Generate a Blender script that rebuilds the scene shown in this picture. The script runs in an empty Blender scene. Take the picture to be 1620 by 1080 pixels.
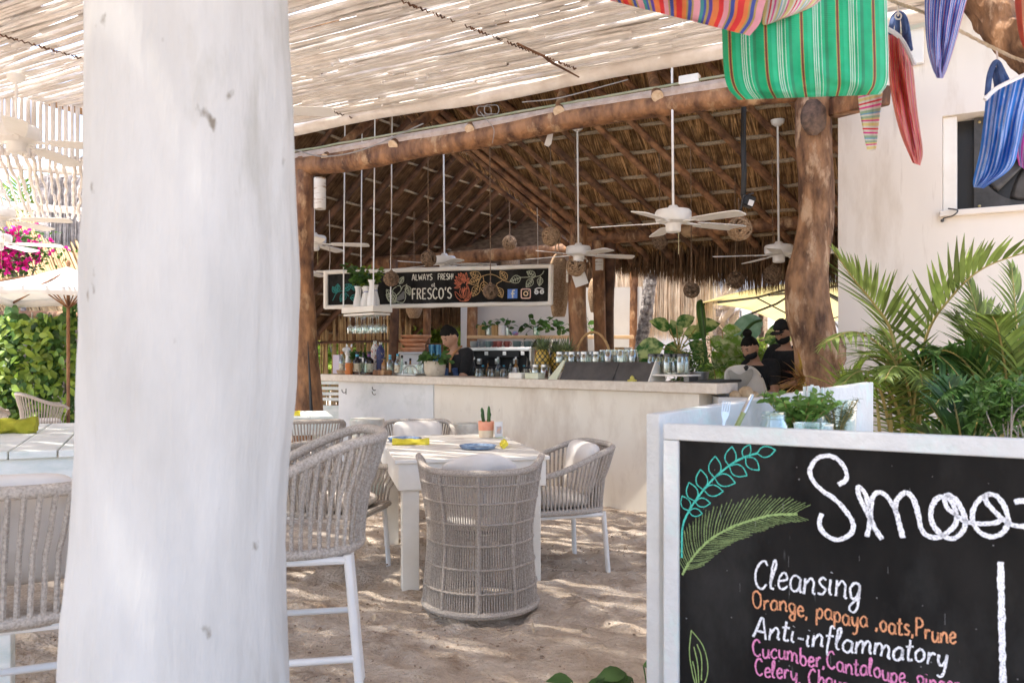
import bpy, math, random
import numpy as np
from mathutils import Vector, Matrix, Quaternion, noise as mnoise
R = math.radians
random.seed(7)
scene = bpy.context.scene
COL = scene.collection

# ---------------------------------------------------------------- camera, sky, sun, exposure
EYE = 1.30; FPX = 1300.0; CX = 810.0; HY = 566.0
cam = bpy.data.cameras.new("camera"); cam.sensor_width = 36.0; cam.lens = 36.0*FPX/1620.0
cam.shift_y = (HY-540.0)/1620.0; cam.clip_start = 0.05; cam.clip_end = 2000
cam.dof.use_dof = True; cam.dof.focus_distance = 7.0; cam.dof.aperture_fstop = 7.0
camo = bpy.data.objects.new("camera", cam); COL.objects.link(camo)
camo.location = (0, 0, EYE); camo.rotation_euler = (R(90), 0, 0); scene.camera = camo

SUN_EL, SUN_AZ = 72.0, 252.0      # azimuth clockwise from +Y (the way the camera looks)
world = bpy.data.worlds.new("World"); scene.world = world; world.use_nodes = True
wn = world.node_tree.nodes; wl = world.node_tree.links
bg = wn["Background"]; sky = wn.new("ShaderNodeTexSky"); sky.sky_type = 'NISHITA'; sky.sun_disc = False
sky.sun_elevation = R(SUN_EL); sky.sun_rotation = R(SUN_AZ); sky.air_density = 0.8; sky.dust_density = 2.3; sky.ozone_density = 0.3
wl.new(sky.outputs[0], bg.inputs[0]); bg.inputs[1].default_value = 0.15
sl = bpy.data.lights.new("sun", 'SUN'); sl.energy = 2.2; sl.angle = R(0.9); sl.color = (1.0, 0.95, 0.87)
so = bpy.data.objects.new("sun", sl); COL.objects.link(so)
sdir = Vector((math.sin(R(SUN_AZ))*math.cos(R(SUN_EL)), math.cos(R(SUN_AZ))*math.cos(R(SUN_EL)), math.sin(R(SUN_EL))))
so.rotation_euler = sdir.to_track_quat('Z', 'Y').to_euler(); so.location = sdir*30
vs = scene.view_settings; vs.view_transform = 'Standard'; vs.look = 'None'; vs.exposure = 2.2; vs.gamma = 1.0
scene.cycles.max_bounces = 10; scene.cycles.diffuse_bounces = 5; scene.cycles.transparent_max_bounces = 12
scene.cycles.use_denoising = True; scene.cycles.sample_clamp_indirect = 6.0
scene.cycles.caustics_reflective = False; scene.cycles.caustics_refractive = False

# ---------------------------------------------------------------- helpers
V = Vector
def P(px, py, Y): return V(((px-CX)/FPX*Y, Y, EYE+(HY-py)/FPX*Y))
def Gr(px, py):
    Y = EYE*FPX/(py-HY); return P(px, py, Y)
U2 = V((0.872, -0.49, 0)); V2 = V((0.49, 0.872, 0)); Z = V((0, 0, 1))
def rnd(a, b): return a+(b-a)*random.random()
def lerp(a, b, t): return a+(b-a)*t
def ray_plane(px, py, p0, n):
    d = V(((px-CX)/FPX, 1, (HY-py)/FPX)); o = V((0, 0, EYE))
    t = (p0-o).dot(n)/d.dot(n); return o+d*t
def cat(pts, n=6, closed=False):
    """Catmull-Rom through pts"""
    pts = [V(p) if len(p) == 3 else V((p[0], p[1], 0)) for p in pts]
    if len(pts) < 3: return [pts[0].lerp(pts[-1], i/n) for i in range(n+1)]
    out = []; m = len(pts)
    rng = range(m) if closed else range(m-1)
    for i in rng:
        if closed: p0, p1, p2, p3 = pts[(i-1) % m], pts[i], pts[(i+1) % m], pts[(i+2) % m]
        else:
            p1, p2 = pts[i], pts[i+1]
            p0 = pts[i-1] if i > 0 else p1*2-p2
            p3 = pts[i+2] if i+2 < m else p2*2-p1
        for k in range(n):
            t = k/n
            out.append(0.5*((2*p1)+(p2-p0)*t+(2*p0-5*p1+4*p2-p3)*t*t+(3*p1-p0-3*p2+p3)*t*t*t))
    if not closed: out.append(pts[-1])
    return out

class MB:
    def __init__(s): s.v = []; s.f = []; s.uv = {}
    def add(s, vs_, fs):
        o = len(s.v); s.v += [tuple(x) for x in vs_]; s.f += [tuple(i+o for i in f) for f in fs]; return o
    def box(s, c, size, M=None, bev=0.0, taper=1.0):
        x, y, z = size[0]/2, size[1]/2, size[2]/2
        b = min(bev, x*.9, y*.9, z*.9)
        if b <= 0:
            vv = [(sx*x*(taper if sz > 0 else 1), sy*y*(taper if sz > 0 else 1), sz*z) for sz in (-1, 1) for sx, sy in ((-1, -1), (1, -1), (1, 1), (-1, 1))]
            ff = [(3, 2, 1, 0), (4, 5, 6, 7), (0, 1, 5, 4), (1, 2, 6, 5), (2, 3, 7, 6), (3, 0, 4, 7)]
        else:
            vv = []; idx = {}
            for sx in (-1, 1):
                for sy in (-1, 1):
                    for sz in (-1, 1):
                        for ax in range(3):
                            p = [sx*(x-b), sy*(y-b), sz*(z-b)]; p[ax] = (sx*x, sy*y, sz*z)[ax]
                            idx[(sx, sy, sz, ax)] = len(vv); vv.append(tuple(p))
            ff = []
            q = ((-1, -1), (1, -1), (1, 1), (-1, 1))
            for sg in (-1, 1):
                ff.append(tuple(idx[(sg, a, c2, 0)] for a, c2 in (q if sg > 0 else q[::-1])))
                ff.append(tuple(idx[(a, sg, c2, 1)] for a, c2 in (q[::-1] if sg > 0 else q)))
                ff.append(tuple(idx[(a, c2, sg, 2)] for a, c2 in (q if sg > 0 else q[::-1])))
            for a in (-1, 1):
                for c2 in (-1, 1):
                    ff.append((idx[(-1, a, c2, 1)], idx[(1, a, c2, 1)], idx[(1, a, c2, 2)], idx[(-1, a, c2, 2)]))
                    ff.append((idx[(a, -1, c2, 0)], idx[(a, 1, c2, 0)], idx[(a, 1, c2, 2)], idx[(a, -1, c2, 2)]))
                    ff.append((idx[(a, c2, -1, 0)], idx[(a, c2, 1, 0)], idx[(a, c2, 1, 1)], idx[(a, c2, -1, 1)]))
            for sx in (-1, 1):
                for sy in (-1, 1):
                    for sz in (-1, 1): ff.append(tuple(idx[(sx, sy, sz, k)] for k in range(3)))
        c = V(c)
        vv = [(M @ V(p) if M is not None else V(p))+c for p in vv]
        s.add(vv, ff); return s
    def bar(s, a, b, w, h, bev=0.0, up=Z):
        """box beam from a to b; w across, h along up"""
        a, b = V(a), V(b); d = (b-a); L = d.length; d.normalize()
        sd = d.cross(up)
        if sd.length < 1e-4: sd = d.cross(V((1, 0, 0)))
        sd.normalize(); u = sd.cross(d)
        M = Matrix((d, sd, u)).transposed()
        return s.box((a+b)/2, (L, w, h), M, bev)
    def tube(s, pts, r, seg=6, caps=True, closed=False, rfun=None):
        pts = [V(p) for p in pts]; n = len(pts)
        if n < 2: return s
        rr = r if isinstance(r, (list, tuple)) else [r]*n
        t0 = (pts[1]-pts[0]).normalized()
        nv = t0.orthogonal().normalized(); vv = []
        prev = t0
        for i in range(n):
            if closed: t = (pts[(i+1) % n]-pts[i-1])
            else: t = pts[min(i+1, n-1)]-pts[max(i-1, 0)]
            if t.length < 1e-9: t = prev
            t = t.normalized()
            nv = (nv-t*nv.dot(t))
            nv = nv.normalized() if nv.length > 1e-6 else t.orthogonal().normalized()
            bn = t.cross(nv); prev = t
            for k in range(seg):
                a = 2*math.pi*k/seg
                q = rr[i]*(rfun(i, a) if rfun else 1)
                vv.append(pts[i]+(nv*math.cos(a)+bn*math.sin(a))*q)
        ff = []
        m = n if closed else n-1
        for i in range(m):
            j = (i+1) % n
            for k in range(seg):
                k2 = (k+1) % seg
                ff.append((i*seg+k, i*seg+k2, j*seg+k2, j*seg+k))
        if caps and not closed:
            ff.append(tuple(range(seg))[::-1]); ff.append(tuple((n-1)*seg+k for k in range(seg)))
        s.add(vv, ff); return s
    def lathe(s, prof, c=(0, 0, 0), seg=20, M=None, capb=True, capt=True, rfun=None):
        c = V(c); vv = []
        for (r, z) in prof:
            for k in range(seg):
                a = 2*math.pi*k/seg; q = r*(rfun(a, z) if rfun else 1)
                p = V((q*math.cos(a), q*math.sin(a), z))
                vv.append((M @ p if M is not None else p)+c)
        ff = []
        for i in range(len(prof)-1):
            for k in range(seg):
                k2 = (k+1) % seg
                ff.append((i*seg+k, i*seg+k2, (i+1)*seg+k2, (i+1)*seg+k))
        if capb: ff.append(tuple(range(seg))[::-1])
        if capt: ff.append(tuple((len(prof)-1)*seg+k for k in range(seg)))
        s.add(vv, ff); return s
    def ball(s, c, r, seg=12, rings=8, M=None, disp=None):
        r = r if isinstance(r, (tuple, list)) else (r, r, r); c = V(c)
        vv = [V((0, 0, -1))]
        for i in range(1, rings):
            th = math.pi*i/rings
            for k in range(seg):
                a = 2*math.pi*k/seg
                vv.append(V((math.sin(th)*math.cos(a), math.sin(th)*math.sin(a), -math.cos(th))))
        vv.append(V((0, 0, 1)))
        ff = [(0, 1+(k+1) % seg, 1+k) for k in range(seg)]
        for i in range(rings-2):
            for k in range(seg):
                k2 = (k+1) % seg; a = 1+i*seg
                ff.append((a+k, a+k2, a+seg+k2, a+seg+k))
        l = len(vv)-1; a = 1+(rings-2)*seg
        ff += [(l, a+k, a+(k+1) % seg) for k in range(seg)]
        out = []
        for p in vv:
            q = p*(disp(p) if disp else 1); q = V((q.x*r[0], q.y*r[1], q.z*r[2]))
            out.append((M @ q if M is not None else q)+c)
        s.add(out, ff); return s
    def poly(s, pts, th, n):
        """extruded polygon, thickness th along n"""
        n = V(n).normalized(); pts = [V(p) for p in pts]; m = len(pts)
        vv = [p-n*th/2 for p in pts]+[p+n*th/2 for p in pts]
        ff = [tuple(range(m))[::-1], tuple(range(m, 2*m))]+[(i, (i+1) % m, m+(i+1) % m, m+i) for i in range(m)]
        s.add(vv, ff); return s
    def leaf(s, base, d, L, W, n=None, droop=0.25, fold=0.15, shape=(0.0, .75, 1.0, .7, 0.0)):
        """one leaf: folded midrib blade"""
        base = V(base); d = V(d).normalized()
        if n is None: n = V((rnd(-1, 1), rnd(-1, 1), rnd(.2, 1)))
        sd = d.cross(n)
        if sd.length < 1e-4: sd = d.orthogonal()
        sd.normalize(); n = sd.cross(d)
        k = len(shape)-1; vv = []; ff = []
        for i, w in enumerate(shape):
            t = i/k
            c = base+d*(L*t)-n*(droop*L*t*t)
            h = n*(fold*W*w)
            vv += [c-sd*(W*w/2)+h, c, c+sd*(W*w/2)+h]
        for i in range(k):
            a = i*3; ff += [(a, a+1, a+4, a+3), (a+1, a+2, a+5, a+4)]
        s.add(vv, ff); return s
    def stroke(s, pts, w, n, off=0.0015, jitter=0.0):
        """flat chalk line of width w lying on a plane with normal n"""
        n = V(n).normalized(); pts = [V(p)+n*off for p in pts]; m = len(pts); vv = []
        for i in range(m):
            t = pts[min(i+1, m-1)]-pts[max(i-1, 0)]
            if t.length < 1e-9: t = V((1, 0, 0))
            sd = n.cross(t.normalized())
            pv = 1+(.22*mnoise.noise(pts[i]*38) if jitter else 0)
            q = w/2*pv*(1+(rnd(-jitter, jitter) if jitter else 0))
            q2 = w/2*pv*(1+(rnd(-jitter, jitter) if jitter else 0))
            vv += [pts[i]-sd*q, pts[i]+sd*q2]
        s.add(vv, [(2*i, 2*i+2, 2*i+3, 2*i+1) for i in range(m-1)]); return s
    def grid(s, f, nu, nv, uv=True):
        """surface from f(u,v)->point; stores uv"""
        o = len(s.v)
        vv = [f(i/nu, j/nv) for j in range(nv+1) for i in range(nu+1)]
        ff = [(j*(nu+1)+i, j*(nu+1)+i+1, (j+1)*(nu+1)+i+1, (j+1)*(nu+1)+i) for j in range(nv) for i in range(nu)]
        s.add(vv, ff)
        if uv:
            for j in range(nv+1):
                for i in range(nu+1): s.uv[o+j*(nu+1)+i] = (i/nu, j/nv)
        return s
    def mesh(s, name, mat, smooth=True, M=None):
        me = bpy.data.meshes.new(name)
        vv = s.v if M is None else [tuple(M @ V(p)) for p in s.v]
        me.from_pydata(vv, [], s.f)
        if s.uv:
            ul = me.uv_layers.new(name="UVMap")
            arr = np.zeros((len(me.loops), 2), dtype=np.float32)
            li = np.zeros(len(me.loops), dtype=np.int32); me.loops.foreach_get("vertex_index", li)
            tab = np.zeros((len(vv), 2), dtype=np.float32)
            for k, q in s.uv.items(): tab[k] = q
            arr[:] = tab[li]; ul.data.foreach_set("uv", arr.ravel())
        if mat: me.materials.append(mat)
        if smooth:
            me.polygons.foreach_set("use_smooth", [True]*len(me.polygons))
            try: me.set_sharp_from_angle(angle=R(40))
            except Exception: pass
        me.update(); return me
    def build(s, name, mat, parent=None, smooth=True, world=True, label=None):
        M = None
        if parent is not None and world: M = WM(parent).inverted()
        o = bpy.data.objects.new(name, s.mesh(name, mat, smooth, M)); COL.objects.link(o)
        if parent is not None: o.parent = parent
        if label: o["label"] = label
        return o

def WM(o):
    m = Matrix.LocRotScale(o.location, o.rotation_euler, o.scale)
    return WM(o.parent) @ m if o.parent else m
def tag(o, label, cat_, group=None, kind=None):
    if label: o["label"] = label
    if cat_: o["category"] = cat_
    if group: o["group"] = group
    if kind: o["kind"] = kind
    return o
def thing(name, label, cat_, loc=(0, 0, 0), rz=0.0, group=None, sc=1.0):
    o = bpy.data.objects.new(name, None); COL.objects.link(o); o.empty_display_size = .1
    o.location = loc; o.rotation_euler = (0, 0, rz); o.scale = (sc, sc, sc)
    return tag(o, label, cat_, group)
def single(mb, name, mat, label, cat_, group=None, smooth=True, kind=None):
    a = np.array(mb.v); lo, hi = a.min(0), a.max(0)
    c = V(((lo[0]+hi[0])/2, (lo[1]+hi[1])/2, lo[2]))
    o = bpy.data.objects.new(name, mb.mesh(name, mat, smooth, Matrix.Translation(-c))); COL.objects.link(o)
    o.location = c; return tag(o, label, cat_, group, kind)
def struct(mb, name, mat, smooth=True):
    o = mb.build(name, mat, None, smooth); o["kind"] = "structure"; return o
def dup(root, loc, rz, label=None, group=None, sc=None):
    r = root.copy(); COL.objects.link(r); r.location = loc; r.rotation_euler = (0, 0, rz)
    if sc: r.scale = (sc, sc, sc)
    if label: r["label"] = label
    if group: r["group"] = group
    for ch in [o for o in root.children]:
        c = ch.copy(); COL.objects.link(c); c.parent = r
        for g in ch.children:
            d = g.copy(); COL.objects.link(d); d.parent = c
    return r
def rotz(a): return Matrix.Rotation(a, 3, 'Z')
def wob(p, amp=1.0): return mnoise.noise(V(p))*amp

# ---------------------------------------------------------------- materials
def new_mat(name):
    m = bpy.data.materials.new(name); m.use_nodes = True
    nt = m.node_tree; b = nt.nodes["Principled BSDF"]; return m, nt, b
def rgba(c): return (c[0], c[1], c[2], 1)
def mat(name, c1, c2=None, rough=.6, scale=6, stretch=(1, 1, 1), detail=5, lo=.35, hi=.65, bump=.0, bscale=30, bstretch=None, bdist=.01,
        metal=0, island=0.0, trans=0.0, spec=.4, c3=None, c3scale=2.0, c3lo=.55, c3hi=.7, ior=None, alpha=None, transl=0.0, c4=None, c4scale=20, c4stretch=(1, 1, 1), c4lo=.66, c4hi=.72):
    m, nt, b = new_mat(name); N = nt.nodes; L = nt.links
    tc = N.new("ShaderNodeTexCoord"); mp = N.new("ShaderNodeMapping"); mp.inputs["Scale"].default_value = stretch
    L.new(tc.outputs["Object"], mp.inputs["Vector"])
    col = None
    if c2 is not None:
        nz = N.new("ShaderNodeTexNoise"); nz.inputs["Scale"].default_value = scale; nz.inputs["Detail"].default_value = detail; nz.inputs["Roughness"].default_value = .6
        L.new(mp.outputs[0], nz.inputs["Vector"])
        cr = N.new("ShaderNodeValToRGB"); cr.color_ramp.elements[0].position = lo; cr.color_ramp.elements[1].position = hi
        cr.color_ramp.elements[0].color = rgba(c1); cr.color_ramp.elements[1].color = rgba(c2)
        L.new(nz.outputs["Fac"], cr.inputs["Fac"]); col = cr.outputs["Color"]
    if c3 is not None:
        n3 = N.new("ShaderNodeTexNoise"); n3.inputs["Scale"].default_value = c3scale; n3.inputs["Detail"].default_value = 6; n3.inputs["Roughness"].default_value = .65
        L.new(mp.outputs[0], n3.inputs["Vector"])
        r3 = N.new("ShaderNodeMapRange"); r3.inputs["From Min"].default_value = c3lo; r3.inputs["From Max"].default_value = c3hi
        L.new(n3.outputs["Fac"], r3.inputs["Value"])
        mx = N.new("ShaderNodeMix"); mx.data_type = 'RGBA'; L.new(r3.outputs["Result"], mx.inputs["Factor"])
        if col: L.new(col, mx.inputs["A"])
        else: mx.inputs["A"].default_value = rgba(c1)
        mx.inputs["B"].default_value = rgba(c3); col = mx.outputs["Result"]
    if c4 is not None:
        m4 = N.new("ShaderNodeMapping"); m4.inputs["Scale"].default_value = c4stretch; L.new(tc.outputs["Object"], m4.inputs["Vector"])
        n4 = N.new("ShaderNodeTexNoise"); n4.inputs["Scale"].default_value = c4scale; n4.inputs["Detail"].default_value = 5; L.new(m4.outputs[0], n4.inputs["Vector"])
        r4 = N.new("ShaderNodeMapRange"); r4.inputs["From Min"].default_value = c4lo; r4.inputs["From Max"].default_value = c4hi; L.new(n4.outputs["Fac"], r4.inputs["Value"])
        x4 = N.new("ShaderNodeMix"); x4.data_type = 'RGBA'; L.new(r4.outputs["Result"], x4.inputs["Factor"])
        if col: L.new(col, x4.inputs["A"])
        else: x4.inputs["A"].default_value = rgba(c1)
        x4.inputs["B"].default_value = rgba(c4); col = x4.outputs["Result"]
    if island:
        ge = N.new("ShaderNodeNewGeometry"); hs = N.new("ShaderNodeHueSaturation")
        mr = N.new("ShaderNodeMapRange"); mr.inputs["To Min"].default_value = 1-island; mr.inputs["To Max"].default_value = 1+island
        L.new(ge.outputs["Random Per Island"], mr.inputs["Value"]); L.new(mr.outputs["Result"], hs.inputs["Value"])
        if col: L.new(col, hs.inputs["Color"])
        else: hs.inputs["Color"].default_value = rgba(c1)
        col = hs.outputs["Color"]
    if col: L.new(col, b.inputs["Base Color"])
    else: b.inputs["Base Color"].default_value = rgba(c1)
    b.inputs["Roughness"].default_value = rough; b.inputs["Metallic"].default_value = metal
    b.inputs["Specular IOR Level"].default_value = spec
    if trans: b.inputs["Transmission Weight"].default_value = trans
    if ior: b.inputs["IOR"].default_value = ior
    if bump:
        bn = N.new("ShaderNodeTexNoise"); bn.inputs["Scale"].default_value = bscale; bn.inputs["Detail"].default_value = 6
        if bstretch:
            mb2 = N.new("ShaderNodeMapping"); mb2.inputs["Scale"].default_value = bstretch; L.new(tc.outputs["Object"], mb2.inputs["Vector"]); L.new(mb2.outputs[0], bn.inputs["Vector"])
        else: L.new(mp.outputs[0], bn.inputs["Vector"])
        bp = N.new("ShaderNodeBump"); bp.inputs["Strength"].default_value = bump; bp.inputs["Distance"].default_value = bdist
        L.new(bn.outputs["Fac"], bp.inputs["Height"]); L.new(bp.outputs[0], b.inputs["Normal"])
    if transl:
        out = N["Material Output"]; tr = N.new("ShaderNodeBsdfTranslucent"); ms = N.new("ShaderNodeMixShader"); ms.inputs[0].default_value = transl
        if col: L.new(col, tr.inputs["Color"])
        else: tr.inputs["Color"].default_value = rgba(c1)
        L.new(b.outputs[0], ms.inputs[1]); L.new(tr.outputs[0], ms.inputs[2]); L.new(ms.outputs[0], out.inputs["Surface"])
    return m
def glass(name, c=(.9, .95, .93), rough=.03, a=.25):
    """thin clear glass: mostly see-through with a sharp reflection"""
    m, nt, b = new_mat(name); N = nt.nodes; L = nt.links
    tr = N.new("ShaderNodeBsdfTransparent"); tr.inputs[0].default_value = rgba(c)
    gl = N.new("ShaderNodeBsdfGlossy"); gl.inputs["Roughness"].default_value = rough; gl.inputs[0].default_value = (1, 1, 1, 1)
    lw = N.new("ShaderNodeLayerWeight"); lw.inputs[0].default_value = .35
    mr = N.new("ShaderNodeMapRange"); mr.inputs["To Min"].default_value = a*.35; mr.inputs["To Max"].default_value = .85
    L.new(lw.outputs["Facing"], mr.inputs["Value"])
    ms = N.new("ShaderNodeMixShader"); L.new(mr.outputs["Result"], ms.inputs[0]); L.new(tr.outputs[0], ms.inputs[1]); L.new(gl.outputs[0], ms.inputs[2])
    L.new(ms.outputs[0], N["Material Output"].inputs["Surface"]); return m
def stripes(name, stops, rep=1.0, axis='X', rough=.55, transl=.3, weave=260):
    """woven cloth with stripes across u; stops = [(pos, colour)...]"""
    m, nt, b = new_mat(name); N = nt.nodes; L = nt.links
    uv = N.new("ShaderNodeUVMap"); sp = N.new("ShaderNodeSeparateXYZ"); L.new(uv.outputs[0], sp.inputs[0])
    mu = N.new("ShaderNodeMath"); mu.operation = 'MULTIPLY'; mu.inputs[1].default_value = rep; L.new(sp.outputs[axis], mu.inputs[0])
    fr = N.new("ShaderNodeMath"); fr.operation = 'FRACT'; L.new(mu.outputs[0], fr.inputs[0])
    cr = N.new("ShaderNodeValToRGB"); cr.color_ramp.interpolation = 'CONSTANT'; e = cr.color_ramp.elements
    e[0].position = stops[0][0]; e[0].color = rgba(stops[0][1]); e[1].position = stops[1][0]; e[1].color = rgba(stops[1][1])
    for p, c in stops[2:]:
        q = e.new(p); q.color = rgba(c)
    L.new(fr.outputs[0], cr.inputs["Fac"])
    nz = N.new("ShaderNodeTexNoise"); nz.inputs["Scale"].default_value = 30; nz.inputs["Detail"].default_value = 4
    hs = N.new("ShaderNodeHueSaturation"); mr = N.new("ShaderNodeMapRange"); mr.inputs["To Min"].default_value = .75; mr.inputs["To Max"].default_value = 1.25
    tc = N.new("ShaderNodeTexCoord"); L.new(tc.outputs["Object"], nz.inputs["Vector"]); L.new(nz.outputs["Fac"], mr.inputs["Value"]); L.new(mr.outputs[0], hs.inputs["Value"])
    L.new(cr.outputs[0], hs.inputs["Color"]); L.new(hs.outputs[0], b.inputs["Base Color"]); b.inputs["Roughness"].default_value = rough
    wv = N.new("ShaderNodeTexWave"); wv.inputs["Scale"].default_value = weave/6.28; wv.bands_direction = 'Y'; wv.inputs["Distortion"].default_value = 1.0
    L.new(uv.outputs[0], wv.inputs["Vector"])
    bp = N.new("ShaderNodeBump"); bp.inputs["Strength"].default_value = .35; bp.inputs["Distance"].default_value = .003
    L.new(wv.outputs["Fac"], bp.inputs["Height"]); L.new(bp.outputs[0], b.inputs["Normal"])
    tr = N.new("ShaderNodeBsdfTranslucent"); L.new(hs.outputs[0], tr.inputs[0]); ms = N.new("ShaderNodeMixShader"); ms.inputs[0].default_value = transl
    L.new(b.outputs[0], ms.inputs[1]); L.new(tr.outputs[0], ms.inputs[2]); L.new(ms.outputs[0], N["Material Output"].inputs["Surface"])
    return m

MT = {}
MT['sand'] = mat('sand', (.52, .415, .32), (.70, .59, .48), rough=.95, scale=4.5, detail=10, lo=.38, hi=.60, c3=(.32, .235, .17), c3scale=2.6, c3lo=.54, c3hi=.68, bump=1.0, bscale=44, bdist=.04, spec=.1)
MT['post_white'] = mat('white_painted_trunk', (.47, .455, .425), (.575, .56, .53), rough=.8, scale=7, stretch=(1, 1, .30), detail=10, lo=.3, hi=.62, bump=.5, bscale=26, bstretch=(1.4, 1.4, .25), bdist=.012,
                       c3=(.30, .285, .23), c3scale=4.5, c3lo=.56, c3hi=.80, c4=(.22, .19, .15), c4scale=15, c4stretch=(1, 1, .55), c4lo=.69, c4hi=.74)
MT['stick'] = mat('whitewashed_stick', (.66, .60, .54), (.82, .78, .73), rough=.85, scale=5, stretch=(1, 1, 1), island=.12, c3=(.42, .31, .22), c3scale=7, c3lo=.66, c3hi=.8, bump=.3, bscale=60)
MT['log'] = mat('brown_log', (.085, .036, .018), (.36, .175, .075), rough=.65, scale=7, stretch=(1, 1, .45), detail=10, lo=.36, hi=.64, bump=.9, bscale=22, bdist=.025, c3=(.50, .32, .17), c3scale=4, c3lo=.56, c3hi=.66)
MT['bark'] = mat('gnarled_bark', (.075, .036, .020), (.34, .185, .095), rough=.75, scale=8, stretch=(1, 1, .4), detail=11, lo=.38, hi=.62, bump=1.0, bscale=22, bstretch=(1, 1, .3), bdist=.045, c3=(.46, .31, .20), c3scale=6, c3lo=.56, c3hi=.64)
MT['logdark'] = mat('dark_rafter', (.055, .027, .016), (.17, .085, .045), rough=.75, scale=6, detail=7, island=.3, bump=.4, bscale=20, bdist=.01)
MT['rafter'] = mat('rafter', (.075, .033, .017), (.28, .14, .065), rough=.7, scale=9, detail=9, island=.35, bump=.4, bscale=20, bdist=.01)
MT['logend'] = mat('cut_log_end', (.55, .36, .20), (.70, .52, .33), rough=.8, scale=30)
MT['dust'] = mat('dusty_log_top', (.42, .31, .24), (.55, .44, .36), rough=.95, scale=12)
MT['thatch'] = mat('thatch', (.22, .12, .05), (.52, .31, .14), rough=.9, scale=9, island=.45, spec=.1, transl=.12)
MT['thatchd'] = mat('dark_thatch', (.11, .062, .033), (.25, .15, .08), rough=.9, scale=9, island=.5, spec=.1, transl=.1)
MT['thatchp'] = mat('sunlit_pale_thatch', (.72, .60, .47), (.86, .77, .65), rough=.9, scale=9, island=.3, spec=.1, transl=.5)  # sunlight on the hanging fringe is put into this paler colour
MT['fibre'] = mat('fibre_band', (.26, .19, .12), (.42, .33, .22), rough=.95, scale=40, bump=.8, bscale=90)
MT['plaster'] = mat('cream_plaster', (.80, .72, .60), (.86, .79, .68), rough=.9, scale=1.4, bump=.15, bscale=25, c3=(.52, .41, .31), c3scale=1.5, c3lo=.52, c3hi=.80, stretch=(1, 1, .45), c4=(.48, .39, .30), c4scale=16, c4lo=.735, c4hi=.80)
MT['plasterw'] = mat('white_plaster', (.72, .72, .71), (.80, .80, .79), rough=.85, scale=2, bump=.12, bscale=25, c3=(.55, .57, .54), c3scale=2.6, c3lo=.53, c3hi=.80, c4=(.50, .50, .47), c4scale=14, c4lo=.735, c4hi=.80)
MT['plasterg'] = mat('grey_plaster', (.50, .49, .47), (.60, .58, .56), rough=.9, scale=2)
MT['wallw'] = mat('white_wall', (.76, .69, .60), (.83, .76, .67), rough=.9, scale=.9, stretch=(1, 1, .22), bump=.12, bscale=20, c3=(.50, .40, .29), c3scale=2.4, c3lo=.52, c3hi=.82, c4=(.46, .38, .29), c4scale=9, c4stretch=(1, 1, .12), c4lo=.64, c4hi=.80)
MT['slab'] = mat('stone_slab', (.64, .55, .45), (.74, .66, .56), rough=.5, scale=20, c3=(.50, .36, .25), c3scale=45, c3lo=.62, c3hi=.72, bump=.15, bscale=50)
MT['whitewood'] = mat('limewashed_wood', (.58, .575, .55), (.68, .675, .65), rough=.7, scale=4, stretch=(1, 1, 1), c3=(.55, .72, .66), c3scale=5, c3lo=.53, c3hi=.75, bump=.45, bscale=45)
MT['creamwood'] = mat('cream_painted_wood', (.78, .73, .64), (.86, .82, .74), rough=.65, scale=4, c3=(.66, .70, .60), c3scale=3, c3lo=.6, c3hi=.85, bump=.15, bscale=30)
MT['greenwood'] = mat('pale_teal_wood', (.66, .72, .68), (.84, .85, .81), rough=.7, scale=3.5, stretch=(2, 2, 6), c3=(.40, .58, .50), c3scale=3, c3lo=.60, c3hi=.8, bump=.25, bscale=30)
MT['rope'] = mat('grey_rope', (.31, .27, .23), (.55, .49, .43), rough=.95, scale=130, detail=2, lo=.3, hi=.7, bump=.8, bscale=160, bdist=.004, spec=.1, island=.12)
MT['ropep'] = mat('beige_rope', (.31, .265, .225), (.55, .485, .42), rough=.95, scale=130, detail=2, lo=.3, hi=.7, bump=.8, bscale=160, bdist=.004, spec=.1, island=.12)
MT['chairpaint'] = mat('white_chair_tube', (.74, .72, .69), (.80, .78, .75), rough=.45, scale=8)
MT['cushion'] = mat('cream_cushion', (.72, .66, .60), (.78, .73, .67), rough=.9, scale=9, bump=.3, bscale=12, bdist=.02)
MT['fanwhite'] = mat('fan_white', (.78, .75, .70), (.84, .82, .78), rough=.4, scale=5)
MT['black'] = mat('black_metal', (.02, .02, .02), rough=.45)
MT['chalk_black'] = mat('chalkboard', (.010, .009, .008), (.020, .018, .016), rough=.85, scale=6, spec=.12, c3=(.06, .058, .054), c3scale=3.5, c3lo=.5, c3hi=.95, stretch=(1, 1, .5), c4=(.09, .088, .084), c4scale=60, c4stretch=(1, 1, .15), c4lo=.70, c4hi=.80)
MT['steel'] = mat('brushed_steel', (.45, .45, .44), (.6, .6, .58), rough=.3, metal=.9, scale=6)
MT['darksteel'] = mat('dark_steel', (.08, .08, .08), (.14, .135, .13), rough=.35, metal=.6, scale=5)
MT['glass'] = glass('clear_glass')
MT['glassg'] = glass('green_tint_glass', (.72, .85, .78))
MT['wicker'] = mat('wicker', (.26, .16, .09), (.48, .33, .2), rough=.85, scale=60, detail=2, bump=.8, bscale=90)
MT['wickerd'] = mat('dark_wicker', (.10, .065, .04), (.24, .155, .095), rough=.9, scale=60, detail=2, island=.3)
MT['shelfwood'] = mat('pine_shelf', (.58, .36, .18), (.70, .48, .27), rough=.6, scale=8, stretch=(.5, 6, 6))
MT['terracotta'] = mat('terracotta', (.66, .30, .15), (.76, .42, .25), rough=.85, scale=8)
MT['ceramic'] = mat('white_ceramic', (.82, .81, .78), (.86, .85, .83), rough=.25, scale=8)
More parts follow.
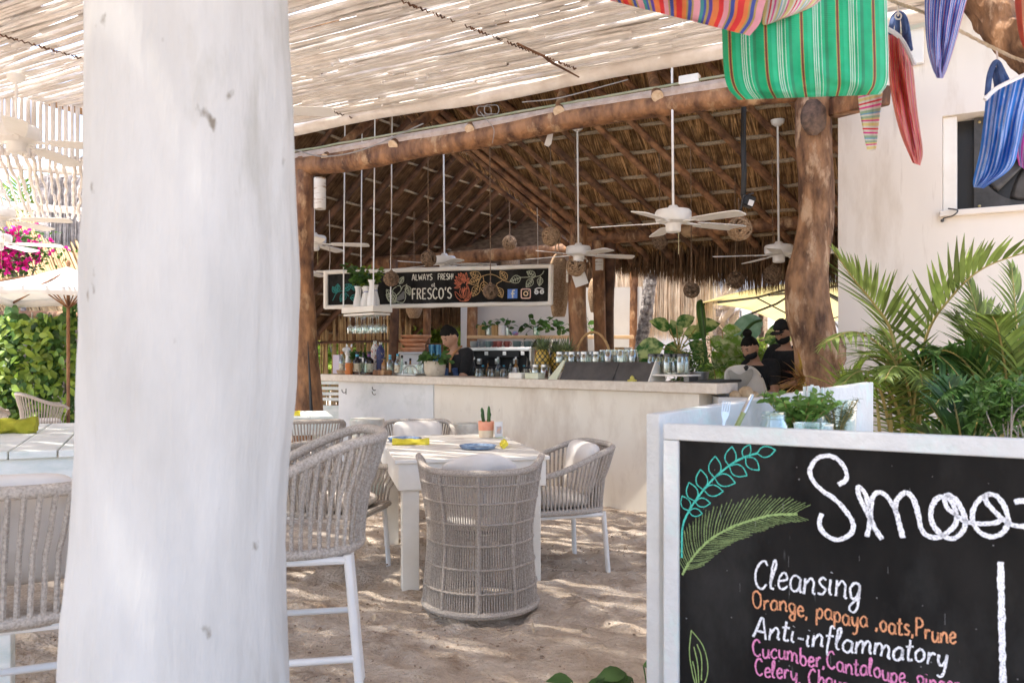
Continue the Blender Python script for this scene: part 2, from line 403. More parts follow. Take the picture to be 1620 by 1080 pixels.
MT['leaf'] = mat('leaf_green', (.04, .10, .02), (.11, .22, .045), rough=.45, scale=2, island=.45, transl=.35)
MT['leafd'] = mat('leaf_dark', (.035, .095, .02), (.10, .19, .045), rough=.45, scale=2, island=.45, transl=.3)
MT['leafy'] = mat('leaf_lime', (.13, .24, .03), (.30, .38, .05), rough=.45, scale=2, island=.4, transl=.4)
MT['leafv'] = mat('variegated_leaf', (.05, .16, .03), (.50, .58, .22), rough=.4, scale=9, lo=.45, hi=.6, island=.25, transl=.35)
MT['palm'] = mat('palm_green', (.13, .20, .035), (.30, .38, .10), rough=.4, scale=2, island=.45, transl=.45)
MT['palmstem'] = mat('palm_stem', (.30, .22, .06), (.42, .34, .12), rough=.5, scale=6)
MT['bamboo'] = mat('bamboo_cane', (.34, .21, .09), (.56, .38, .18), rough=.7, scale=5, island=.35)
MT['bark_grey'] = mat('palm_bark', (.24, .20, .17), (.46, .41, .37), rough=.95, scale=14, stretch=(1, 1, 3), bump=.9, bscale=26, bdist=.03)
MT['yellow'] = mat('yellow_cloth', (.66, .60, .02), (.74, .68, .04), rough=.85, scale=20)
MT['blackshirt'] = mat('black_cotton', (.012, .012, .013), (.02, .02, .021), rough=.9, scale=40, bump=.2, bscale=8, bdist=.02)
MT['skin'] = mat('skin', (.47, .26, .165), (.53, .30, .20), rough=.5, scale=12)
MT['hair'] = mat('black_hair', (.008, .007, .006), (.018, .015, .012), spec=.15, rough=.7, scale=60, stretch=(1, 1, 6), bump=.6, bscale=60)
MT['cream_canvas'] = mat('white_canvas', (.80, .78, .75), (.85, .83, .80), rough=.9, scale=3, transl=.3)
MT['white'] = mat('white_paint', (.80, .79, .77), rough=.55)
MT['orange'] = mat('papaya_skin', (.75, .32, .02), (.68, .45, .05), rough=.45, scale=9)
MT['bluecloth'] = mat('blue_cloth', (.02, .22, .42), (.25, .55, .72), rough=.8, scale=14, stretch=(4, 1, .3))
MT['brass'] = mat('brass', (.5, .4, .2), rough=.3, metal=.9)
# ================================================================ ground
def ground_z(x, y):
    z = .035*wob((x*.55, y*.55, 0))+.014*wob((x*1.7, y*1.7, 3))+.010*wob((x*4.2, y*4.2, 7))
    if y < 9: z += .014*wob((x*9.5, y*9.5, 11))+.008*wob((x*19, y*19, 15))*max(0, min(1, .5+1.5*wob((x*1.3, y*1.3, 21))))
    # sand banked against the bar front
    return z-.012
def build_ground():
    xs = list(np.concatenate([np.linspace(-300, -14, 14), np.linspace(-12, -4.2, 40), np.linspace(-4, 3.2, 300), np.linspace(3.4, 12, 40), np.linspace(14, 300, 14)]))
    ys = list(np.concatenate([np.linspace(-300, -6, 10), np.linspace(-5, 2.4, 16), np.linspace(2.5, 8.2, 250), np.linspace(8.4, 22, 50), np.linspace(25, 600, 14)]))
    mb = MB(); nx, ny = len(xs), len(ys); vv = []
    rs = random.Random(3)
    prints = [(rs.uniform(-3, 3.5), rs.uniform(3.0, 8.5), rs.uniform(0, 6.3), rs.uniform(.025, .05)) for _ in range(260)]
    PA = np.array(prints)
    for y in ys:
        for x in xs:
            z = ground_z(x, y)
            if 2.4 < y < 9.2 and -4 < x < 5:
                dx = x-PA[:, 0]; dy = y-PA[:, 1]; c = np.cos(PA[:, 2]); s_ = np.sin(PA[:, 2])
                a = (dx*c+dy*s_)/.15; b = (-dx*s_+dy*c)/.065; q = a*a+b*b
                z += float(np.sum(-PA[:, 3]*.62*np.exp(-q*1.3)+PA[:, 3]*.26*np.exp(-((np.sqrt(q)-1.5)**2)*5)))
            vv.append((float(x), float(y), z))
    mb.add(vv, [(j*nx+i, j*nx+i+1, (j+1)*nx+i+1, (j+1)*nx+i) for j in range(ny-1) for i in range(nx-1)])
    struct(mb, 'sand_ground', MT['sand'])
build_ground()
# small crumbs of coral and leaf litter lying on the sand
mb = MB(); rs = random.Random(5)
for k in range(5200):
    x, y = rs.uniform(-3, 2.2), 3.0+5.2*rs.random()**1.5
    if wob((x*1.3, y*1.3, 21))+.5*wob((x*3.1, y*3.1, 2)) < -.05 and rs.random() < .85: continue
    r = rs.uniform(.003, .010)*(1.6 if rs.random() < .05 else 1)
    mb.ball((x, y, ground_z(x, y)+r*.3), (r, r*rs.uniform(.6, 1.2), r*.6), 5, 4)
tag(mb.build('sand_crumbs', mat('crumbs', (.26, .18, .12), (.56, .44, .34), scale=3, island=.5, rough=.95)), 'small crumbs and clods scattered over the beige sand', 'sand crumbs', None, 'stuff')

mb = MB(); rs = random.Random(9)
for k in range(46):
    x, y = rs.uniform(-2.2, 1.6), rs.uniform(3.3, 7); a = rs.uniform(0, 6.28); mb.leaf((x, y, ground_z(x, y)+.012), (math.cos(a), math.sin(a), rs.uniform(-.05, .3)), rs.uniform(.03, .085), rs.uniform(.012, .03), Z, -.2, .2)
tag(mb.build('leaf_litter', mat('dry_leaf', (.42, .33, .22), (.62, .52, .40), rough=.8, scale=20, island=.5)), 'dry fallen leaves scattered on the sand between the chairs', 'leaf litter', None, 'stuff')
# ================================================================ logs
def log(mb, pts, radii, seg=18, n=10, amp=.10, f=3.0, seed=0, fl=0.0, caps=True):
    c = cat(pts, n); m = len(c); rr = []
    for i in range(m):
        t = i/(m-1)*(len(radii)-1); k = min(int(t), len(radii)-2); rr.append(lerp(radii[k], radii[k+1], t-k))
    L = [0]
    for i in range(1, m): L.append(L[-1]+(c[i]-c[i-1]).length)
    def rf(i, a):
        return 1+amp*mnoise.noise(V((math.cos(a)*1.1+seed, math.sin(a)*1.1, L[i]*f*.5)))+amp*.4*mnoise.noise(V((math.cos(a)*3+seed, math.sin(a)*3, L[i]*f*1.6)))+(fl*math.sin(a*5+seed) if fl else 0)
    mb.tube(c, rr, seg, caps, False, rf); return mb

# white painted trunk in the foreground: one thing
Yp = 1.62
rows = [(-420, 140, 452), (0, 133, 456), (150, 132, 459), (300, 130, 462), (430, 125, 470), (600, 122, 466), (720, 121, 454), (860, 114, 450), (975, 101, 453), (1080, 95, 457), (1300, 84, 458), (1640, 70, 452)]
pts = [P((l+r)/2+7, y, Yp) for y, l, r in rows][::-1]; rad = [(r-l-14)/2/FPX*Yp*.985 for y, l, r in rows][::-1]
pts[0].z = -.15
mb = MB(); cpt = cat(pts, 14); m = len(cpt); rr = []
for i in range(m):
    t = i/(m-1)*(len(rad)-1); k = min(int(t), len(rad)-2); rr.append(lerp(rad[k], rad[k+1], t-k))
def prf(i, a):
    z = cpt[i].z; q = V((math.cos(a)*1.2, math.sin(a)*1.2, z*.9))
    d = .04*mnoise.noise(q)+.028*mnoise.noise(V((math.cos(a)*2.6+4, math.sin(a)*2.6, z*2.6)))+.016*mnoise.noise(V((math.cos(a)*5+4, math.sin(a)*5, z*5)))
    d += .007*mnoise.noise(V((math.cos(a)*11, math.sin(a)*11, z*5)))+.005*mnoise.noise(V((math.cos(a)*16, math.sin(a)*16+7, z*26)))
    for ac, w, dep, z0, z1 in ((5.10, .035, .022, .9, 2.6), (4.60, .012, .022, .3, .95), (5.42, .05, .02, .9, 2.2), (4.9, .16, .02, 1.5, 2.1)):
        if z0 < z < z1:
            aa = (a-ac-.09*mnoise.noise(V((z*1.7, ac, 0)))+math.pi) % (2*math.pi)-math.pi
            d -= dep*math.exp(-(aa/w)**2)*min(1, (z-z0)*4, (z1-z)*4)
    return 1+d
mb.tube(cpt, rr, 150, True, False, prf)
post = thing('wooden_post', 'thick white painted tree trunk post in the foreground', 'post', (pts[0].x, pts[0].y, 0))
mb.build('trunk', MT['post_white'], post)

# ================================================================ white stick pergola, bay over the terrace
ZC = 3.57
perg = thing('stick_pergola', 'whitewashed stick pergola roof over the terrace, its edge log above the palapa beam', 'pergola', (0, 4, ZC))
def UV3(u, v, z): return U2*u+V2*v+Z*z
FA = V((-4.44, 7.13, 0)); FD = V((.88, .47, 0)).normalized()
def stick(mb, a, b, r, seg=6, amp=.018, step=.16):
    d = b-a; n = max(3, int(d.length/step)); sd = d.cross(Z).normalized(); s1, s2 = rnd(0, 90), rnd(0, 90)
    pp = []; rr = []
    for i in range(n+1):
        t = i/n; q = t*d.length
        pp.append(a+d*t+sd*(amp*mnoise.noise(V((q*1.5, s1, 0)))+amp*.5*mnoise.noise(V((q*5, s1, 4))))+Z*(amp*.6*mnoise.noise(V((q*1.5, s2, 9)))))
        rr.append(r*(1+.22*mnoise.noise(V((q*2.5, s2, 2)))))
    mb.tube(pp, rr, seg)
mb = MB(); v = -3.0
while v < 5.93:
    u = max(.638*v-9.94, -9.6)+rnd(-.05, .05); ue = 1.2 if v < 4.6 else .25
    while u < ue:
        L = rnd(1.4, 3.0)
        a = UV3(u, v+rnd(-.012, .012), ZC+rnd(-.02, .02)); b = UV3(min(u+L, ue+rnd(0, .15)), v+rnd(-.012, .012), ZC+rnd(-.02, .02))
        stick(mb, a, b, rnd(.010, .018), 6, .02); u += L-rnd(-.05, .2)
    v += rnd(.028, .044) if v > 2.5 else rnd(.015, .022)  # closer pitch out of view, added to keep sun spots off the trunk
for i in range(1900):      # second, broken layer of shorter sticks, added to break sunlight into patches
    v = rnd(-3, 5.85); u = rnd(max(.638*v-9.94, -9.6), 0)
    if mnoise.noise(V((u*.55, v*1.1, 3))) < (-.16 if v > 2.6 else -.7): continue
    L = rnd(.7, 2.0); stick(mb, UV3(u, v, ZC+.04), UV3(min(u+L, .25), v+rnd(-.02, .02), ZC+.045), rnd(.012, .019), 5, .02, .2)
mb.build('stick_mat', MT['stick'], perg)
mb = MB()
e0, e1 = P(452, 208, 8.15), P(1146, 80, 5.93)
dl = (e0-e1); log(mb, [e0+dl*.9, e0+dl*.3, e0, e0.lerp(e1, .3)+Z*.02, e0.lerp(e1, .55)-Z*.015, e0.lerp(e1, .8)+Z*.012, e1, e1-dl*.18, e1-dl*.42], [.05, .055, .058, .06, .06, .06, .06, .055, .05], 14, 12, .12, 2.5, 3)
mb.build('edge_log', MT['stick'], perg)
mb = MB()   # dark twisted tie lines and the loose twig
for (p0, p1) in (((640, 2), (912, 108)), ((5, 55), (132, 92)), ((515, 172), (560, 186))):
    Ya = (ZC-EYE-.03)*FPX/(HY-p0[1]); Yb = (ZC-EYE-.03)*FPX/(HY-p1[1]); a, b = P(*p0, Ya), P(*p1, Yb)
    n = max(6, int((b-a).length/.035)); 
    for i in range(n):
        if rnd(0, 1) < .18: continue
        c = a.lerp(b, (i+rnd(-.3, .3))/n)-Z*.008
        mb.tube([c-V((.012, .02, -.006)), c-Z*.008, c+V((.014, .016, .006))], rnd(.003, .008), 4)
mb.build('tie_wire', MT['logdark'], perg)
mb = MB(); a, b = P(818, 60, 5.70), P(916, 110, 6.28)
mb.tube([a-Z*.04, a.lerp(b, .4)-Z*.035, a.lerp(b, .5)-Z*.05, b-Z*.06], [.008, .009, .011, .006], 6); mb.build('loose_twig', MT['logdark'], perg)
mb = MB()   # two carrying poles above the sticks
for u0 in (-7.2, -4.6, -2.2, -.3): log(mb, [UV3(u0, .2, ZC+.07), UV3(u0+.1, 3, ZC+.075), UV3(u0, 6.0, ZC+.07)], [.045, .05, .045], 10, 8, .1)
mb.build('carrying_pole', MT['stick'], perg)

# second bay, left: short upright sticks at the step, then sticks running away
ZB = 3.10
bay = thing('stick_pergola', 'lower stick pergola roof at far left with upright stick fascia', 'pergola', (-5, 9, ZB))
mb = MB(); s = -7.5
PD = V((-.47, .88, 0))
while s < 2.2:
    c = FA+FD*s; px = CX+FPX*c.x/c.y
    if px < 410:
        stick(mb, V((c.x, c.y, ZC+.03+rnd(0, .06))), V((c.x, c.y, ZB-.02-rnd(0, .03))), rnd(.014, .022), 6, .022, .07)
    s += rnd(.036, .055)
mb.build('fascia_stick', MT['stick'], bay)
mb = MB(); s = -7.5
while s < 3.6:
    c = FA+FD*s
    t0, t1 = .02, 3.7+rnd(-.1, .1)
    # keep clear of the palapa
    ok = [t for t in np.linspace(t0, t1, 30) if CX+FPX*(c+PD*t).x/(c+PD*t).y < 405]
    if len(ok) > 3:
        stick(mb, V((c.x, c.y, ZB))+PD*ok[0]+Z*rnd(-.015, .015), V((c.x, c.y, ZB))+PD*ok[-1]+Z*rnd(-.015, .015), rnd(.013, .021), 6, .026, .12)
    s += rnd(.050, .082)
mb.build('stick_mat', MT['stick'], bay)
mb = MB()
for t in (.9, 3.4):
    a, b = FA+FD*-7.5+PD*t, FA+FD*1.4+PD*t
    log(mb, [a+Z*(ZB+.06), (a+b)/2+Z*(ZB+.07), b+Z*(ZB+.06)], [.045, .05, .045], 10, 8)
mb.build('carrying_pole', MT['stick'], bay)

# ================================================================ palapa
pal = thing('palapa_roof', 'steep thatched palapa roof with dark log rafters above the bar', 'palapa', (0, 9, 2.8))
VE, ZE, TR = 9.70, 2.80, .84             # back eave of the right slope
def Rz(v): return ZE+TR*(VE-v)
def Rp(u, v, off=0.0):
    n = V((V2.x*TR, V2.y*TR, 1)).normalized()
    return UV3(u, v, Rz(v))+n*off
def hipU(v): return -4.4+(v-9.6)*.885
U0L = -8.5
def Lz(u): return 2.6+.84*(u-U0L)
def Lp(u, v, off=0.0):
    n = V((-U2.x*.84, -U2.y*.84, 1)).normalized(); return UV3(u, v, Lz(u))+n*off
def thatch_courses(mb, fp, u0f, u1f, v0, v1, nv, step, blade, down, wid=.012):
    """rows of straw lying down-slope; fp(a,b,off) -> point, a across, b down the slope"""
    for j in range(nv+1):
        b = lerp(v0, v1, j/nv); a = u0f(b); a1 = u1f(b)
        while a < a1:
            L = blade*rnd(.75, 1.25); sk = rnd(-.06, .06); w = wid*rnd(.6, 1.5)
            o0 = rnd(-.035, -.005); o1 = o0-rnd(.0, .03)
            p0 = fp(a, b, o0); p1 = fp(a+sk, b+L*down, o1); p2 = fp(a+w, b, o0); p3 = fp(a+w*.4+sk, b+L*down, o1)
            mb.add([p0, p2, p3, p1], [(0, 1, 2, 3)]); a += step*rnd(.5, 1.5)
def sheet(mb, fp, quad, th=.14, n=10):
    """thick closed roof sheet over a (a,b) quad"""
    q = [V((x[0], x[1], 0)) for x in quad]; o = len(mb.v); vv = []
    for s_ in (0, th):
        for j in range(n+1):
            for i in range(n+1):
                c = q[0].lerp(q[1], i/n).lerp(q[3].lerp(q[2], i/n), j/n); vv.append(fp(c.x, c.y, s_))
    k = (n+1)*(n+1); ff = []
    for j in range(n):
        for i in range(n):
            a = j*(n+1)+i; f = (a, a+1, a+n+2, a+n+1); ff += [f, tuple(x+k for x in f[::-1])]
    for i in range(n):
        ff += [(i, i+1, i+1+k, i+k), (n*(n+1)+i, n*(n+1)+i+1, n*(n+1)+i+1+k, n*(n+1)+i+k), (i*(n+1), (i+1)*(n+1), (i+1)*(n+1)+k, i*(n+1)+k), (i*(n+1)+n, (i+1)*(n+1)+n, (i+1)*(n+1)+n+k, i*(n+1)+n+k)]
    mb.add(vv, ff)
# right slope
mb = MB(); sheet(mb, Rp, [(hipU(7.3), 7.3), (2.2, 7.3), (2.2, VE+.35), (hipU(VE+.35), VE+.35)])
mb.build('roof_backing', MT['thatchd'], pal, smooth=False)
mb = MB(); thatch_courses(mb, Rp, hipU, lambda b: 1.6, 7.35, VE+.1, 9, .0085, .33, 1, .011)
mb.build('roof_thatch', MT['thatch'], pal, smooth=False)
mb = MB()
for j in range(10):
    b = lerp(7.42, VE+.05, j/9); pp = []
    a = hipU(b)
    while a < 1.6: pp.append(Rp(a, b+.012*wob((a*3, j, 0)), -.045+.012*wob((a*4, j, 5)))); a += .12
    mb.tube(pp, [.022*(1+.35*wob((i*.7, j, 2))) for i in range(len(pp))], 7)
mb.build('fibre_band', MT['fibre'], pal)
ub = -4.55; k = 0
while ub < 1.4:
    mb = MB(); cl = max(0, 1-(ub+4.55)/1.3)
    ut = -6.25+(ub+4.55)*1.02; r = rnd(.032, .046)
    log(mb, [Rp(ut, 7.35, -.10), Rp(lerp(ut, ub, .45)+rnd(-.04, .04), 8.4, -.10-rnd(0, .02)), Rp(ub, VE-.02, -.10), Rp(ub+.12, VE+.28, -.10)], [r*.9, r, r*1.05, r], 8, 6, .12, 4, ub)
    mb.build('rafter', MT['rafter'], pal); ub += lerp(.42, .13, min(1, cl*1.1))*rnd(.85, 1.15); k += 1
# left slope
LV0, LV1 = 6.9, 13.3
def Lq(a, b, off=0.0): return Lp(b, a, off)        # a = v, b = u
mb = MB(); sheet(mb, Lq, [(LV0, -5.7), (LV1, -5.7), (LV1, -9.7), (LV0, -9.7)]); mb.build('roof_backing', MT['thatchd'], pal, smooth=False)
mb = MB(); thatch_courses(mb, Lq, lambda b: LV0, lambda b: LV1, -5.75, -9.4, 11, .012, .36, -1, .014)
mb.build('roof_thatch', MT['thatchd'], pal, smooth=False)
mb = MB()
for j in range(12):
    b = lerp(-5.8, -9.5, j/11); pp = [Lq(a, b+.015*wob((a*3, j, 0)), -.045) for a in np.linspace(LV0, LV1, 40)]
    mb.tube(pp, [.018*(1+.35*wob((i*.7, j, 8))) for i in range(len(pp))], 7)
mb.build('fibre_band', MT['fibre'], pal)
vv_ = LV0+.1
while vv_ < LV1:
    mb = MB(); r = rnd(.034, .05); log(mb, [Lp(-5.75, vv_+rnd(-.05, .05), -.10), Lp(-7.4, vv_+rnd(-.05, .05), -.11), Lp(-9.5, vv_+rnd(-.05, .05), -.10)], [r*.9, r, r], 8, 6, .12, 4, vv_)
    mb.build('rafter', MT['logdark'], pal); vv_ += rnd(.36, .5)
# unseen front slope added to block sun, above the open strip over the beam
def Fp(a, b, off=0.0):
    return UV3(a, b, 4.02+(b-7.28)*1.05)+(-V2*.7+Z*.7)*off
mb = MB(); sheet(mb, Fp, [(-9.5, 7.28), (2.2, 7.28), (2.2, 7.85), (-9.5, 7.85)]); mb.build('roof_backing', MT['thatchd'], pal, smooth=False)
mb = MB(); sheet(mb, lambda a, b, o: UV3(a, b, 4.27+.05*math.sin(a*2)+o), [(-9.5, 5.75), (.6, 5.75), (.6, 7.5), (-9.5, 7.5)], .10); mb.build('sun_block_sheet', MT['thatchd'], pal, smooth=False)  # unseen flat sheet added above the beam to keep sun off the bar
# logs: front beam, rear beams, stub rafters on the beam
bA, bB = V((-2.42, 9.18, 3.43)), V((2.42, 6.47, 3.43))
mb = MB(); db = bB-bA
log(mb, [bA-db*.02, bA+db*.12-Z*.02, bA+db*.25, bA+db*.45+Z*.02, bA+db*.6+Z*.05, bA+db*.8+Z*.05, bB, bB+db*.01], [.11, .12, .112, .105, .10, .095, .10, .10], 20, 14, .16, 2.2, 1)
beam = mb.build('front_beam', MT['log'], pal)
mb = MB(); mb.tube([bA+db*t+Z*(.088+(.05*t if t < .6 else .04))+V2*-.04 for t in np.linspace(.0, .97, 30)], [.055+.01*wob((i, 0, 0)) for i in range(30)], 8)
mb.build('dusty_top', MT['dust'], pal)
mb = MB(); mb.tube([bA+db*t+Z*(.150+.05*t+.008*wob((t*20, 1, 0)))-V2*.07 for t in np.linspace(-.02, .97, 50)], .012, 6)
mb.build('conduit', mat('green_conduit', (.28, .30, .17), (.40, .36, .24), scale=8, rough=.7), pal)
mb = MB()
pp = cat([bA+db*.02+Z*.15-V2*.13, bA+db*.10+Z*.02-V2*.15, bA+db*.20+Z*.03-V2*.15, bA+db*.33+Z*.2-V2*.12], 8); mb.tube(pp, .007, 5)
for c0 in (.455, .47): mb.tube([bA+db*c0+Z*.23-V2*.1+V((.07*math.cos(a), 0, .06*math.sin(a)*(1+.3*math.cos(a*2)))) for a in np.linspace(0, 6.28, 18)], .005, 5)
mb.tube(cat([bA+db*.45+Z*.22-V2*.13, bA+db*.47+Z*.1-V2*.16, bA+db*.48+Z*.02-V2*.15, bA+db*.475-Z*.1-V2*.13], 6), .004, 4)
mb.tube(cat([bA+db*.53+Z*.25-V2*.1, bA+db*.60+Z*.22-V2*.13, bA+db*.68+Z*.26-V2*.12, bA+db*.72+Z*.28-V2*.12], 6), .006, 5)
mb.build('cable', mat('grey_cable', (.24, .21, .18), (.33, .3, .26), scale=9), pal)
for (x0, y0, x1, y1, r) in ((515, 250, 566, 208, .050), (622, 230, 675, 186, .056), (743, 204, 768, 166, .045), (884, 176, 893, 140, .050), (1040, 152, 1031, 114, .050)):
    t = 0; a = ray_plane(x0, y0, bA-V2*.10, V2); b = ray_plane(x1, y1, bA+V2*.42, V2)
    d = (b-a)
    mb = MB(); log(mb, [a, a+d*.5, b, b+d*.6], [r*1.0, r, r*.95, r*.9], 14, 8, .08, 4, x0); mb.build('stub_rafter', MT['log'], pal)
    mb = MB(); dn = d.normalized(); M = dn.to_track_quat('Z', 'Y').to_matrix()
    mb.lathe([(r*1.02, 0), (r*1.02, .012)], a-dn*.008, 16, M); mb.build('cut_end', MT['logend'], pal)
mb = MB(); log(mb, [V((.98, 10.4, 2.80)), V((2.3, 9.75, 2.82)), V((3.7, 8.85, 2.80)), V((4.6, 8.35, 2.8))], [.085, .08, .08, .075], 14, 10, .1, 3, 4); mb.build('rear_beam', MT['log'], pal)
mb = MB(); log(mb, [V((-3.6, 13.3, 2.80)), V((-1.9, 12.7, 2.77)), V((-.2, 12.1, 2.82)), V((.9, 11.7, 2.84))], [.10, .105, .095, .09], 14, 10, .1, 3, 9); mb.build('rear_beam', MT['log'], pal)
mb = MB(); a, b = P(1318, 172, 6.42), P(1400, 150, 5.9)
mb.bar(a, b, .12, .14, .01); mb.build('front_beam', MT['log'], pal, label='squared brown beam end running to the white wall')
# sunlit hanging fringe behind the right rear beam
def fringe(mb, a, b, z0, zb, n, thick=.16, w=.013, jag=.12):
    for i in range(n):
        t = random.random(); c = a.lerp(b, t); zt = z0+rnd(-.05, .05); zl = zb(t)+jag*abs(random.gauss(0, 1))*rnd(.0, 1)+.06*wob((t*14, 0, 3))
        off = V((rnd(-1, 1), rnd(-1, 1), 0))*thick/2; dx = V((rnd(-.05, .05), rnd(-.05, .05), 0)); ang = rnd(0, 3.14); s_ = V((math.cos(ang), math.sin(ang), 0))*w*rnd(.5, 1.4)
        p0 = V((c.x, c.y, zt))+off; p1 = V((c.x, c.y, zl))+off+dx; pm = (p0+p1)/2+V((rnd(-.02, .02), rnd(-.02, .02), 0))
        mb.add([p0-s_/2, p0+s_/2, pm+s_/2, p1, pm-s_/2], [(0, 1, 2, 4), (4, 2, 3)])
mb = MB(); fa, fb = V((1.05, 10.95, 0)), V((4.4, 8.75, 0))
fringe(mb, fa, fb, 2.95, lambda t: lerp(2.44, 2.00, min(1, t*1.9)), 5600, .28, .016, .22)
mb.build('eave_fringe', MT['thatchd'], pal, smooth=False)
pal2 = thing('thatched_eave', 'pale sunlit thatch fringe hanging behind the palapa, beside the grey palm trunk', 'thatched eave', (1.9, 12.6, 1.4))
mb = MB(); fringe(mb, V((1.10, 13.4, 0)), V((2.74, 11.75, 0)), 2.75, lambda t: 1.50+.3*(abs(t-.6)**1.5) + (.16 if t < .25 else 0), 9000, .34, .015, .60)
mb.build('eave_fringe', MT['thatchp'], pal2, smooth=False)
pal3 = thing('thatched_eave', 'dark shaggy thatch eave behind the bar, over the bottle shelf', 'thatched eave', (-.3, 12.8, 1.9))
mb = MB(); fringe(mb, P(648, 470, 13.6), P(960, 470, 13.0), 2.75, lambda t: 1.78-.03*math.sin(t*9), 5200, .40, .022, .13); mb.build('eave_fringe', MT['thatchd'], pal3, smooth=False)
mb = MB(); sheet(mb, lambda a, b, o: V((P(640, 470, 13.6).lerp(P(965, 470, 13.0), a).x, lerp(13.5, 15.6, b)-a*.5, 2.60+b*1.3+o)), [(0, 0), (1, 0), (1, 1), (0, 1)]); mb.build('roof_backing', MT['thatchd'], pal3, smooth=False)
mb = MB(); fringe(mb, P(486, 470, 13.9), P(650, 470, 13.7), 2.9, lambda t: 2.12, 2600, .36, .02, .12); mb.build('eave_fringe', MT['thatchd'], pal, smooth=False)

# posts of the palapa, each a thing
def post_thing(pts, rad, m, label, seg=24, amp=.12, f=2.2, seed=0, extra=None, nn=12):
    t = thing('wooden_post', label, 'post', (pts[0].x, pts[0].y, 0))
    mb = MB(); log(mb, pts, rad, seg, nn, amp, f, seed); mb.build('trunk', m, t)
    if extra: extra(t)
    return t
Yr = 6.5
rr_ = [(1, 1258, 1322), (1, 1258, 1320)]
rows = [(890, 1255, 1335), (640, 1262, 1328), (600, 1261, 1327), (540, 1257, 1322), (490, 1247, 1312), (440, 1246, 1308), (400, 1256, 1311), (340, 1264, 1318), (280, 1264, 1319), (220, 1260, 1315), (175, 1259, 1314), (140, 1260, 1314)]
pts = [P((l+r)/2, y, Yr) for y, l, r in rows]; pts[0].z = -.1
def knot(t):
    mb = MB(); c = P(1287, 186, Yr-.14); mb.ball(c, (.10, .05, .14), 18, 12, None, lambda p: 1+.15*mnoise.noise(p*3)); mb.build('burl', mat('burl', (.05, .035, .028), (.16, .10, .07), scale=20, bump=.8, bscale=30), t)
    mb = MB(); c = P(1318, 560, Yr-.08); mb.ball(c, (.10, .09, .16), 18, 12, None, lambda p: 1+.25*mnoise.noise(p*2)); mb.build('burl', MT['bark'], t)
post_thing(pts, [(r-l)/2/FPX*Yr for y, l, r in rows], MT['bark'], 'gnarled brown tree trunk post with dark burl at right, under the green bag', 40, .13, 2.6, 3, knot, 8)
Yl = 9.1
rows = [(840, 459, 512), (650, 463, 510), (600, 463, 506), (560, 463, 502), (500, 466, 500), (430, 468, 496), (350, 468, 496), (285, 469, 497), (250, 470, 496)]
pts = [P((l+r)/2, y, Yl) for y, l, r in rows]; pts[0].z = -.1
def split(t):
    mb = MB(); a = [P(487, 540, Yl-.17), P(489, 580, Yl-.19), P(491, 620, Yl-.205), P(493, 660, Yl-.215)]
    mb.tube(cat(a, 6), [.004]+[.012]*23+[.016]*(len(cat(a, 6))-24), 6) if False else mb.tube(cat(a, 6), [.003+.019*(i/(len(cat(a, 6))-1))**.8*(1+.25*wob((i*.8, 0, 0))) for i in range(len(cat(a, 6)))], 6); mb.build('split_seam', MT['black'], t)
post_thing(pts, [(r-l)/2/FPX*Yl for y, l, r in rows], MT['log'], 'split brown log post at the left end of the bar', 32, .10, 1.6, 8, split, 8)
def simple_post(px0, px1, ytop, ybot, Y, m, label, seed):
    a, b = P(px1, ybot, Y), P(px0, ytop, Y); a.z = -.1
    return a, b
for (x0, x1, ya, w, Y, ztop, m, label, seed) in (
    (915, 915, 600, 29, 9.6, 2.85, 'log', 'thick orange brown log post behind the pineapples', 11),
    (946, 952, 600, 20, 10.2, 2.75, 'log', 'slim weathered post twinned with another, right of the thick log post', 12),
    (966, 962, 600, 20, 10.3, 2.75, 'logdark', 'slim darker post of the twin pair, nearest the sunlit thatch', 13),
    (622, 622, 590, 15, 12.2, 2.75, 'logdark', 'dark straight post behind the glass rack, left of the clay pots', 14),
    (676, 674, 590, 13, 12.6, 2.7, 'log', 'thin reddish post directly behind the barman', 15),
    (749, 748, 590, 17, 12.4, 2.75, 'log', 'reddish brown post at the left end of the wooden shelf', 16),
    (1003, 1000, 600, 14, 12.2, 2.6, 'log', 'leaning reddish post beside the grey palm trunk', 17)):
    r = w/2/FPX*Y; a = P(x1, ya, Y); b = P(x0, 430, Y)
    a = a+(a-b)*(a.z+.1)/(b.z-a.z); a.z = -.1; b2 = V((b.x, b.y, ztop))
    post_thing([a, a.lerp(b2, .4)+V((rnd(-.02, .02), 0, 0)), a.lerp(b2, .7)+V((rnd(-.02, .02), 0, 0)), b2], [r*1.08, r, r*.97, r*.95], MT[m], label, 18, .08, 2.2, seed)
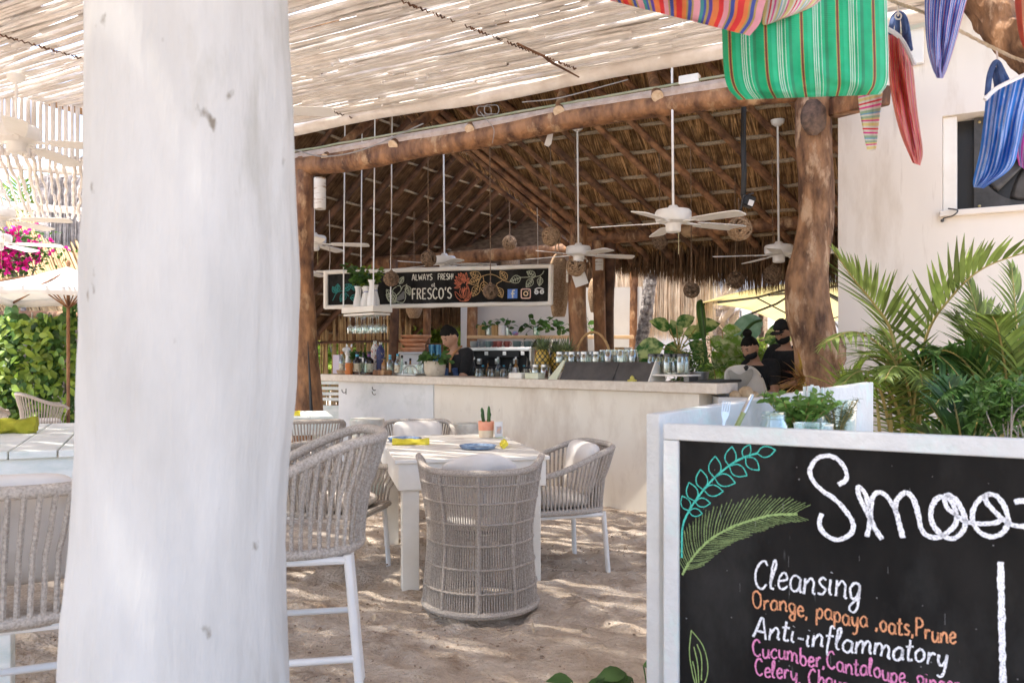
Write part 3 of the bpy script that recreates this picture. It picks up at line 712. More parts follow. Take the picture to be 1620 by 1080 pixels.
# ================================================================ rope chairs
def chair_curve(w, d, n=64, cr=.62):
    """plan of a U-shaped rail: front-left tip, round the back, front-right tip; chair faces -y"""
    pts = [(-w/2, -d*.5), (-w/2, -d*.15), (-w/2*.99, d*.15), (-w/2*.84, d*.40), (-w/2*.45, d*.5), (0, d*.52), (w/2*.45, d*.5), (w/2*.84, d*.40), (w/2*.99, d*.15), (w/2, -d*.15), (w/2, -d*.5)]
    c = cat([V((x, y, 0)) for x, y in pts], 8); L = [0]
    for i in range(1, len(c)): L.append(L[-1]+(c[i]-c[i-1]).length)
    out = []; k = 0
    for i in range(n+1):
        q = L[-1]*i/n
        while k < len(L)-2 and L[k+1] < q: k += 1
        out.append(c[k].lerp(c[k+1], (q-L[k])/max(1e-9, L[k+1]-L[k])))
    return out
def rope_chair(name, label, seat, loc, rz, group, m=None, foot=False, w=.60, d=.56, armh=.20, backh=.36, cushion=True, pillow=False, nst=60, sc=1.0, strap=.0068):
    m = m or MT['rope']; t = thing(name, label, 'chair', loc, rz, group, sc)
    n = nst*2; top = chair_curve(w, d, n); bot = chair_curve(w*.86, d*.86, n)
    def hh(i):
        x = abs(i/n-.5)*2                      # 0 at the back, 1 at the arm tips
        q = 1-x
        s = min(1, max(0, (q-.12)/.62)); s = s*s*(3-2*s)
        return lerp(armh, backh, s)-(.05*max(0, (x-.93)/.07))
    T = [V((p.x, p.y+(.05 if False else 0)+.03*(hh(i)-armh)/max(.01, backh-armh), seat+hh(i))) for i, p in enumerate(top)]
    B = [V((p.x, p.y, seat)) for p in bot]
    mb = MB(); mb.tube(T, .019, 10); mb.build('top_rail', m, t, world=False)
    mb = MB(); mb.tube(B, .019, 10); mb.tube([B[0], B[0]*.5+B[-1]*.5, B[-1]], .016, 8); mb.build('seat_rail', m, t, world=False)
    mb = MB()
    for i in range(1, n, 2):
        a, b = T[i], B[min(n, max(0, i+(1 if i < n/2 else -1)))]
        nn = V((a.x, a.y, 0)).normalized()
        for sg in (1,):
            mid = (a+b)/2-nn*.012+V((rnd(-.002, .002), rnd(-.002, .002), 0))
            mb.tube([a+nn*.012, a.lerp(b, .25).lerp(mid, .4)+nn*.004, mid, a.lerp(b, .8)-nn*.003, b+nn*.008], strap, 6, False)
    mb.build('rope_weave', m, t, world=False)
    # seat
    mb = MB(); ring = [p for p in bot]
    o = [V((p.x*.97, p.y*.97, seat+.004)) for p in ring]; k = len(o)
    mb.add([tuple(p) for p in o]+[tuple(p-Z*.03) for p in o], [tuple(range(k)), tuple(range(k, 2*k))[::-1]]+[(i, (i+1) % k, k+(i+1) % k, k+i) for i in range(k)])
    mb.build('seat', m, t, smooth=False, world=False)
    if cushion:
        mb = MB(); cu = []
        def cf(u, v):
            a = u*2*math.pi
            x = (w*.38)*math.copysign(abs(math.cos(a))**.55, math.cos(a)); y = (d*.36)*math.copysign(abs(math.sin(a))**.55, math.sin(a))
            th = v*math.pi; s = math.sin(th)**.45; return V((x*s, y*s-.02, seat+.05-.045*math.cos(th)))
        mb.grid(cf, 32, 12, False); mb.build('cushion', MT['cushion'], t, world=False)
    if pillow:
        def pf(u, v):
            a = u*2*math.pi; x = .21*math.copysign(abs(math.cos(a))**.32, math.cos(a)); z = .16*math.copysign(abs(math.sin(a))**.32, math.sin(a))
            th = v*math.pi; s = math.sin(th)**.8; return V((x*s, d*.30+z*s*.18-.075*math.cos(th)*(1-.5*(1-s)), seat+.235+z*s))
        mb = MB(); mb.grid(pf, 32, 14, False); mb.build('pillow', MT['cushion'], t, world=False)
    fx, fy = w*.40, d*.38
    legs = []
    for sx in (-1, 1):
        for sy in (-1, 1):
            a = V((sx*fx, sy*fy, seat-.01)); sp = 1.10 if not foot else 1.22
            b = V((sx*fx*sp, sy*fy*sp, -.03)); legs.append((a, b))
            mb = MB(); mb.tube([a, b], .0155, 12); mb.build('leg', MT['chairpaint'], t, world=False)
    mb = MB(); q = [V((sx*fx, sy*fy, seat-.028)) for sx, sy in ((-1, -1), (1, -1), (1, 1), (-1, 1))]
    for i in range(4): mb.tube([q[i], q[(i+1) % 4]], .0135, 8)
    mb.build('seat_frame', MT['chairpaint'], t, world=False)
    if foot:
        f = .34/seat*.92
        ends = [legs[0][0].lerp(legs[0][1], 1-f), legs[2][0].lerp(legs[2][1], 1-f), legs[3][0].lerp(legs[3][1], 1-f), legs[1][0].lerp(legs[1][1], 1-f)]
        mb = MB()
        for i in range(4): mb.tube([ends[i], ends[(i+1) % 4]], .0125, 10)
        mb.build('footrest', MT['chairpaint'], t, world=False)
    return t
def face(dx, dy): return math.atan2(dx, -dy)       # turn a chair that faces -y to face (dx,dy)
G1 = 'rope armchairs around the white tables'; G2 = 'grey rope bar stools at the counter table'
rope_chair('rope_bar_stool', 'grey rope bar stool on white tube legs, right beside the white trunk post', .645, (-.865, 2.97, 0), face(-1, -.20), G2, foot=True, cushion=False, nst=54, w=.62, d=.70, armh=.165, backh=.375, strap=.0074)
rope_chair('rope_bar_stool', 'grey rope bar stool seen from behind, left of the white trunk post', .585, (-1.50, 2.43, 0), face(-.40, .92), G2, foot=True, nst=44, w=.60, d=.57, armh=.19, backh=.36, strap=.0082, cushion=False, pillow=True)
rope_chair('rope_armchair', 'rope armchair with cream pillow at the right end of the central table', .375, (.265, 5.18, 0), face(-.93, -.30), G1, armh=.225, backh=.375, pillow=True, w=.62, d=.60)
rope_chair('rope_armchair', 'rope armchair tucked in at the left side of the central table, mostly behind the stool', .375, (-1.08, 5.05, 0), face(.95, -.25), G1, armh=.225, backh=.375)
rope_chair('rope_armchair', 'rope armchair with pillow at the far end of the central table, facing the camera', .375, P(662, 690, 6.75)*V((1, 0, 0))[0]+V((0, 0, 0)) if False else (-.77, 6.75, 0), face(.15, -1), G1, pillow=True, armh=.225, backh=.385)
rope_chair('rope_armchair', 'rope chair seen from behind at the farther left table by the split log post', .375, (-1.78, 7.2, 0), face(-.25, 1), G1, m=MT['ropep'], armh=.30, backh=.39)
rope_chair('rope_armchair', 'low rope chair between the white trunk post and the central table', .36, (-1.62, 5.75, 0), face(.55, .8), G1, armh=.24, backh=.36)
rope_chair('rope_armchair', 'pale rope armchair by the garden hedge under the white parasol', .375, (-6.45, 11.3, 0), face(.75, .5), G1, m=MT['ropep'], armh=.28, backh=.44, nst=44)
rope_chair('rope_armchair', 'rope armchair cut off by the left picture edge near the hedge', .36, (-6.55, 10.0, 0), face(-.3, 1), G1, m=MT['ropep'], armh=.28, backh=.38, nst=44)

# tub chair of vertical canes and weft rings
TS = .93
tub = thing('tub_chair', 'round woven rope tub chair with hourglass back, nearest the camera at the table', 'chair', (-.165, 4.30, .025))
prof = [(0.0, .315), (.08, .312), (.20, .300), (.32, .289), (.42, .290), (.52, .304), (.62, .322), (.70, .336), (.76, .345)]
def tr(z): return TS*tr0(z)
def tr0(z):
    for i in range(len(prof)-1):
        if z <= prof[i+1][0]:
            t = (z-prof[i][0])/(prof[i+1][0]-prof[i][0]); t = max(0, t); return lerp(prof[i][1], prof[i+1][1], t)
    return prof[-1][1]
def ttop(a):                                   # rim height round the tub; a=-pi/2 is the back (towards camera)
    q = (math.cos(a+math.pi/2)+1)/2            # 1 at back, 0 at the open front
    s = min(1, max(0, (q-.22)/.20)); return lerp(.43, .712, s*s*(3-2*s))+.055*math.exp(-((q-.56)/.16)**2)
mb = MB(); NS = 136
for k in range(NS):
    a = 2*math.pi*k/NS; zt = ttop(a)
    pp = [V((math.cos(a)*(tr(z)+rnd(-.001, .001)), math.sin(a)*(tr(z)+rnd(-.001, .001)), z)) for z in np.linspace(.015, zt, 12)]
    mb.tube(pp, .0043, 5, False)
mb.build('rope_weave', MT['ropep'], tub, world=False)
for zi in (.12, .235, .35, .455, .56, .65):
    mb = MB(); pp = [V((math.cos(a)*(tr(zi)+.006), math.sin(a)*(tr(zi)+.006), zi+.002*math.sin(a*60))) for a in np.linspace(-math.pi*.5-2.05, -math.pi*.5+2.05, 150)]
    mb.tube(pp, .006, 6); mb.build('weft_ring', MT['ropep'], tub, world=False)
for a in [-math.pi/2+x for x in (-2.0, -1.33, -.66, 0, .66, 1.33, 2.0)]:
    mb = MB(); mb.tube([V((math.cos(a)*(tr(z)+.003), math.sin(a)*(tr(z)+.003), z)) for z in np.linspace(.0, ttop(a), 16)], .0105, 8); mb.build('rib', MT['ropep'], tub, world=False)
mb = MB(); mb.tube([V((math.cos(a)*(tr(ttop(a))+.0), math.sin(a)*(tr(ttop(a))+.0), ttop(a))) for a in np.linspace(0, 2*math.pi, 120)][:-1], .017, 9, False, True); mb.build('top_rail', MT['ropep'], tub, world=False)
mb = MB(); mb.tube([V((math.cos(a)*.315*TS, math.sin(a)*.315*TS, .014)) for a in np.linspace(0, 2*math.pi, 70)][:-1], .018, 8, False, True); mb.build('base_ring', MT['ropep'], tub, world=False)
mb = MB(); mb.lathe([(.25, .37), (.255, .40)], (0, 0, 0), 40); mb.build('seat', MT['ropep'], tub, world=False)
def pf(u, v):
    a = u*2*math.pi; x = .215*math.copysign(abs(math.cos(a))**.6, math.cos(a)); z = .17*math.copysign(abs(math.sin(a))**.6, math.sin(a))
    th = v*math.pi; s = math.sin(th)**.6; return V((x*s*.93*(1+.06*math.sin(z*9)), -.155+x*x*1.5-z*s*.12-.055*math.cos(th), .615+z*s+.012*math.sin(x*16+1)))
mb = MB(); mb.grid(pf, 40, 16, False); mb.build('pillow', MT['cushion'], tub, world=False)
def cf(u, v):
    a = u*2*math.pi; th = v*math.pi; s = math.sin(th)**.45; return V((.23*math.cos(a)*s, .23*math.sin(a)*s, .44-.045*math.cos(th)))
mb = MB(); mb.grid(cf, 36, 12, False); mb.build('cushion', MT['cushion'], tub, world=False)

# ================================================================ tables
def table(name, label, loc, rz, w, d, h, m, mleg, leg=.095, apron=.15, nb=6, inset=.02, gap=.004, th=.022, along='y'):
    t = thing(name, label, 'table', loc, rz, None)
    if along == 'y':
        for i in range(nb):
            mb = MB(); bw = w/nb; mb.box((-w/2+bw*(i+.5), rnd(-.003, .003), h-th/2+rnd(-.001, .001)), (bw-gap, d, th), None, .003); mb.build('top_board', m, t, world=False, smooth=False)
    else:
        for i in range(nb):
            mb = MB(); bw = d/nb; mb.box((rnd(-.003, .003), -d/2+bw*(i+.5), h-th/2+rnd(-.001, .001)), (w, bw-gap, th), None, .003); mb.build('top_board', m, t, world=False, smooth=False)
    for (c, s) in (((0, -d/2+inset+.011, h-th-.002-apron/2), (w-2*inset, .022, apron)), ((0, d/2-inset-.011, h-th-.002-apron/2), (w-2*inset, .022, apron)), ((-w/2+inset+.011, 0, h-th-.002-apron/2), (.022, d-2*inset-.05, apron)), ((w/2-inset-.011, 0, h-th-.002-apron/2), (.022, d-2*inset-.05, apron))):
        mb = MB(); mb.box(c, s, None, .002); mb.build('apron', m, t, world=False, smooth=False)
    for sx in (-1, 1):
        for sy in (-1, 1):
            mb = MB(); mb.box((sx*(w/2-inset-leg/2-.024), sy*(d/2-inset-leg/2-.024), (h-th-.004)/2-.04), (leg, leg, h-th+.07), None, .004); mb.build('leg', mleg, t, world=False, smooth=False)
    return t
fl, fr_, br, bl = [ray_plane(x, y, V((0, 0, .735)), Z) for x, y in ((624, 723), (871, 722), (797, 690), (597, 687))]
ctr = (fl+fr_+br+bl)/4; wv = ((fr_-fl)+(br-bl))/2; dv = ((bl-fl)+(br-fr_))/2
TB = (ctr, math.atan2(-(bl-fl).x, (bl-fl).y))
table('dining_table', 'cream white wooden dining table set with blue plates in the centre', (ctr.x, ctr.y, 0), TB[1], (fr_-fl).length, (bl-fl).length, .735, MT['creamwood'], MT['creamwood'], nb=7, along='x', gap=.0025)
# counter-height table at left
c0 = ray_plane(0, 715, V((0, 0, .94)), Z); an = -math.atan2(-.44, 1)*-1
rzL = math.atan2(.44, 1)                            # rotation of the board direction (-.4,.92)
dL, wL = 1.5, 1.0
corner_dir = V((math.cos(rzL), math.sin(rzL), 0)); back = V((-math.sin(rzL), math.cos(rzL), 0))
cc = c0+corner_dir*.36+back*dL/2
table('counter_table', 'tall pale teal plank table at left, a green napkin on it', (cc.x, cc.y, 0), rzL, wL, dL, .94, MT['greenwood'], MT['greenwood'], leg=.115, apron=.13, nb=6, gap=.006, th=.03, inset=.03)
cA = P(480, 655, 8.0); table('dining_table', 'greyish white table beside the split log post', (-2.45, 8.05, 0), .3, 1.3, .9, .745, MT['greenwood'], MT['greenwood'], nb=6)
table('dining_table', 'small pale table corner by the hedge, right of the white parasol pole', (-6.0, 12.3, 0), .5, .9, .9, .60, MT['greenwood'], MT['greenwood'], nb=5)
# low tree-stump stools
for (px, py, Y, r, h, lab) in ((580, 661, 8.0, .165, .71, 'round limewashed stump stool by the white bar front, left of the table'), (739, 669, 7.3, .135, .72, 'limewashed stump stool with teal streaks behind the potted cactus')):
    p = P(px, py, Y); mb = MB()
    mb.lathe([(r*1.02, -.03), (r, .1), (r*.99, h*.6), (r*1.03, h-.02), (r*.98, h)], (p.x, p.y, 0), 28, None, True, True, lambda a, z: 1+.03*math.sin(a*3+z*3)+.02*math.sin(a*7))
    single(mb, 'stump_stool', mat('limewash_stump', (.50, .46, .40), (.66, .64, .58), scale=9, c3=(.38, .52, .47), c3scale=6, c3lo=.52, c3hi=.65, bump=.5, bscale=25, rough=.9), lab, 'stool', 'stump stools along the bar front')
# things on the tables
def tz(px, py, h=.737): return ray_plane(px, py, V((0, 0, h)), Z)
blue = mat('blue_glazed_plate', (.10, .16, .28), (.30, .40, .52), rough=.2, scale=14, lo=.4, hi=.6)
for (px, py, lab) in ((756, 709, 'blue glazed plate on the white table, in front of the potted cactus'), (640, 697, 'blue glazed plate on the white table, half under the yellow napkin')):
    p = tz(px, py); mb = MB()
    mb.lathe([(.075, 0), (.105, .004), (.118, .020), (.114, .021), (.100, .009), (.0, .008)], p, 40, None, True, False); single(mb, 'plate', blue, lab, 'plate', 'blue plates on the dining table')
yel = mat('yellow_napkin', (.66, .52, .03), (.78, .66, .08), rough=.9, scale=18, bump=.5, bscale=30)
oli = mat('olive_napkin', (.26, .25, .015), (.36, .35, .03), rough=.9, scale=18, bump=.5, bscale=30)
def napkin(p, d, L, r, m, lab):
    d = V(d).normalized(); mb = MB(); n = 26; pp = []; rr = []
    for i in range(n):
        t = i/(n-1); pp.append(p+d*(L*(t-.5))+Z*(r*.85)); k = 1+.08*math.sin(t*9)-.22*math.exp(-((t-.62)/.07)**2); rr.append(r*k)
    mb.tube(pp, rr, 18, True, False, lambda i, a: (1+.16*math.sin(a*3+i*.5)+.08*math.sin(a*7))*(.75 if abs(math.sin(a)) > .8 else 1.1))
    single(mb, 'rolled_napkin', m, lab, 'napkin', 'rolled cloth napkins')
napkin(tz(650, 703), (1, .12, 0), .24, .020, yel, 'yellow rolled napkin lying across the blue plate at the table edge')
napkin(tz(797, 706), (-.05, 1, 0), .21, .020, yel, 'small yellow rolled napkin right of the blue plate')
napkin(ray_plane(14, 684, V((0, 0, .944)), Z), (1, .25, 0), .24, .036, oli, 'olive green rolled napkin on the tall teal table')
napkin(ray_plane(458, 657, V((0, 0, .75)), Z), (1, .3, 0), .2, .022, yel, 'yellow napkin on the farther table by the split log post')
p = tz(769, 691); t = thing('potted_cactus', 'small cactus in a peach and cream clay pot on the white table', 'potted plant', p)
mb = MB(); mb.lathe([(.050, .0), (.054, .05)], p, 28, None, True, False); mb.build('pot_base', mat('pot_cream', (.74, .58, .40), (.80, .66, .48), scale=20), t)
mb = MB(); mb.lathe([(.0545, .05), (.056, .112), (.050, .112), (.048, .095), (0, .095)], p, 28, None, False, False); mb.build('pot', mat('pot_peach', (.80, .30, .17), (.84, .38, .24), scale=20), t)
mb = MB()
for (dx, h, l) in ((-.012, .11, -.03), (.012, .10, .02), (.02, .13, .0)):
    mb.tube(cat([p+V((dx, 0, .09)), p+V((dx+l*.4, 0, .09+h*.5)), p+V((dx+l*.4, 0, .09+h))], 6), [.012, .013, .013, .012, .012, .012, .013, .013, .012, .011, .01, .008, .004], 8, True, False, lambda i, a: 1+.15*math.sin(a*4))
mb.ball(p+V((-.03, 0, .19)), (.009, .009, .02), 8, 6); mb.ball(p+V((.028, .0, .16)), (.009, .009, .016), 8, 6)
mb.build('cactus', MT['leafd'], t)
p = tz(789, 692); t = thing('menu_card', 'small white card in a clear stand behind the peach pot', 'menu card', p, .5)
M = rotz(.75); mb = MB(); mb.box(p+V((0, 0, .06)), (.07, .004, .105), M, 0); mb.build('card', MT['white'], t, smooth=False)
mb = MB(); mb.box(p+M @ V((0, -.0035, .055)), (.045, .001, .05), M, 0); mb.build('print', mat('card_print', (.75, .42, .25), (.35, .45, .55), scale=25), t, smooth=False)
mb = MB(); mb.box(p+V((0, 0, .0035)), (.09, .05, .007), M, .002); mb.build('stand', MT['glassg'], t, smooth=False)
# ================================================================ bar counter
def bart(t): return V((-2.38+3.98*t, 10.2-3.78*t, 0))
BD = V((3.98, -3.78, 0)).normalized(); BN = V((-BD.y, BD.x, 0))*1.0      # BN points behind the bar
if BN.y < 0: BN = -BN
BH = 1.10
bar = thing('bar_counter', 'white plastered bar counter with a thick speckled stone top', 'bar counter', (bart(.5).x, bart(.5).y, 0))
A, B = bart(0), bart(1.0)
def prism(mb, poly, z0, z1, bev=0):
    k = len(poly); mb.add([(p.x, p.y, z0) for p in poly]+[(p.x, p.y, z1) for p in poly], [tuple(range(k))[::-1], tuple(range(k, 2*k))]+[(i, (i+1) % k, k+(i+1) % k, k+i) for i in range(k)])
mb = MB(); prism(mb, [A, B, B+BN*.34, A+BN*.62], BH-.083, BH); o = mb.build('counter_top', MT['slab'], bar, smooth=False)
bv = o.modifiers.new('bevel', 'BEVEL'); bv.width = .008; bv.segments = 2
a1 = bart(.045)+BN*.10; a2 = bart(.375)+BN*.06; b2 = bart(.965)+BN*.06
mb = MB(); prism(mb, [a1, a2, a2+BN*.40, a1+BN*.45], -.1, BH-.086); mb.build('front_wall', MT['plasterw'], bar, smooth=False, label='white left section of the bar front')
mb = MB(); prism(mb, [a2+BD*.003+BN*.012, b2, b2+BN*.26, a2+BD*.003+BN*.40], -.1, BH-.087); mb.build('front_wall', MT['plaster'], bar, smooth=False, label='cream right section of the bar front')
mb = MB(); prism(mb, [B+BD*.0+BN*.02, B+BD*.32+BN*.30, B+BD*.30+BN*1.3, B+BN*1.3-BD*.3, B-BD*.3+BN*.4], BH-.30, BH-.11); mb.build('side_counter', MT['plasterg'], bar, smooth=False)
for (px, py, k) in ((548, 617, 1), (596, 613, 2)):
    q = ray_plane(px, py, a1, BN); mb = MB(); y = BN*-.012
    for j in range(k): mb.tube(cat([q+y*.3-Z*(.02+.05*j), q+y*3-Z*(.03+.05*j), q+y*5-Z*(.015+.05*j), q+y*5.5+Z*(.012-.05*j)], 5), .005, 5)
    mb.tube([q+y*.4-Z*(.05*k), q+y*.4+Z*.02], .006, 5); mb.build('coat_hook', MT['darksteel'], bar)
# pale slatted crate wall left of the bar, behind the split post
mb = MB(); base = P(512, 655, 10.6)
for i in range(4): mb.box(V((base.x, base.y, .98-.07*i)), (.55, .03, .04), rotz(-.3), .004)
mb.box(V((base.x, base.y+.02, .38)), (.60, .04, .62), rotz(-.3), .006)
for s in (-.25, .27): mb.box(V((base.x+s, base.y+.045, .55)), (.05, .03, 1.05), rotz(-.3), .004)
single(mb, 'slatted_panel', MT['greenwood'], 'pale teal slatted panel between the split log post and the bar', 'panel', None, False)
# ================================================================ single-stroke handwriting
FONT = {  # glyph: (advance, [strokes]); baseline 0, x-height .55, capitals 1
 'a': (.52, [[(.42, .5), (.22, .56), (.06, .38), (.08, .1), (.24, 0), (.40, .16), (.43, .5)], [(.43, .5), (.43, .12), (.52, .02)]]),
 'b': (.5, [[(.08, 1), (.08, .05)], [(.08, .35), (.25, .55), (.43, .36), (.38, .06), (.2, 0), (.08, .12)]]),
 'c': (.46, [[(.42, .44), (.26, .56), (.08, .38), (.08, .14), (.24, 0), (.43, .1)]]),
 'd': (.52, [[(.42, .5), (.22, .56), (.06, .3), (.2, 0), (.42, .16)], [(.43, 1), (.43, .1), (.5, .0)]]),
 'e': (.46, [[(.08, .27), (.38, .34), (.34, .52), (.2, .56), (.07, .34), (.12, .06), (.28, 0), (.44, .12)]]),
 'f': (.4, [[(.36, .9), (.24, 1), (.18, .8), (.16, -.25), (.24, -.36)], [(.02, .52), (.36, .54)]]),
 'g': (.5, [[(.42, .5), (.22, .56), (.06, .36), (.2, .04), (.40, .2), (.43, .5)], [(.43, .5), (.42, -.2), (.28, -.4), (.1, -.3), (.2, -.1), (.48, .1)]]),
 'h': (.5, [[(.1, 1), (.08, 0)], [(.08, .3), (.26, .56), (.4, .42), (.42, .08), (.5, 0)]]),
 'i': (.24, [[(.08, .52), (.08, .1), (.18, 0)], [(.09, .74), (.10, .76)]]),
 'l': (.28, [[(.04, .2), (.2, .8), (.16, 1.02), (.07, .84), (.08, .12), (.22, 0)]]),
 'm': (.78, [[(.06, .54), (.07, 0)], [(.07, .3), (.2, .55), (.34, .46), (.36, 0)], [(.36, .3), (.5, .55), (.64, .44), (.66, .06), (.76, .02)]]),
 'n': (.52, [[(.06, .54), (.07, 0)], [(.07, .3), (.26, .56), (.41, .42), (.42, .08), (.52, .02)]]),
 'o': (.5, [[(.24, .56), (.07, .36), (.1, .08), (.26, 0), (.42, .2), (.38, .48), (.24, .56), (.2, .5)]]),
 'p': (.5, [[(.08, .54), (.07, -.38)], [(.08, .36), (.26, .56), (.42, .38), (.36, .08), (.2, .02), (.08, .12)]]),
 'r': (.4, [[(.08, .54), (.08, 0)], [(.08, .3), (.22, .53), (.36, .5)]]),
 's': (.42, [[(.36, .48), (.2, .56), (.08, .44), (.2, .3), (.36, .16), (.24, .01), (.06, .06)]]),
 't': (.36, [[(.16, .9), (.14, .1), (.26, 0), (.34, .06)], [(.0, .6), (.32, .62)]]),
 'u': (.5, [[(.07, .54), (.08, .14), (.2, 0), (.38, .14), (.42, .54)], [(.42, .5), (.42, .1), (.5, 0)]]),
 'v': (.46, [[(.05, .54), (.22, .02), (.40, .54)]]),
 'x': (.44, [[(.05, .54), (.38, .02)], [(.38, .54), (.05, .02)]]),
 'y': (.5, [[(.06, .54), (.1, .2), (.24, .06), (.40, .3), (.43, .54)], [(.43, .54), (.38, -.2), (.24, -.42), (.1, -.36)]]),
 'A': (.62, [[(.02, 0), (.26, 1), (.34, 1), (.56, 0)], [(.1, .34), (.5, .36)]]),
 'C': (.6, [[(.5, .84), (.36, 1), (.16, .86), (.05, .48), (.16, .1), (.36, 0), (.54, .18)]]),
 'E': (.5, [[(.44, .98), (.08, 1), (.08, 0), (.44, .02)], [(.08, .52), (.36, .52)]]),
 'F': (.48, [[(.44, .98), (.08, 1), (.07, 0)], [(.08, .52), (.36, .52)]]),
 'H': (.58, [[(.08, 1), (.07, 0)], [(.48, 1), (.48, 0)], [(.08, .5), (.48, .52)]]),
 'L': (.46, [[(.08, 1), (.08, .02), (.42, .02)]]),
 'O': (.64, [[(.3, 1), (.1, .8), (.06, .35), (.2, .03), (.38, .03), (.54, .35), (.5, .8), (.3, 1)]]),
 'P': (.52, [[(.08, .98), (.07, 0)], [(.04, .96), (.3, 1), (.46, .82), (.38, .58), (.08, .46)]]),
 'R': (.54, [[(.08, 1), (.07, 0)], [(.06, .98), (.36, .96), (.42, .74), (.3, .54), (.08, .5)], [(.24, .5), (.48, 0)]]),
 'S': (.54, [[(.46, .86), (.32, 1), (.14, .9), (.1, .68), (.28, .52), (.46, .34), (.42, .08), (.24, 0), (.06, .12)]]),
 'W': (.8, [[(.04, 1), (.2, .02), (.38, .72), (.56, .02), (.74, 1)]]),
 'Y': (.54, [[(.04, 1), (.28, .48), (.5, 1)], [(.28, .48), (.26, 0)]]),
 '!': (.24, [[(.16, 1), (.11, .28)], [(.09, .06), (.10, .03)]]),
 ',': (.24, [[(.1, .06), (.1, -.06), (.04, -.16)]]), '.': (.22, [[(.08, .03), (.10, .01)]]), "'": (.2, [[(.12, 1.06), (.06, .78)]]), '-': (.36, [[(.05, .28), (.3, .29)]]), ' ': (.36, []),
}
ANGULAR = set('AEFHLWYvx!')
def text_strokes(txt, h, space=.06, shear=0.0):
    """list of polylines in (x,y), baseline at 0, capital height h"""
    out = []; x = 0
    for ch in txt:
        adv, st = FONT[ch]
        for s_ in st:
            pts = [((x+p[0]+shear*p[1])*h, p[1]*h) for p in s_]
            if ch in ANGULAR and len(s_) > 2:
                q = []
                for i in range(len(pts)-1):
                    for k in range(4): q.append((lerp(pts[i][0], pts[i+1][0], k/4), lerp(pts[i][1], pts[i+1][1], k/4)))
                q.append(pts[-1]); pts2 = q
            else: pts2 = [(p.x, p.y) for p in cat([(a, b) for a, b in pts], 6)]
            out.append(pts2)
        x += adv+space
    return out, x*h
def chalk(name, c, cover=.5):
    """chalk dust on slate: streaky, board shows between the grains"""
    return mat(name, tuple(x*.42 for x in c), c, rough=.95, scale=260, detail=4, lo=.34, hi=.52, spec=.05)
CH = {'white': chalk('white_chalk', (.90, .89, .90)), 'orange': chalk('orange_chalk', (.80, .36, .18)), 'pink': chalk('pink_chalk', (.80, .28, .50)), 'teal': chalk('teal_chalk', (.10, .62, .50)), 'green': chalk('green_chalk', (.34, .46, .17)),
      'tan': chalk('tan_chalk', (.50, .33, .15)), 'red': chalk('red_chalk', (.66, .20, .11)), 'grey': chalk('grey_chalk', (.44, .46, .34)), 'cream': chalk('cream_chalk', (.78, .74, .62)), 'dgreen': chalk('dim_green_chalk', (.22, .29, .12)), 'dteal': chalk('dark_teal_chalk', (.05, .26, .24))}
# ================================================================ drink station with the chalkboard front
S0 = P(1049, 670, 2.2); UB = V((.857, -.515, 0)).normalized(); NB = V((-.515, -.857, 0)).normalized()      # NB faces the camera
ST = S0.z
sta = thing('drink_station', 'lime-washed white drink station with a chalkboard menu on its front', 'drink station', (S0.x+.4, S0.y, 0))
board_p = S0.copy()+NB*-.012
def bp(px, py): return ray_plane(px, py, board_p, NB)
WB = 1.02; FW = .042
def fr(x0, x1, z0, z1, d0, d1, mb, bev=.003):
    c = S0*1; c.z = 0; cc = c+UB*((x0+x1)/2)-NB*((d0+d1)/2)+Z*((z0+z1)/2)
    M = Matrix((UB, -NB, Z)).transposed(); mb.box(cc, (x1-x0, d1-d0, z1-z0), M, bev)
mb = MB(); fr(0, WB, ST-FW, ST, 0, .036, mb); fr(0, FW, .06, ST-FW-.0015, 0, .036, mb); fr(WB-FW, WB, .06, ST-FW-.0015, 0, .036, mb); fr(FW+.001, WB-FW-.001, .06, .06+FW, 0, .036, mb)
mb.build('board_frame', MT['whitewood'], sta, smooth=False)
mb = MB(); fr(FW-.004, WB-FW+.004, .06+FW-.004, ST-FW+.004, .012, .030, mb, 0); board = mb.build('chalkboard', MT['chalk_black'], sta, smooth=False)
# side wall of the station, running away to the right-rear
q0 = P(1022, 654, 2.28); q1 = P(1366, 604, 3.55); dS = V((q1.x-q0.x, q1.y-q0.y, 0)); nS = V((dS.y, -dS.x, 0)).normalized()
mb = MB(); th = .042
k = [q0, q1]; vv = []
for z0, z1, p in ((.05, q0.z, q0), (.05, q1.z, q1)):
    for off in (0, th): vv += [V((p.x, p.y, z0))+nS*off, V((p.x, p.y, z1))+nS*off]
mb.add(vv, [(0, 1, 3, 2), (4, 6, 7, 5), (0, 4, 5, 1), (2, 3, 7, 6), (1, 5, 7, 3), (0, 2, 6, 4)]); o = mb.build('side_panel', MT['whitewood'], sta, smooth=False)
bv = o.modifiers.new('bevel', 'BEVEL'); bv.width = .004; bv.segments = 2
mb = MB(); A0 = V((q0.x, q0.y, 0))+nS*th
prism(mb, [A0+dS*.02+nS*.004, S0*V((1, 1, 0))[0] if False else V((S0.x, S0.y, 0))+UB*WB-NB*.04, V((q1.x, q1.y, 0))+UB*.95, V((q1.x, q1.y, 0))+nS*(th+.004)-dS*.04], .955, .985)
mb.build('station_top', MT['whitewood'], sta, smooth=False)
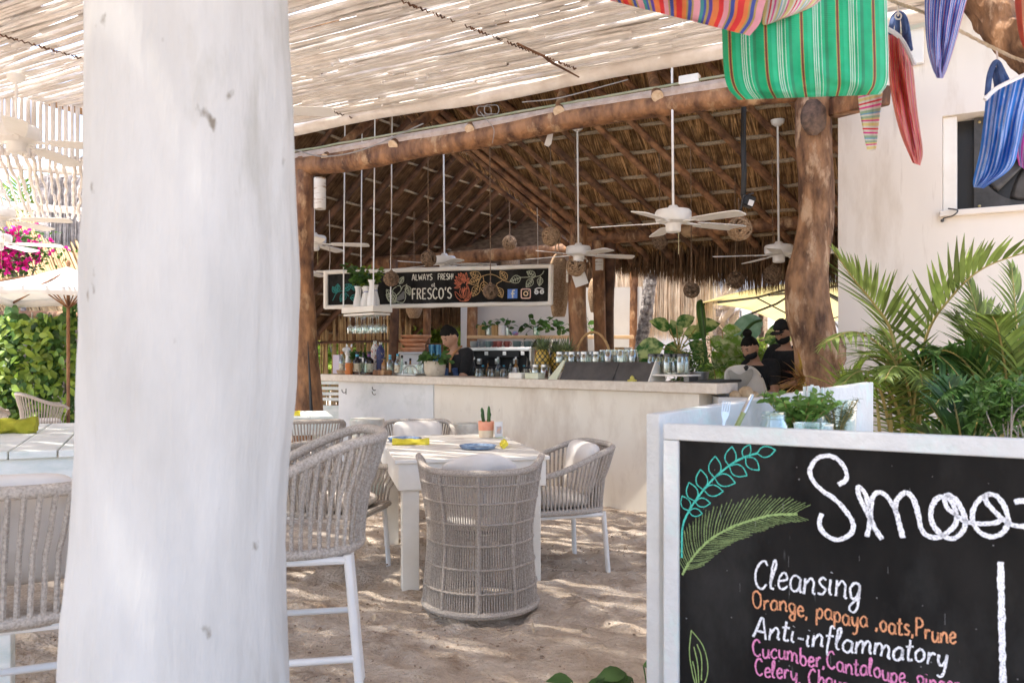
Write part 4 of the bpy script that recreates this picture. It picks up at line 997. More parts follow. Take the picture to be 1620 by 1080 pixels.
# chalk drawings, each a part of the board
def chalk_part(name, strokes, w, c, off=.0015, jit=.18, label=None, parent=None, n=None):
    mb = MB()
    for s_ in strokes:
        pts = s_
        if len(pts) < 2: continue
        mb.stroke(pts, w, n or NB, off, jit)
    return mb.build(name, CH[c], parent or board, smooth=False, label=label)
def px_strokes(sts, n=8): return [[bp(p.x, p.y) for p in cat(s_, n)] for s_ in sts]
def zz(sts, ox, oy, k): return [[(ox+a/k, oy+b/k) for a, b in s_] for s_ in sts]
big = zz([[(262, 262), (315, 225), (318, 165), (270, 85), (190, 48), (105, 70), (55, 145), (70, 220), (140, 300), (240, 370), (330, 470), (372, 560), (340, 630), (250, 662), (160, 618), (122, 545), (140, 470)],
          [(470, 640), (498, 500), (500, 400), (520, 340), (565, 315), (620, 350), (680, 450), (710, 560), (735, 650)],
          [(580, 660), (530, 580), (470, 460), (420, 360), (402, 290), (420, 280), (460, 330), (490, 440)],
          [(682, 470), (685, 390), (720, 335), (765, 320), (810, 365), (845, 470), (865, 570), (910, 630), (980, 645), (1050, 615), (1110, 560), (1125, 480), (1095, 390), (1050, 335)],
          [(1030, 345), (980, 365), (942, 440), (945, 530), (990, 600), (1050, 645), (1110, 650), (1165, 610), (1190, 540), (1170, 450), (1120, 370), (1060, 335), (1040, 370), (1060, 430), (1120, 480), (1200, 530), (1300, 545), (1400, 540), (1460, 510)],
          [(1370, 330), (1300, 365), (1250, 440), (1245, 520), (1290, 600), (1370, 640), (1450, 620), (1500, 550), (1490, 450), (1440, 360), (1380, 330), (1335, 345), (1355, 400), (1420, 470), (1490, 530), (1560, 560), (1640, 560), (1760, 530)],
          [(1550, 390), (1600, 378), (1700, 385), (1800, 390)], [(1680, 230), (1670, 400), (1690, 600), (1760, 640)]], 1270, 710, 4.629)
chalk_part('chalk_lettering', px_strokes(big, 7), .0105, 'white', label='large white chalk heading Smoothies')
def line_text(txt, x0, y0, x1, y1, h, c, w, name, label, shear=.12):
    st, wid = text_strokes(txt, 1.0, .03, shear)
    L = math.hypot(x1-x0, y1-y0); k = L/wid
    ux, uy = (x1-x0)/L, (y1-y0)/L
    out = []
    for s_ in st:
        q = []
        for a, b in s_:
            a *= k; g = h*(1+.10*a/L); px = x0+ux*a; py = y0+uy*a+2.0*math.sin(a*.09)
            q.append(bp(px, py-b*g))
        out.append(q)
    chalk_part(name, out, w, c, .0015, .3, label)
line_text('Cleansing', 1191, 927, 1362, 948, 44, 'white', .0052, 'chalk_lettering', 'white chalk word Cleansing')
line_text('Orange, papaya ,oats,Prune', 1190, 958, 1514, 1019, 27, 'orange', .0044, 'chalk_lettering', 'orange chalk ingredients line', 0)
line_text('Anti-inflammatory', 1191, 1006, 1500, 1054, 33, 'white', .0052, 'chalk_lettering', 'white chalk word Anti-inflammatory')
line_text('Cucumber,Cantaloupe, ginger', 1190, 1034, 1520, 1097, 26, 'pink', .0043, 'chalk_lettering', 'upper pink chalk ingredients line', 0)
line_text('Celery, Chaya', 1194, 1064, 1345, 1096, 26, 'pink', .0043, 'chalk_lettering', 'lower pink chalk ingredients line', 0)
chalk_part('chalk_line', [[bp(1583+5*t+rnd(-.3, .3), 888+260*t) for t in np.linspace(0, 1, 60)]], .0125, 'white', label='thick vertical white chalk dividing line')
# teal sprig
k = 4.695; ox, oy = 1070, 690
spr = [[(42, 900), (42, 780), (50, 660), (90, 560), (140, 480), (200, 400), (280, 310), (390, 220), (500, 155), (600, 125)]]
lv = [((95, 550), (44, 440)), ((95, 555), (195, 572)), ((140, 480), (95, 340)), ((140, 485), (255, 495)), ((200, 395), (180, 245)), ((205, 395), (350, 408)), ((285, 305), (290, 145)), ((285, 305), (440, 345)), ((395, 220), (415, 75)), ((395, 220), (527, 290)), ((500, 155), (548, 60)), ((515, 155), (617, 250)), ((600, 125), (738, 100))]
chalk_part('sprig_drawing', px_strokes(zz(spr, ox, oy, k), 6), .0048, 'teal', label='teal chalk sprig stem')
ls = []
for (a, b) in lv:
    ax, ay = a; bx, by = b; dx, dy = bx-ax, by-ay; nx, ny = -dy, dx; f = .26
    ls.append([(ax, ay), (ax+dx*.3+nx*f, ay+dy*.3+ny*f), (ax+dx*.65+nx*f*.95, ay+dy*.65+ny*f*.95), (bx, by)])
    ls.append([(ax, ay), (ax+dx*.3-nx*f, ay+dy*.3-ny*f), (ax+dx*.65-nx*f*.95, ay+dy*.65-ny*f*.95), (bx, by)])
chalk_part('sprig_drawing', px_strokes(zz(ls, ox, oy, k), 6), .0026, 'teal', label='teal chalk sprig leaves')
# green palm leaf
mid = cat([(45, 1025), (100, 930), (180, 830), (280, 745), (420, 670), (560, 620), (720, 582), (900, 575)], 6); fs = []
for i in range(2, len(mid)-1):
    p = mid[i]; d = (mid[i+1]-mid[i-1]).normalized(); t = i/len(mid)
    for sg in (-1, 1):
        for q in range(2):
            Lf = (215 if sg < 0 else 170)*(math.sin((t*.80+.14)*math.pi)**.6)*rnd(.8, 1.05)+25
            ang = lerp(1.02, .52, t) if sg < 0 else lerp(.95, .42, t)
            dd = V((d.x*math.cos(ang)-sg*-1*d.y*math.sin(ang)*-1*-1 if False else d.x*math.cos(ang)+(-sg)*(-d.y)*math.sin(ang)*-1, d.y*math.cos(ang)+(-sg)*d.x*math.sin(ang)*-1, 0))
            o = p+d*rnd(-5, 5); fs.append([(o.x, o.y), (o.x+dd.x*Lf*.5, o.y+dd.y*Lf*.5), (o.x+dd.x*Lf+d.x*Lf*.12, o.y+dd.y*Lf+d.y*Lf*.12)])
chalk_part('palm_leaf_drawing', px_strokes(zz(fs, ox, oy, k), 5), .0017, 'dgreen', .0014, .5, label='fine green chalk palm leaf barbs')
chalk_part('palm_leaf_drawing', px_strokes(zz([[(p.x, p.y) for p in mid]], ox, oy, k), 2), .0058, 'green', .002, .3, label='light green chalk palm leaf midrib')
lf = [[(1094, 996), (1091, 1030), (1096, 1065), (1104, 1092)], [(1094, 996), (1112, 1020), (1120, 1050), (1117, 1075), (1106, 1092)], [(1098, 1022), (1104, 1050), (1106, 1085)], [(1103, 1018), (1110, 1040), (1110, 1075)], [(1096, 1045), (1100, 1062), (1103, 1085)]]
chalk_part('leaf_drawing', px_strokes(lf, 6), .0027, 'green', label='small green chalk leaf')
mb = MB()
for i in range(46):
    px, py = rnd(1085, 1610), rnd(730, 1078); c = bp(px, py); r = rnd(.0006, .0017)
    if random.random() < .45: mb.stroke([c, c-Z*rnd(.004, .03)], r*.7, NB, .0012)
    else: mb.stroke([c, c+UB*r*2], r*2, NB, .0012)
mb.build('chalk_specks', mat('faint_chalk', (.16, .155, .15), (.30, .29, .28), rough=.95, scale=90), board, smooth=False)

# things standing on the station
def jar(name, p, r, h, m, lab, cat_, group, lid=None, fill=None, neck=.8):
    t = thing(name, lab, cat_, p, 0, group); mb = MB()
    mb.lathe([(r*.9, 0), (r, .008), (r, h*.72), (r*neck, h*.84), (r*neck, h), (r*neck-.003, h), (r*neck-.003, h*.84), (r-.003, h*.7), (r-.003, .012), (0, .010)], p, 24, None, True, False); mb.build('glass_body', m, t)
    if lid:
        mb = MB(); mb.lathe([(r*neck+.004, h-.018), (r*neck+.004, h+.004), (r*neck*.9, h+.009)], p, 24); mb.build('lid', lid, t)
    if fill:
        mb = MB(); mb.lathe([(r-.006, .014), (r-.006, h*.62), (0, h*.64)], p, 16, None, True, False); mb.build('contents', fill, t)
    return t
SZ = .986
def sp(px, Y): return V(((px-CX)/FPX*Y, Y, SZ))
pj = sp(1224, 2.50); jar('mason_jar', pj, .043, .150, MT['glass'], 'empty clear mason jar with a threaded rim on the station, left of the mint', 'jar', None)
mb = MB()
for z in (.132, .141): mb.tube([pj+V((math.cos(a)*.0365, math.sin(a)*.0365, z+.001*math.sin(a))) for a in np.linspace(0, 6.28, 30)][:-1], .0025, 6, False, True)
mb.build('screw_thread', MT['glass'], bpy.data.objects['mason_jar'])
def sprigs(name, lab, p, n, L, leafL, leafW, m, ms, spread, cat_='herb', narrow=False):
    t = thing(name, lab, cat_, p); mb = MB(); ml = MB()
    for i in range(n):
        a = rnd(0, 6.28); tip = p+V((math.cos(a)*spread*rnd(.3, 1), math.sin(a)*spread*rnd(.3, 1), L*rnd(.65, 1.05)))
        c = cat([p+V((rnd(-.02, .02), rnd(-.02, .02), 0)), p.lerp(tip, .5)+Z*.02, tip], 7); mb.tube(c, .0016, 4)
        for j in range(3, len(c)):
            for q in range(2 if not narrow else 5):
                d = V((rnd(-1, 1), rnd(-1, 1), rnd(-.1, .8))); ml.leaf(c[j], d, leafL*rnd(.6, 1.1), leafW*rnd(.7, 1.1), None, .3)
    mb.build('stem', ms, t); ml.build('leaves', m, t); return t
sprigs('mint_bunch', 'bushy green mint bunch standing in a glass on the station', sp(1262, 2.60)+Z*.03, 34, .165, .034, .017, mat('mint_leaf', (.10, .22, .035), (.26, .40, .09), rough=.5, scale=3, island=.35, transl=.4), MT['palmstem'], .12)
sprigs('rosemary_bunch', 'grey green rosemary sprigs at the right end of the station', sp(1325, 2.62)+Z*.03, 22, .15, .018, .0028, mat('rosemary_leaf', (.10, .13, .06), (.24, .28, .15), rough=.6, island=.4), MT['palmstem'], .075, narrow=True)
p = sp(1287, 2.32); mb = MB(); mb.lathe([(.040, 0), (.053, .125), (.0545, .1255), (.0545, .130), (.051, .130), (.050, .122), (.038, .004)], p, 36, None, True, False); single(mb, 'plastic_cup', MT['glass'], 'clear plastic cup rim just above the chalkboard frame', 'cup', None)
p = sp(1336, 2.80); mb = MB(); mb.lathe([(.033, 0), (.040, .17), (.037, .17), (.031, .006)], p, 28, None, True, False); single(mb, 'glass_tumbler', MT['glass'], 'clear glass tumbler between the straws and the rosemary', 'glass', None)
p = sp(1290, 2.86); t = thing('straw_holder', 'bundle of white paper straws with mint stripes in a clear glass', 'straws', p)
mb = MB(); mb.lathe([(.046, 0), (.050, .14), (.047, .14), (.043, .006)], p, 24, None, True, False); mb.build('glass_body', MT['glass'], t)
strw = mat('paper_straw', (.80, .79, .76), (.55, .68, .60), rough=.7, scale=4, stretch=(60, 60, 1), lo=.5, hi=.56, island=.08)
for i in range(20):
    a = rnd(0, 6.28); r = .038*math.sqrt(random.random()); b = p+V((math.cos(a)*r*.8, math.sin(a)*r*.8, .006)); tp = p+V((math.cos(a)*r*1.15, math.sin(a)*r*1.15, rnd(.205, .222)))
    mb = MB(); mb.tube([b, tp], .0052, 9); mb.build('straw', strw, t)
# cutlery leaning in a hidden pot on the station
def fork(p0, p1, lab):
    d = (p1-p0); dn = d.normalized(); sd = dn.cross(V((0, 1, 0))).normalized(); mb = MB(); n = sd.cross(dn)
    def blade(t0, t1, w0, w1, off=0.0):
        a, b = p0+d*t0+sd*off, p0+d*t1+sd*off; mb.add([a-sd*w0, a+sd*w0, b+sd*w1, b-sd*w1, a-sd*w0+n*.002, a+sd*w0+n*.002, b+sd*w1+n*.002, b-sd*w1+n*.002], [(0, 1, 2, 3), (7, 6, 5, 4), (0, 4, 5, 1), (1, 5, 6, 2), (2, 6, 7, 3), (3, 7, 4, 0)])
    blade(0, .5, .006, .004); blade(.5, .66, .004, .011); blade(.66, .74, .011, .012)
    for o in (-.0105, -.0035, .0035, .0105): blade(.74, 1, .0018, .0012, o)
    single(mb, 'fork', MT['steel'], lab, 'fork', None)
fork(P(1141, 700, 2.42), P(1150, 634, 2.44), 'steel fork standing tines up at the left end of the station')
a, b = P(1158, 690, 2.45), P(1190, 624, 2.5); t = thing('muddler', 'green handled steel bar tool leaning beside the fork', 'bar tool', a)
mb = MB(); mb.tube([a, a.lerp(b, .55)], .008, 10); mb.build('handle', mat('olive_handle', (.25, .30, .08), (.4, .42, .2), rough=.4), t)
mb = MB(); mb.tube([a.lerp(b, .55), a.lerp(b, .6), b.lerp(a, .05), b], [.009, .009, .007, .005], 10); mb.build('tip', MT['steel'], t)

# ================================================================ hanging sign over the bar
q = [P(516, 431, 10.2), P(872, 421, 9.75), P(871, 480, 9.75), P(516, 486, 10.2)]     # TL TR BR BL
sx = (q[1]-q[0]); sx.z = 0; SX = sx.normalized(); SNm = V((SX.y, -SX.x, 0))             # faces camera
sgn = thing('hanging_sign', 'long white framed chalkboard sign hanging over the bar, with fruit and leaf drawings', 'sign', ((q[0]+q[1])/2))
def sgp(px, py): return ray_plane(px, py, q[0], SNm)
mb = MB(); mb.poly(q, .016, SNm); sb = mb.build('board', MT['chalk_black'], sgn, smooth=False)
mb = MB()
for (a, b) in ((0, 1), (3, 2)):
    pp = [q[a].lerp(q[b], t)+Z*(.007*wob((t*6, a, 0)))+SNm*.006 for t in np.linspace(-.005, 1.005, 40)]; mb.tube(pp, [.027*(1+.15*wob((i*.4, a, 3))) for i in range(40)], 8)
for (a, b) in ((0, 3), (1, 2)):
    pp = [q[a].lerp(q[b], t)+SNm*.008 for t in np.linspace(-.03, 1.03, 10)]; mb.tube(pp, .031, 8)
mb.build('frame', MT['creamwood'], sgn)
mb = MB()
for px in (521, 850): 
    a = sgp(px, 428); mb.tube([a, a+Z*.12+SX*.01, a+Z*.75], .005, 5)
mb.build('hanger_rope', MT['rope'], sgn)
def sg_part(name, sts, w, c, label, n=6, off=.0105, smooth=True, jit=.2):
    return chalk_part(name, [[sgp(p.x, p.y) for p in (cat(s_, n) if smooth else [V((a, b, 0)) for a, b in s_])] for s_ in sts], w, c, off, jit, label, sb, SNm)
def sg_text(txt, x0, y0, wpx, hpx, w, label, slope=-.02, jag=0.0):
    st, wid = text_strokes(txt, 1.0, .06); out = []
    for s_ in st: out.append([(x0+a/wid*wpx, y0+slope*a/wid*wpx-b*hpx) for a, b in s_])
    sg_part('sign_lettering', out, w, 'cream', label, 1, .0115, False)
sg_text('ALWAYS', 652, 443.5, 33, 9.2, .0105, 'cream painted word ALWAYS'); sg_text('FRESH!', 693, 442.5, 25, 9.2, .0105, 'cream painted word FRESH')
sg_text('at', 683, 453.5, 6, 6.5, .007, 'small cream painted word at'); sg_text("FRESCO'S", 652, 473.5, 64, 16.5, .016, 'large cream painted shop name', -.03)
def leaf_out(a, b, f=.28, veins=True):
    ax, ay = a; bx, by = b; dx, dy = bx-ax, by-ay; nx, ny = -dy, dx
    o = [[(ax, ay), (ax+dx*.3+nx*f, ay+dy*.3+ny*f), (ax+dx*.65+nx*f*.85, ay+dy*.65+ny*f*.85), (bx, by)], [(ax, ay), (ax+dx*.3-nx*f, ay+dy*.3-ny*f), (ax+dx*.65-nx*f*.85, ay+dy*.65-ny*f*.85), (bx, by)]]
    if veins:
        o.append([(ax, ay), (bx, by)])
        for t in (.25, .45, .65):
            for s_ in (1, -1): o.append([(ax+dx*t, ay+dy*t), (ax+dx*(t+.12)+s_*nx*f*.6, ay+dy*(t+.12)+s_*ny*f*.6)])
    return o
def sz(sts): return [[(640+a/6.75, 420+b/6.743) for a, b in s_] for s_ in sts]
br_ = [[(1130, 180), (1060, 160), (980, 110), (920, 95), (860, 105), (820, 125), (790, 190), (785, 220)], [(840, 120), (850, 170)], [(1045, 160), (985, 200), (1000, 240)]]
for a, b in (((820, 130), (700, 78)), ((800, 150), (685, 190)), ((790, 215), (728, 330)), ((845, 165), (862, 298)), ((1095, 150), (1020, 60)), ((980, 250), (930, 345)), ((1000, 235), (1045, 345))): br_ += leaf_out(a, b, .30)
sg_part('branch_drawing', sz(br_), .0085, 'tan', 'tan leafy branch drawing')
wb = [[(1245, 128), (1330, 125), (1430, 115), (1470, 90), (1490, 58)], [(1390, 125), (1345, 150)], [(1445, 112), (1455, 125)]]
for a, b in (((1245, 130), (1125, 170)), ((1400, 115), (1305, 65)), ((1370, 145), (1300, 232)), ((1455, 125), (1440, 218))): wb += leaf_out(a, b, .30)
sg_part('branch_drawing', sz(wb), .0085, 'grey', 'pale leafy branch drawing')
pin = []
for (a, b) in (((620, 190), (545, 115)), ((610, 200), (530, 190)), ((640, 170), (600, 75)), ((655, 170), (660, 72)), ((670, 185), (690, 130)), ((600, 225), (530, 240)), ((625, 160), (575, 85)), ((660, 200), (700, 175)), ((640, 190), (630, 90)), ((600, 210), (535, 150))): pin += leaf_out(a, b, .16, False)+[[a, b]]
pin += [[(600, 240), (590, 290), (620, 340), (660, 350), (695, 310), (690, 250), (660, 205)], [(600, 370), (560, 340), (540, 280), (570, 300), (610, 350)], [(640, 370), (690, 340), (715, 280), (700, 350), (650, 375)], [(590, 375), (640, 380), (690, 368)]]
for i in range(5): pin.append([(600+i*20, 240-i*6), (630+i*14, 345-i*4)]); pin.append([(690-i*18, 240+i*4), (615+i*6, 250+i*22)])
sg_part('pineapple_drawing', sz(pin), .0062, 'red', 'red brown pineapple drawing', jit=.5)
pl = [[(540, 360), (575, 385), (620, 415)], [(565, 380), (600, 372), (640, 350)], [(588, 398), (610, 412)]] if False else []
def sy(sts): return [[(510+a/9, 420+b/9) for a, b in s_] for s_ in sts]
gl = [[(150, 500), (200, 400), (260, 365), (340, 360), (400, 320), (430, 270)], [(330, 380), (380, 440)]]
for a, b in (((200, 390), (150, 300)), ((220, 370), (225, 260)), ((300, 350), (420, 270)), ((330, 400), (260, 515)), ((400, 460), (540, 460)), ((420, 330), (520, 310))): gl += leaf_out(a, b, .3)
sg_part('sprig_drawing', sy(gl), .008, 'dteal', 'faint teal sprig drawing')
pr = [[(1200, 280), (1150, 300), (1120, 360), (1060, 430), (1050, 500), (1100, 525), (1160, 520), (1190, 450), (1180, 380), (1205, 320), (1200, 280)], [(1060, 300), (1010, 340), (1005, 400), (1040, 430), (1090, 400), (1125, 340), (1110, 290), (1070, 290)], [(1200, 280), (1205, 265)]]
for a, b in (((1205, 285), (1250, 425)), ((1050, 520), (915, 340)), ((1050, 525), (910, 410)), ((1100, 260), (1160, 160))): pr += leaf_out(a, b, .26)
sg_part('pear_drawing', sy(pr), .009, 'grey', 'pale pear drawing')
mb = MB()
for r0 in range(7):
    a = [(1075+r0*14, 450-r0*14), (1070+r0*16, 510-r0*6)]; s_ = sy([a])[0]; mb.stroke([sgp(x, y) for x, y in s_], .016, SNm, .0100)
mb.build('pear_drawing', chalk('faded_grey_chalk', (.20, .20, .19)), sb, smooth=False, label='grey chalk shading of the pear')
# three social marks
def disc(mb, px, py, rpx, off, n=24):
    c = sgp(px, py); r = rpx/FPX*9.8; pts = [c+SX*(r*math.cos(a))+Z*(r*math.sin(a))+SNm*off for a in np.linspace(0, 2*math.pi, n+1)[:-1]]; mb.add(pts, [tuple(range(n))])
def ring(mb, px, py, r0, r1, off, n=28, sq=1.0):
    c = sgp(px, py); k = FPX/9.8; vv = []
    for a in np.linspace(0, 2*math.pi, n+1)[:-1]:
        ca = math.copysign(abs(math.cos(a))**sq, math.cos(a)); sa = math.copysign(abs(math.sin(a))**sq, math.sin(a))
        vv += [c+SX*(r0/k*ca)+Z*(r0/k*sa)+SNm*off, c+SX*(r1/k*ca)+Z*(r1/k*sa)+SNm*off]
    mb.add(vv, [(2*i, 2*i+1, (2*i+3) % (2*n), (2*i+2) % (2*n)) for i in range(n)])
mb = MB(); c = [sgp(x, y)+SNm*.0100 for x, y in ((803.2, 457.6), (818.8, 457.0), (818.6, 471.8), (803.0, 472.2))]; mb.add(c, [(0, 1, 2, 3)])
ic = mb.build('social_icon', mat('icon_blue', (.10, .20, .52), (.14, .26, .60), scale=60, rough=.8), sb, smooth=False, label='blue square icon with a white letter f')
chalk_part('icon_letter', [[sgp(p.x, p.y) for p in cat([(814.6, 459.6), (812.4, 459.2), (811.2, 461.2), (811.2, 471.4)], 5)], [sgp(808.6, 464.6), sgp(814.2, 464.4)]], .017, 'cream', .0125, 0, None, ic, SNm)
mb = MB(); ring(mb, 832, 464.5, 6.4, 8.2, .0102, 40, .35); ic = mb.build('social_icon', mat('icon_pinkish', (.62, .38, .36), (.72, .50, .36), scale=12, rough=.8), sb, smooth=False, label='rounded camera outline icon')
mb = MB(); ring(mb, 832, 464.5, 2.4, 4.1, .0102); disc(mb, 836.2, 460.0, .8, .0102); mb.build('lens', mat('icon_gold', (.72, .52, .28), (.78, .60, .42), scale=12, rough=.8), ic, smooth=False)
ow = mat('icon_cream', (.72, .72, .70), (.78, .78, .75), scale=30, rough=.8)
mb = MB(); ring(mb, 848.8, 462.2, 1.6, 3.5, .0102); ring(mb, 857.4, 461.8, 1.6, 3.5, .0102); ic = mb.build('social_icon', ow, sb, smooth=False, label='owl face icon with two round white eyes')
mb = MB(); disc(mb, 848.8, 462.2, .9, .0104); disc(mb, 857.4, 461.8, .9, .0104)
mb.stroke([sgp(p.x, p.y)+SNm*0 for p in cat([(846, 458.4), (849.5, 456.2), (853, 455.6), (857, 456), (860.4, 458)], 4)], .012, SNm, .0102); mb.build('eyes', ow, ic, smooth=False)
# ================================================================ white building at right
VW = 7.3
def wp(px, py, off=0.0): return ray_plane(px, py, V2*(VW-off), V2)
wl_ = wp(1326, 500); U0w = wl_.dot(U2); 
wing = thing('white_building', 'warm white plastered house wall at right with a deep fan opening', 'building', (wl_.x+1, wl_.y-.5, 0))
oL = wp(1491, 250).dot(U2); oR = oL+1.05; oT = wp(1491, 184).z; oB = wp(1491, 334).z
def wbox(mb, u0, u1, v0, v1, z0, z1, bev=0):
    M = Matrix((U2, V2, Z)).transposed(); mb.box(U2*((u0+u1)/2)+V2*((v0+v1)/2)+Z*((z0+z1)/2), (u1-u0, v1-v0, z1-z0), M, bev)
mb = MB()   # wall in pieces round the opening, butted end to end
D = .24
wbox(mb, U0w, oL, VW, VW+D, -.1, 5.2); wbox(mb, oR, U0w+5, VW, VW+D, -.1, 5.2); wbox(mb, oL, oR, VW, VW+D, oT, 5.2); wbox(mb, oL, oR, VW, VW+D, -.1, oB)
wbox(mb, U0w, U0w+.24, VW+D, VW+5, -.1, 5.2)
mb.build('wall', MT['wallw'], wing, smooth=False)
mb = MB(); wbox(mb, oL+.002, oL+.10, VW+.035, VW+D-.01, oB+.002, oT-.002, .004); mb.build('window_frame', MT['creamwood'], wing, smooth=False)
mb = MB(); wbox(mb, oL-.02, oR, VW-.05, VW-.002, oB-.05, oB-.003, .006); mb.build('sill', MT['wallw'], wing, smooth=False)
mb = MB(); wbox(mb, oL, oR, VW+D, VW+D+.02, oB, oT); mb.build('shutter_back', MT['black'], wing, smooth=False)
mb = MB(); a, b = wp(1405, 8, .12), wp(1475, -4, .12); mb.bar(wp(1384, 46, .10), wp(1490, 24, .10), .16, .11, .01); mb.bar(wp(1380, 14, .14), wp(1490, -10, .14), .2, .13, .01)
mb.build('eave_trim', MT['whitewood'], wing, smooth=False)
mb = MB(); c = wp(1448, 72, .04); wbox(mb, c.dot(U2)-.06, c.dot(U2)+.06, VW-.06, VW-.002, c.z-.15, c.z+.13, .006); mb.build('junction_box', MT['white'], wing, smooth=False)
# exhaust fan in the opening
fc = V2*(VW+.16)+U2*((oL+oR)/2+.06)+Z*((oT+oB)/2); fr0 = (oT-oB)/2*.86
ex = thing('exhaust_fan', 'dark square exhaust fan set in the white wall opening', 'exhaust fan', fc)
Mx = Matrix((U2, Z, -V2)).transposed()
mb = MB(); n = 48; hw = (oT-oB)/2*.985; vv = []; ff = []
for i in range(n):
    a = 2*math.pi*i/n; ca, sa = math.cos(a), math.sin(a); k = hw/max(abs(ca), abs(sa))
    vv += [fc+Mx @ V((k*ca, k*sa, 0)), fc+Mx @ V((fr0*ca, fr0*sa, 0)), fc+Mx @ V((fr0*ca, fr0*sa, -.06)), fc+Mx @ V((k*ca, k*sa, -.06))]
for i in range(n):
    j = (i+1) % n
    for q in range(4): ff.append((i*4+q, j*4+q, j*4+(q+1) % 4, i*4+(q+1) % 4))
mb.add(vv, ff); mb.build('housing', mat('fan_housing', (.035, .033, .03), (.07, .065, .06), rough=.5, scale=9), ex, smooth=False)
fb = mat('fan_steel_blade', (.06, .055, .05), (.12, .11, .10), rough=.45, metal=.4, scale=7)
for i in range(6):
    a0 = i*math.pi/3+.35; mb = MB()
    def bf(u, v, a0=a0):
        r = lerp(.05, fr0*.95, u); a = a0+(v-.5)*lerp(1.0, .72, u)+.12*u; return fc+Mx @ V((r*math.cos(a), r*math.sin(a), -.05+.05*(v-.5)))
    mb.grid(bf, 8, 5, False); o = mb.build('blade', fb, ex); sd_ = o.modifiers.new('thick', 'SOLIDIFY'); sd_.thickness = .003
mb = MB(); mb.lathe([(.055, -.07), (.055, -.02), (.04, -.012)], fc, 20, Mx); mb.build('hub', MT['darksteel'], ex)
for sx in (-1, 1):
    for sy in (-1, 1):
        mb = MB(); mb.ball(fc+Mx @ V((sx*hw*.9, sy*hw*.9, .002)), (.012, .012, .006), 8, 6, Mx); mb.build('bolt', MT['brass'], ex)
mb = MB(); mb.tube(cat([wp(1500, 330, .06), wp(1515, 333, .08), wp(1508, 341, .08), wp(1494, 345, .04), wp(1492, 349, .02)], 6), .006, 6); mb.ball(wp(1491, 349, .03), .014, 8, 6); single(mb, 'wall_cable', MT['darksteel'], 'loose grey cable stub hanging from the fan opening sill', 'cable', None)
# mossy log at the upper right corner
mb = MB(); log(mb, [P(1530, -30, 4.6), P(1575, 25, 4.5), P(1625, 72, 4.4), P(1700, 140, 4.3)], [.10, .10, .11, .11], 30, 14, .42, 9, 4)
single(mb, 'rough_log', MT['bark'], 'rough dark log crossing the upper right corner', 'log', None)

# ================================================================ clothesline with striped market bags
line = [P(1130, -120, 2.0), P(1330, -40, 2.3), P(1412, 2, 2.55), P(1470, 24, 2.55), P(1577, 79, 2.6), P(1640, 104, 2.6), P(1900, 190, 2.5)]
mb = MB(); cl = cat(line, 14); 
for ph in (0, 2.1, 4.2): mb.tube([p+V((0, .0035*math.cos(i*1.3+ph), .0035*math.sin(i*1.3+ph))) for i, p in enumerate(cl)], .0028, 5)
single(mb, 'clothesline', mat('jute_string', (.48, .38, .24), (.66, .55, .38), rough=.95, scale=80), 'beige jute string strung from the terrace towards the right edge', 'string', None)
def bag(label, L, Rr, Y, m, bulge=.05, th=.03, dy=0.0, nu=36, nv=30, fold=.010, seed=0, handles=None, tape=None, group='striped woven bags on the string', hm=None):
    """soft bag between a left and right outline (pixel polylines from top to bottom), with a front, a back and a closed rim"""
    Lc, Rc = cat([V((x, y, 0)) for x, y in L], 12), cat([V((x, y, 0)) for x, y in Rr], 12)
    def at(c, t):
        q = t*(len(c)-1); k = min(int(q), len(c)-2); return c[k].lerp(c[k+1], q-k)
    c0 = P((L[0][0]+Rr[0][0])/2, min(L[0][1], Rr[0][1]), Y)
    t = thing('striped_bag', label, 'bag', c0, 0, group); mb = MB()
    for sgn in (-1, 1):
        def f(u, v, sgn=sgn):
            a, b = at(Lc, v), at(Rc, v); p = a.lerp(b, u); e = math.sin(math.pi*u)**.6*(math.sin(math.pi*min(1, .12+v*.86)))**.5
            y = Y+dy*(u-.5)+sgn*(th*.35+bulge*.5)*e+fold*mnoise.noise(V((u*5+seed, v*2.2, sgn)))*e*2+fold*.5*mnoise.noise(V((u*14+seed, v*5, sgn*3)))*e
            return P(p.x, p.y, y)
        mb.grid(f, nu, nv)
    mb.build('pouch', m, t)
    if handles:
        for h in handles:
            hb = MB(); hb.tube(cat([P(x, y, Y+d) for x, y, d in h], 8), .009, 8); hb.build('handle', hm or MT['navy'], t)
    if tape:
        tb = MB(); tb.tube(cat([P(x, y, Y-bulge*.5-th*.4) for x, y in tape], 8), .007, 6); tb.build('trim_tape', MT['white'], t)
    return t
MT['navy'] = mat('navy_handle', (.03, .06, .17), (.06, .12, .28), rough=.6, scale=30)
g = (.01, .46, .21); br0 = (.20, .045, .03); ye = (.62, .45, .08); wh = (.70, .82, .74); g2 = (.03, .30, .15); g3 = (.03, .55, .28)
green = stripes('green_stripes', [(0, g), (.16, ye), (.175, br0), (.235, ye), (.25, g), (.36, g3), (.47, g), (.52, wh), (.545, g), (.575, wh), (.60, g), (.64, wh), (.665, g), (.74, wh), (.755, g3), (.84, g2), (.93, g)], 4.6)
og, pu, pk, rd, bl_, gd, tq = (.72, .20, .05), (.10, .05, .28), (.72, .32, .36), (.68, .03, .03), (.05, .08, .34), (.42, .30, .08), (.05, .26, .24)
multi = stripes('orange_purple_stripes', [(0, rd), (.10, og), (.17, gd), (.20, bl_), (.26, gd), (.29, pk), (.40, tq), (.46, bl_), (.50, gd), (.54, pu), (.60, og), (.70, rd), (.78, pk), (.86, gd), (.89, bl_), (.95, og)], 3.4)
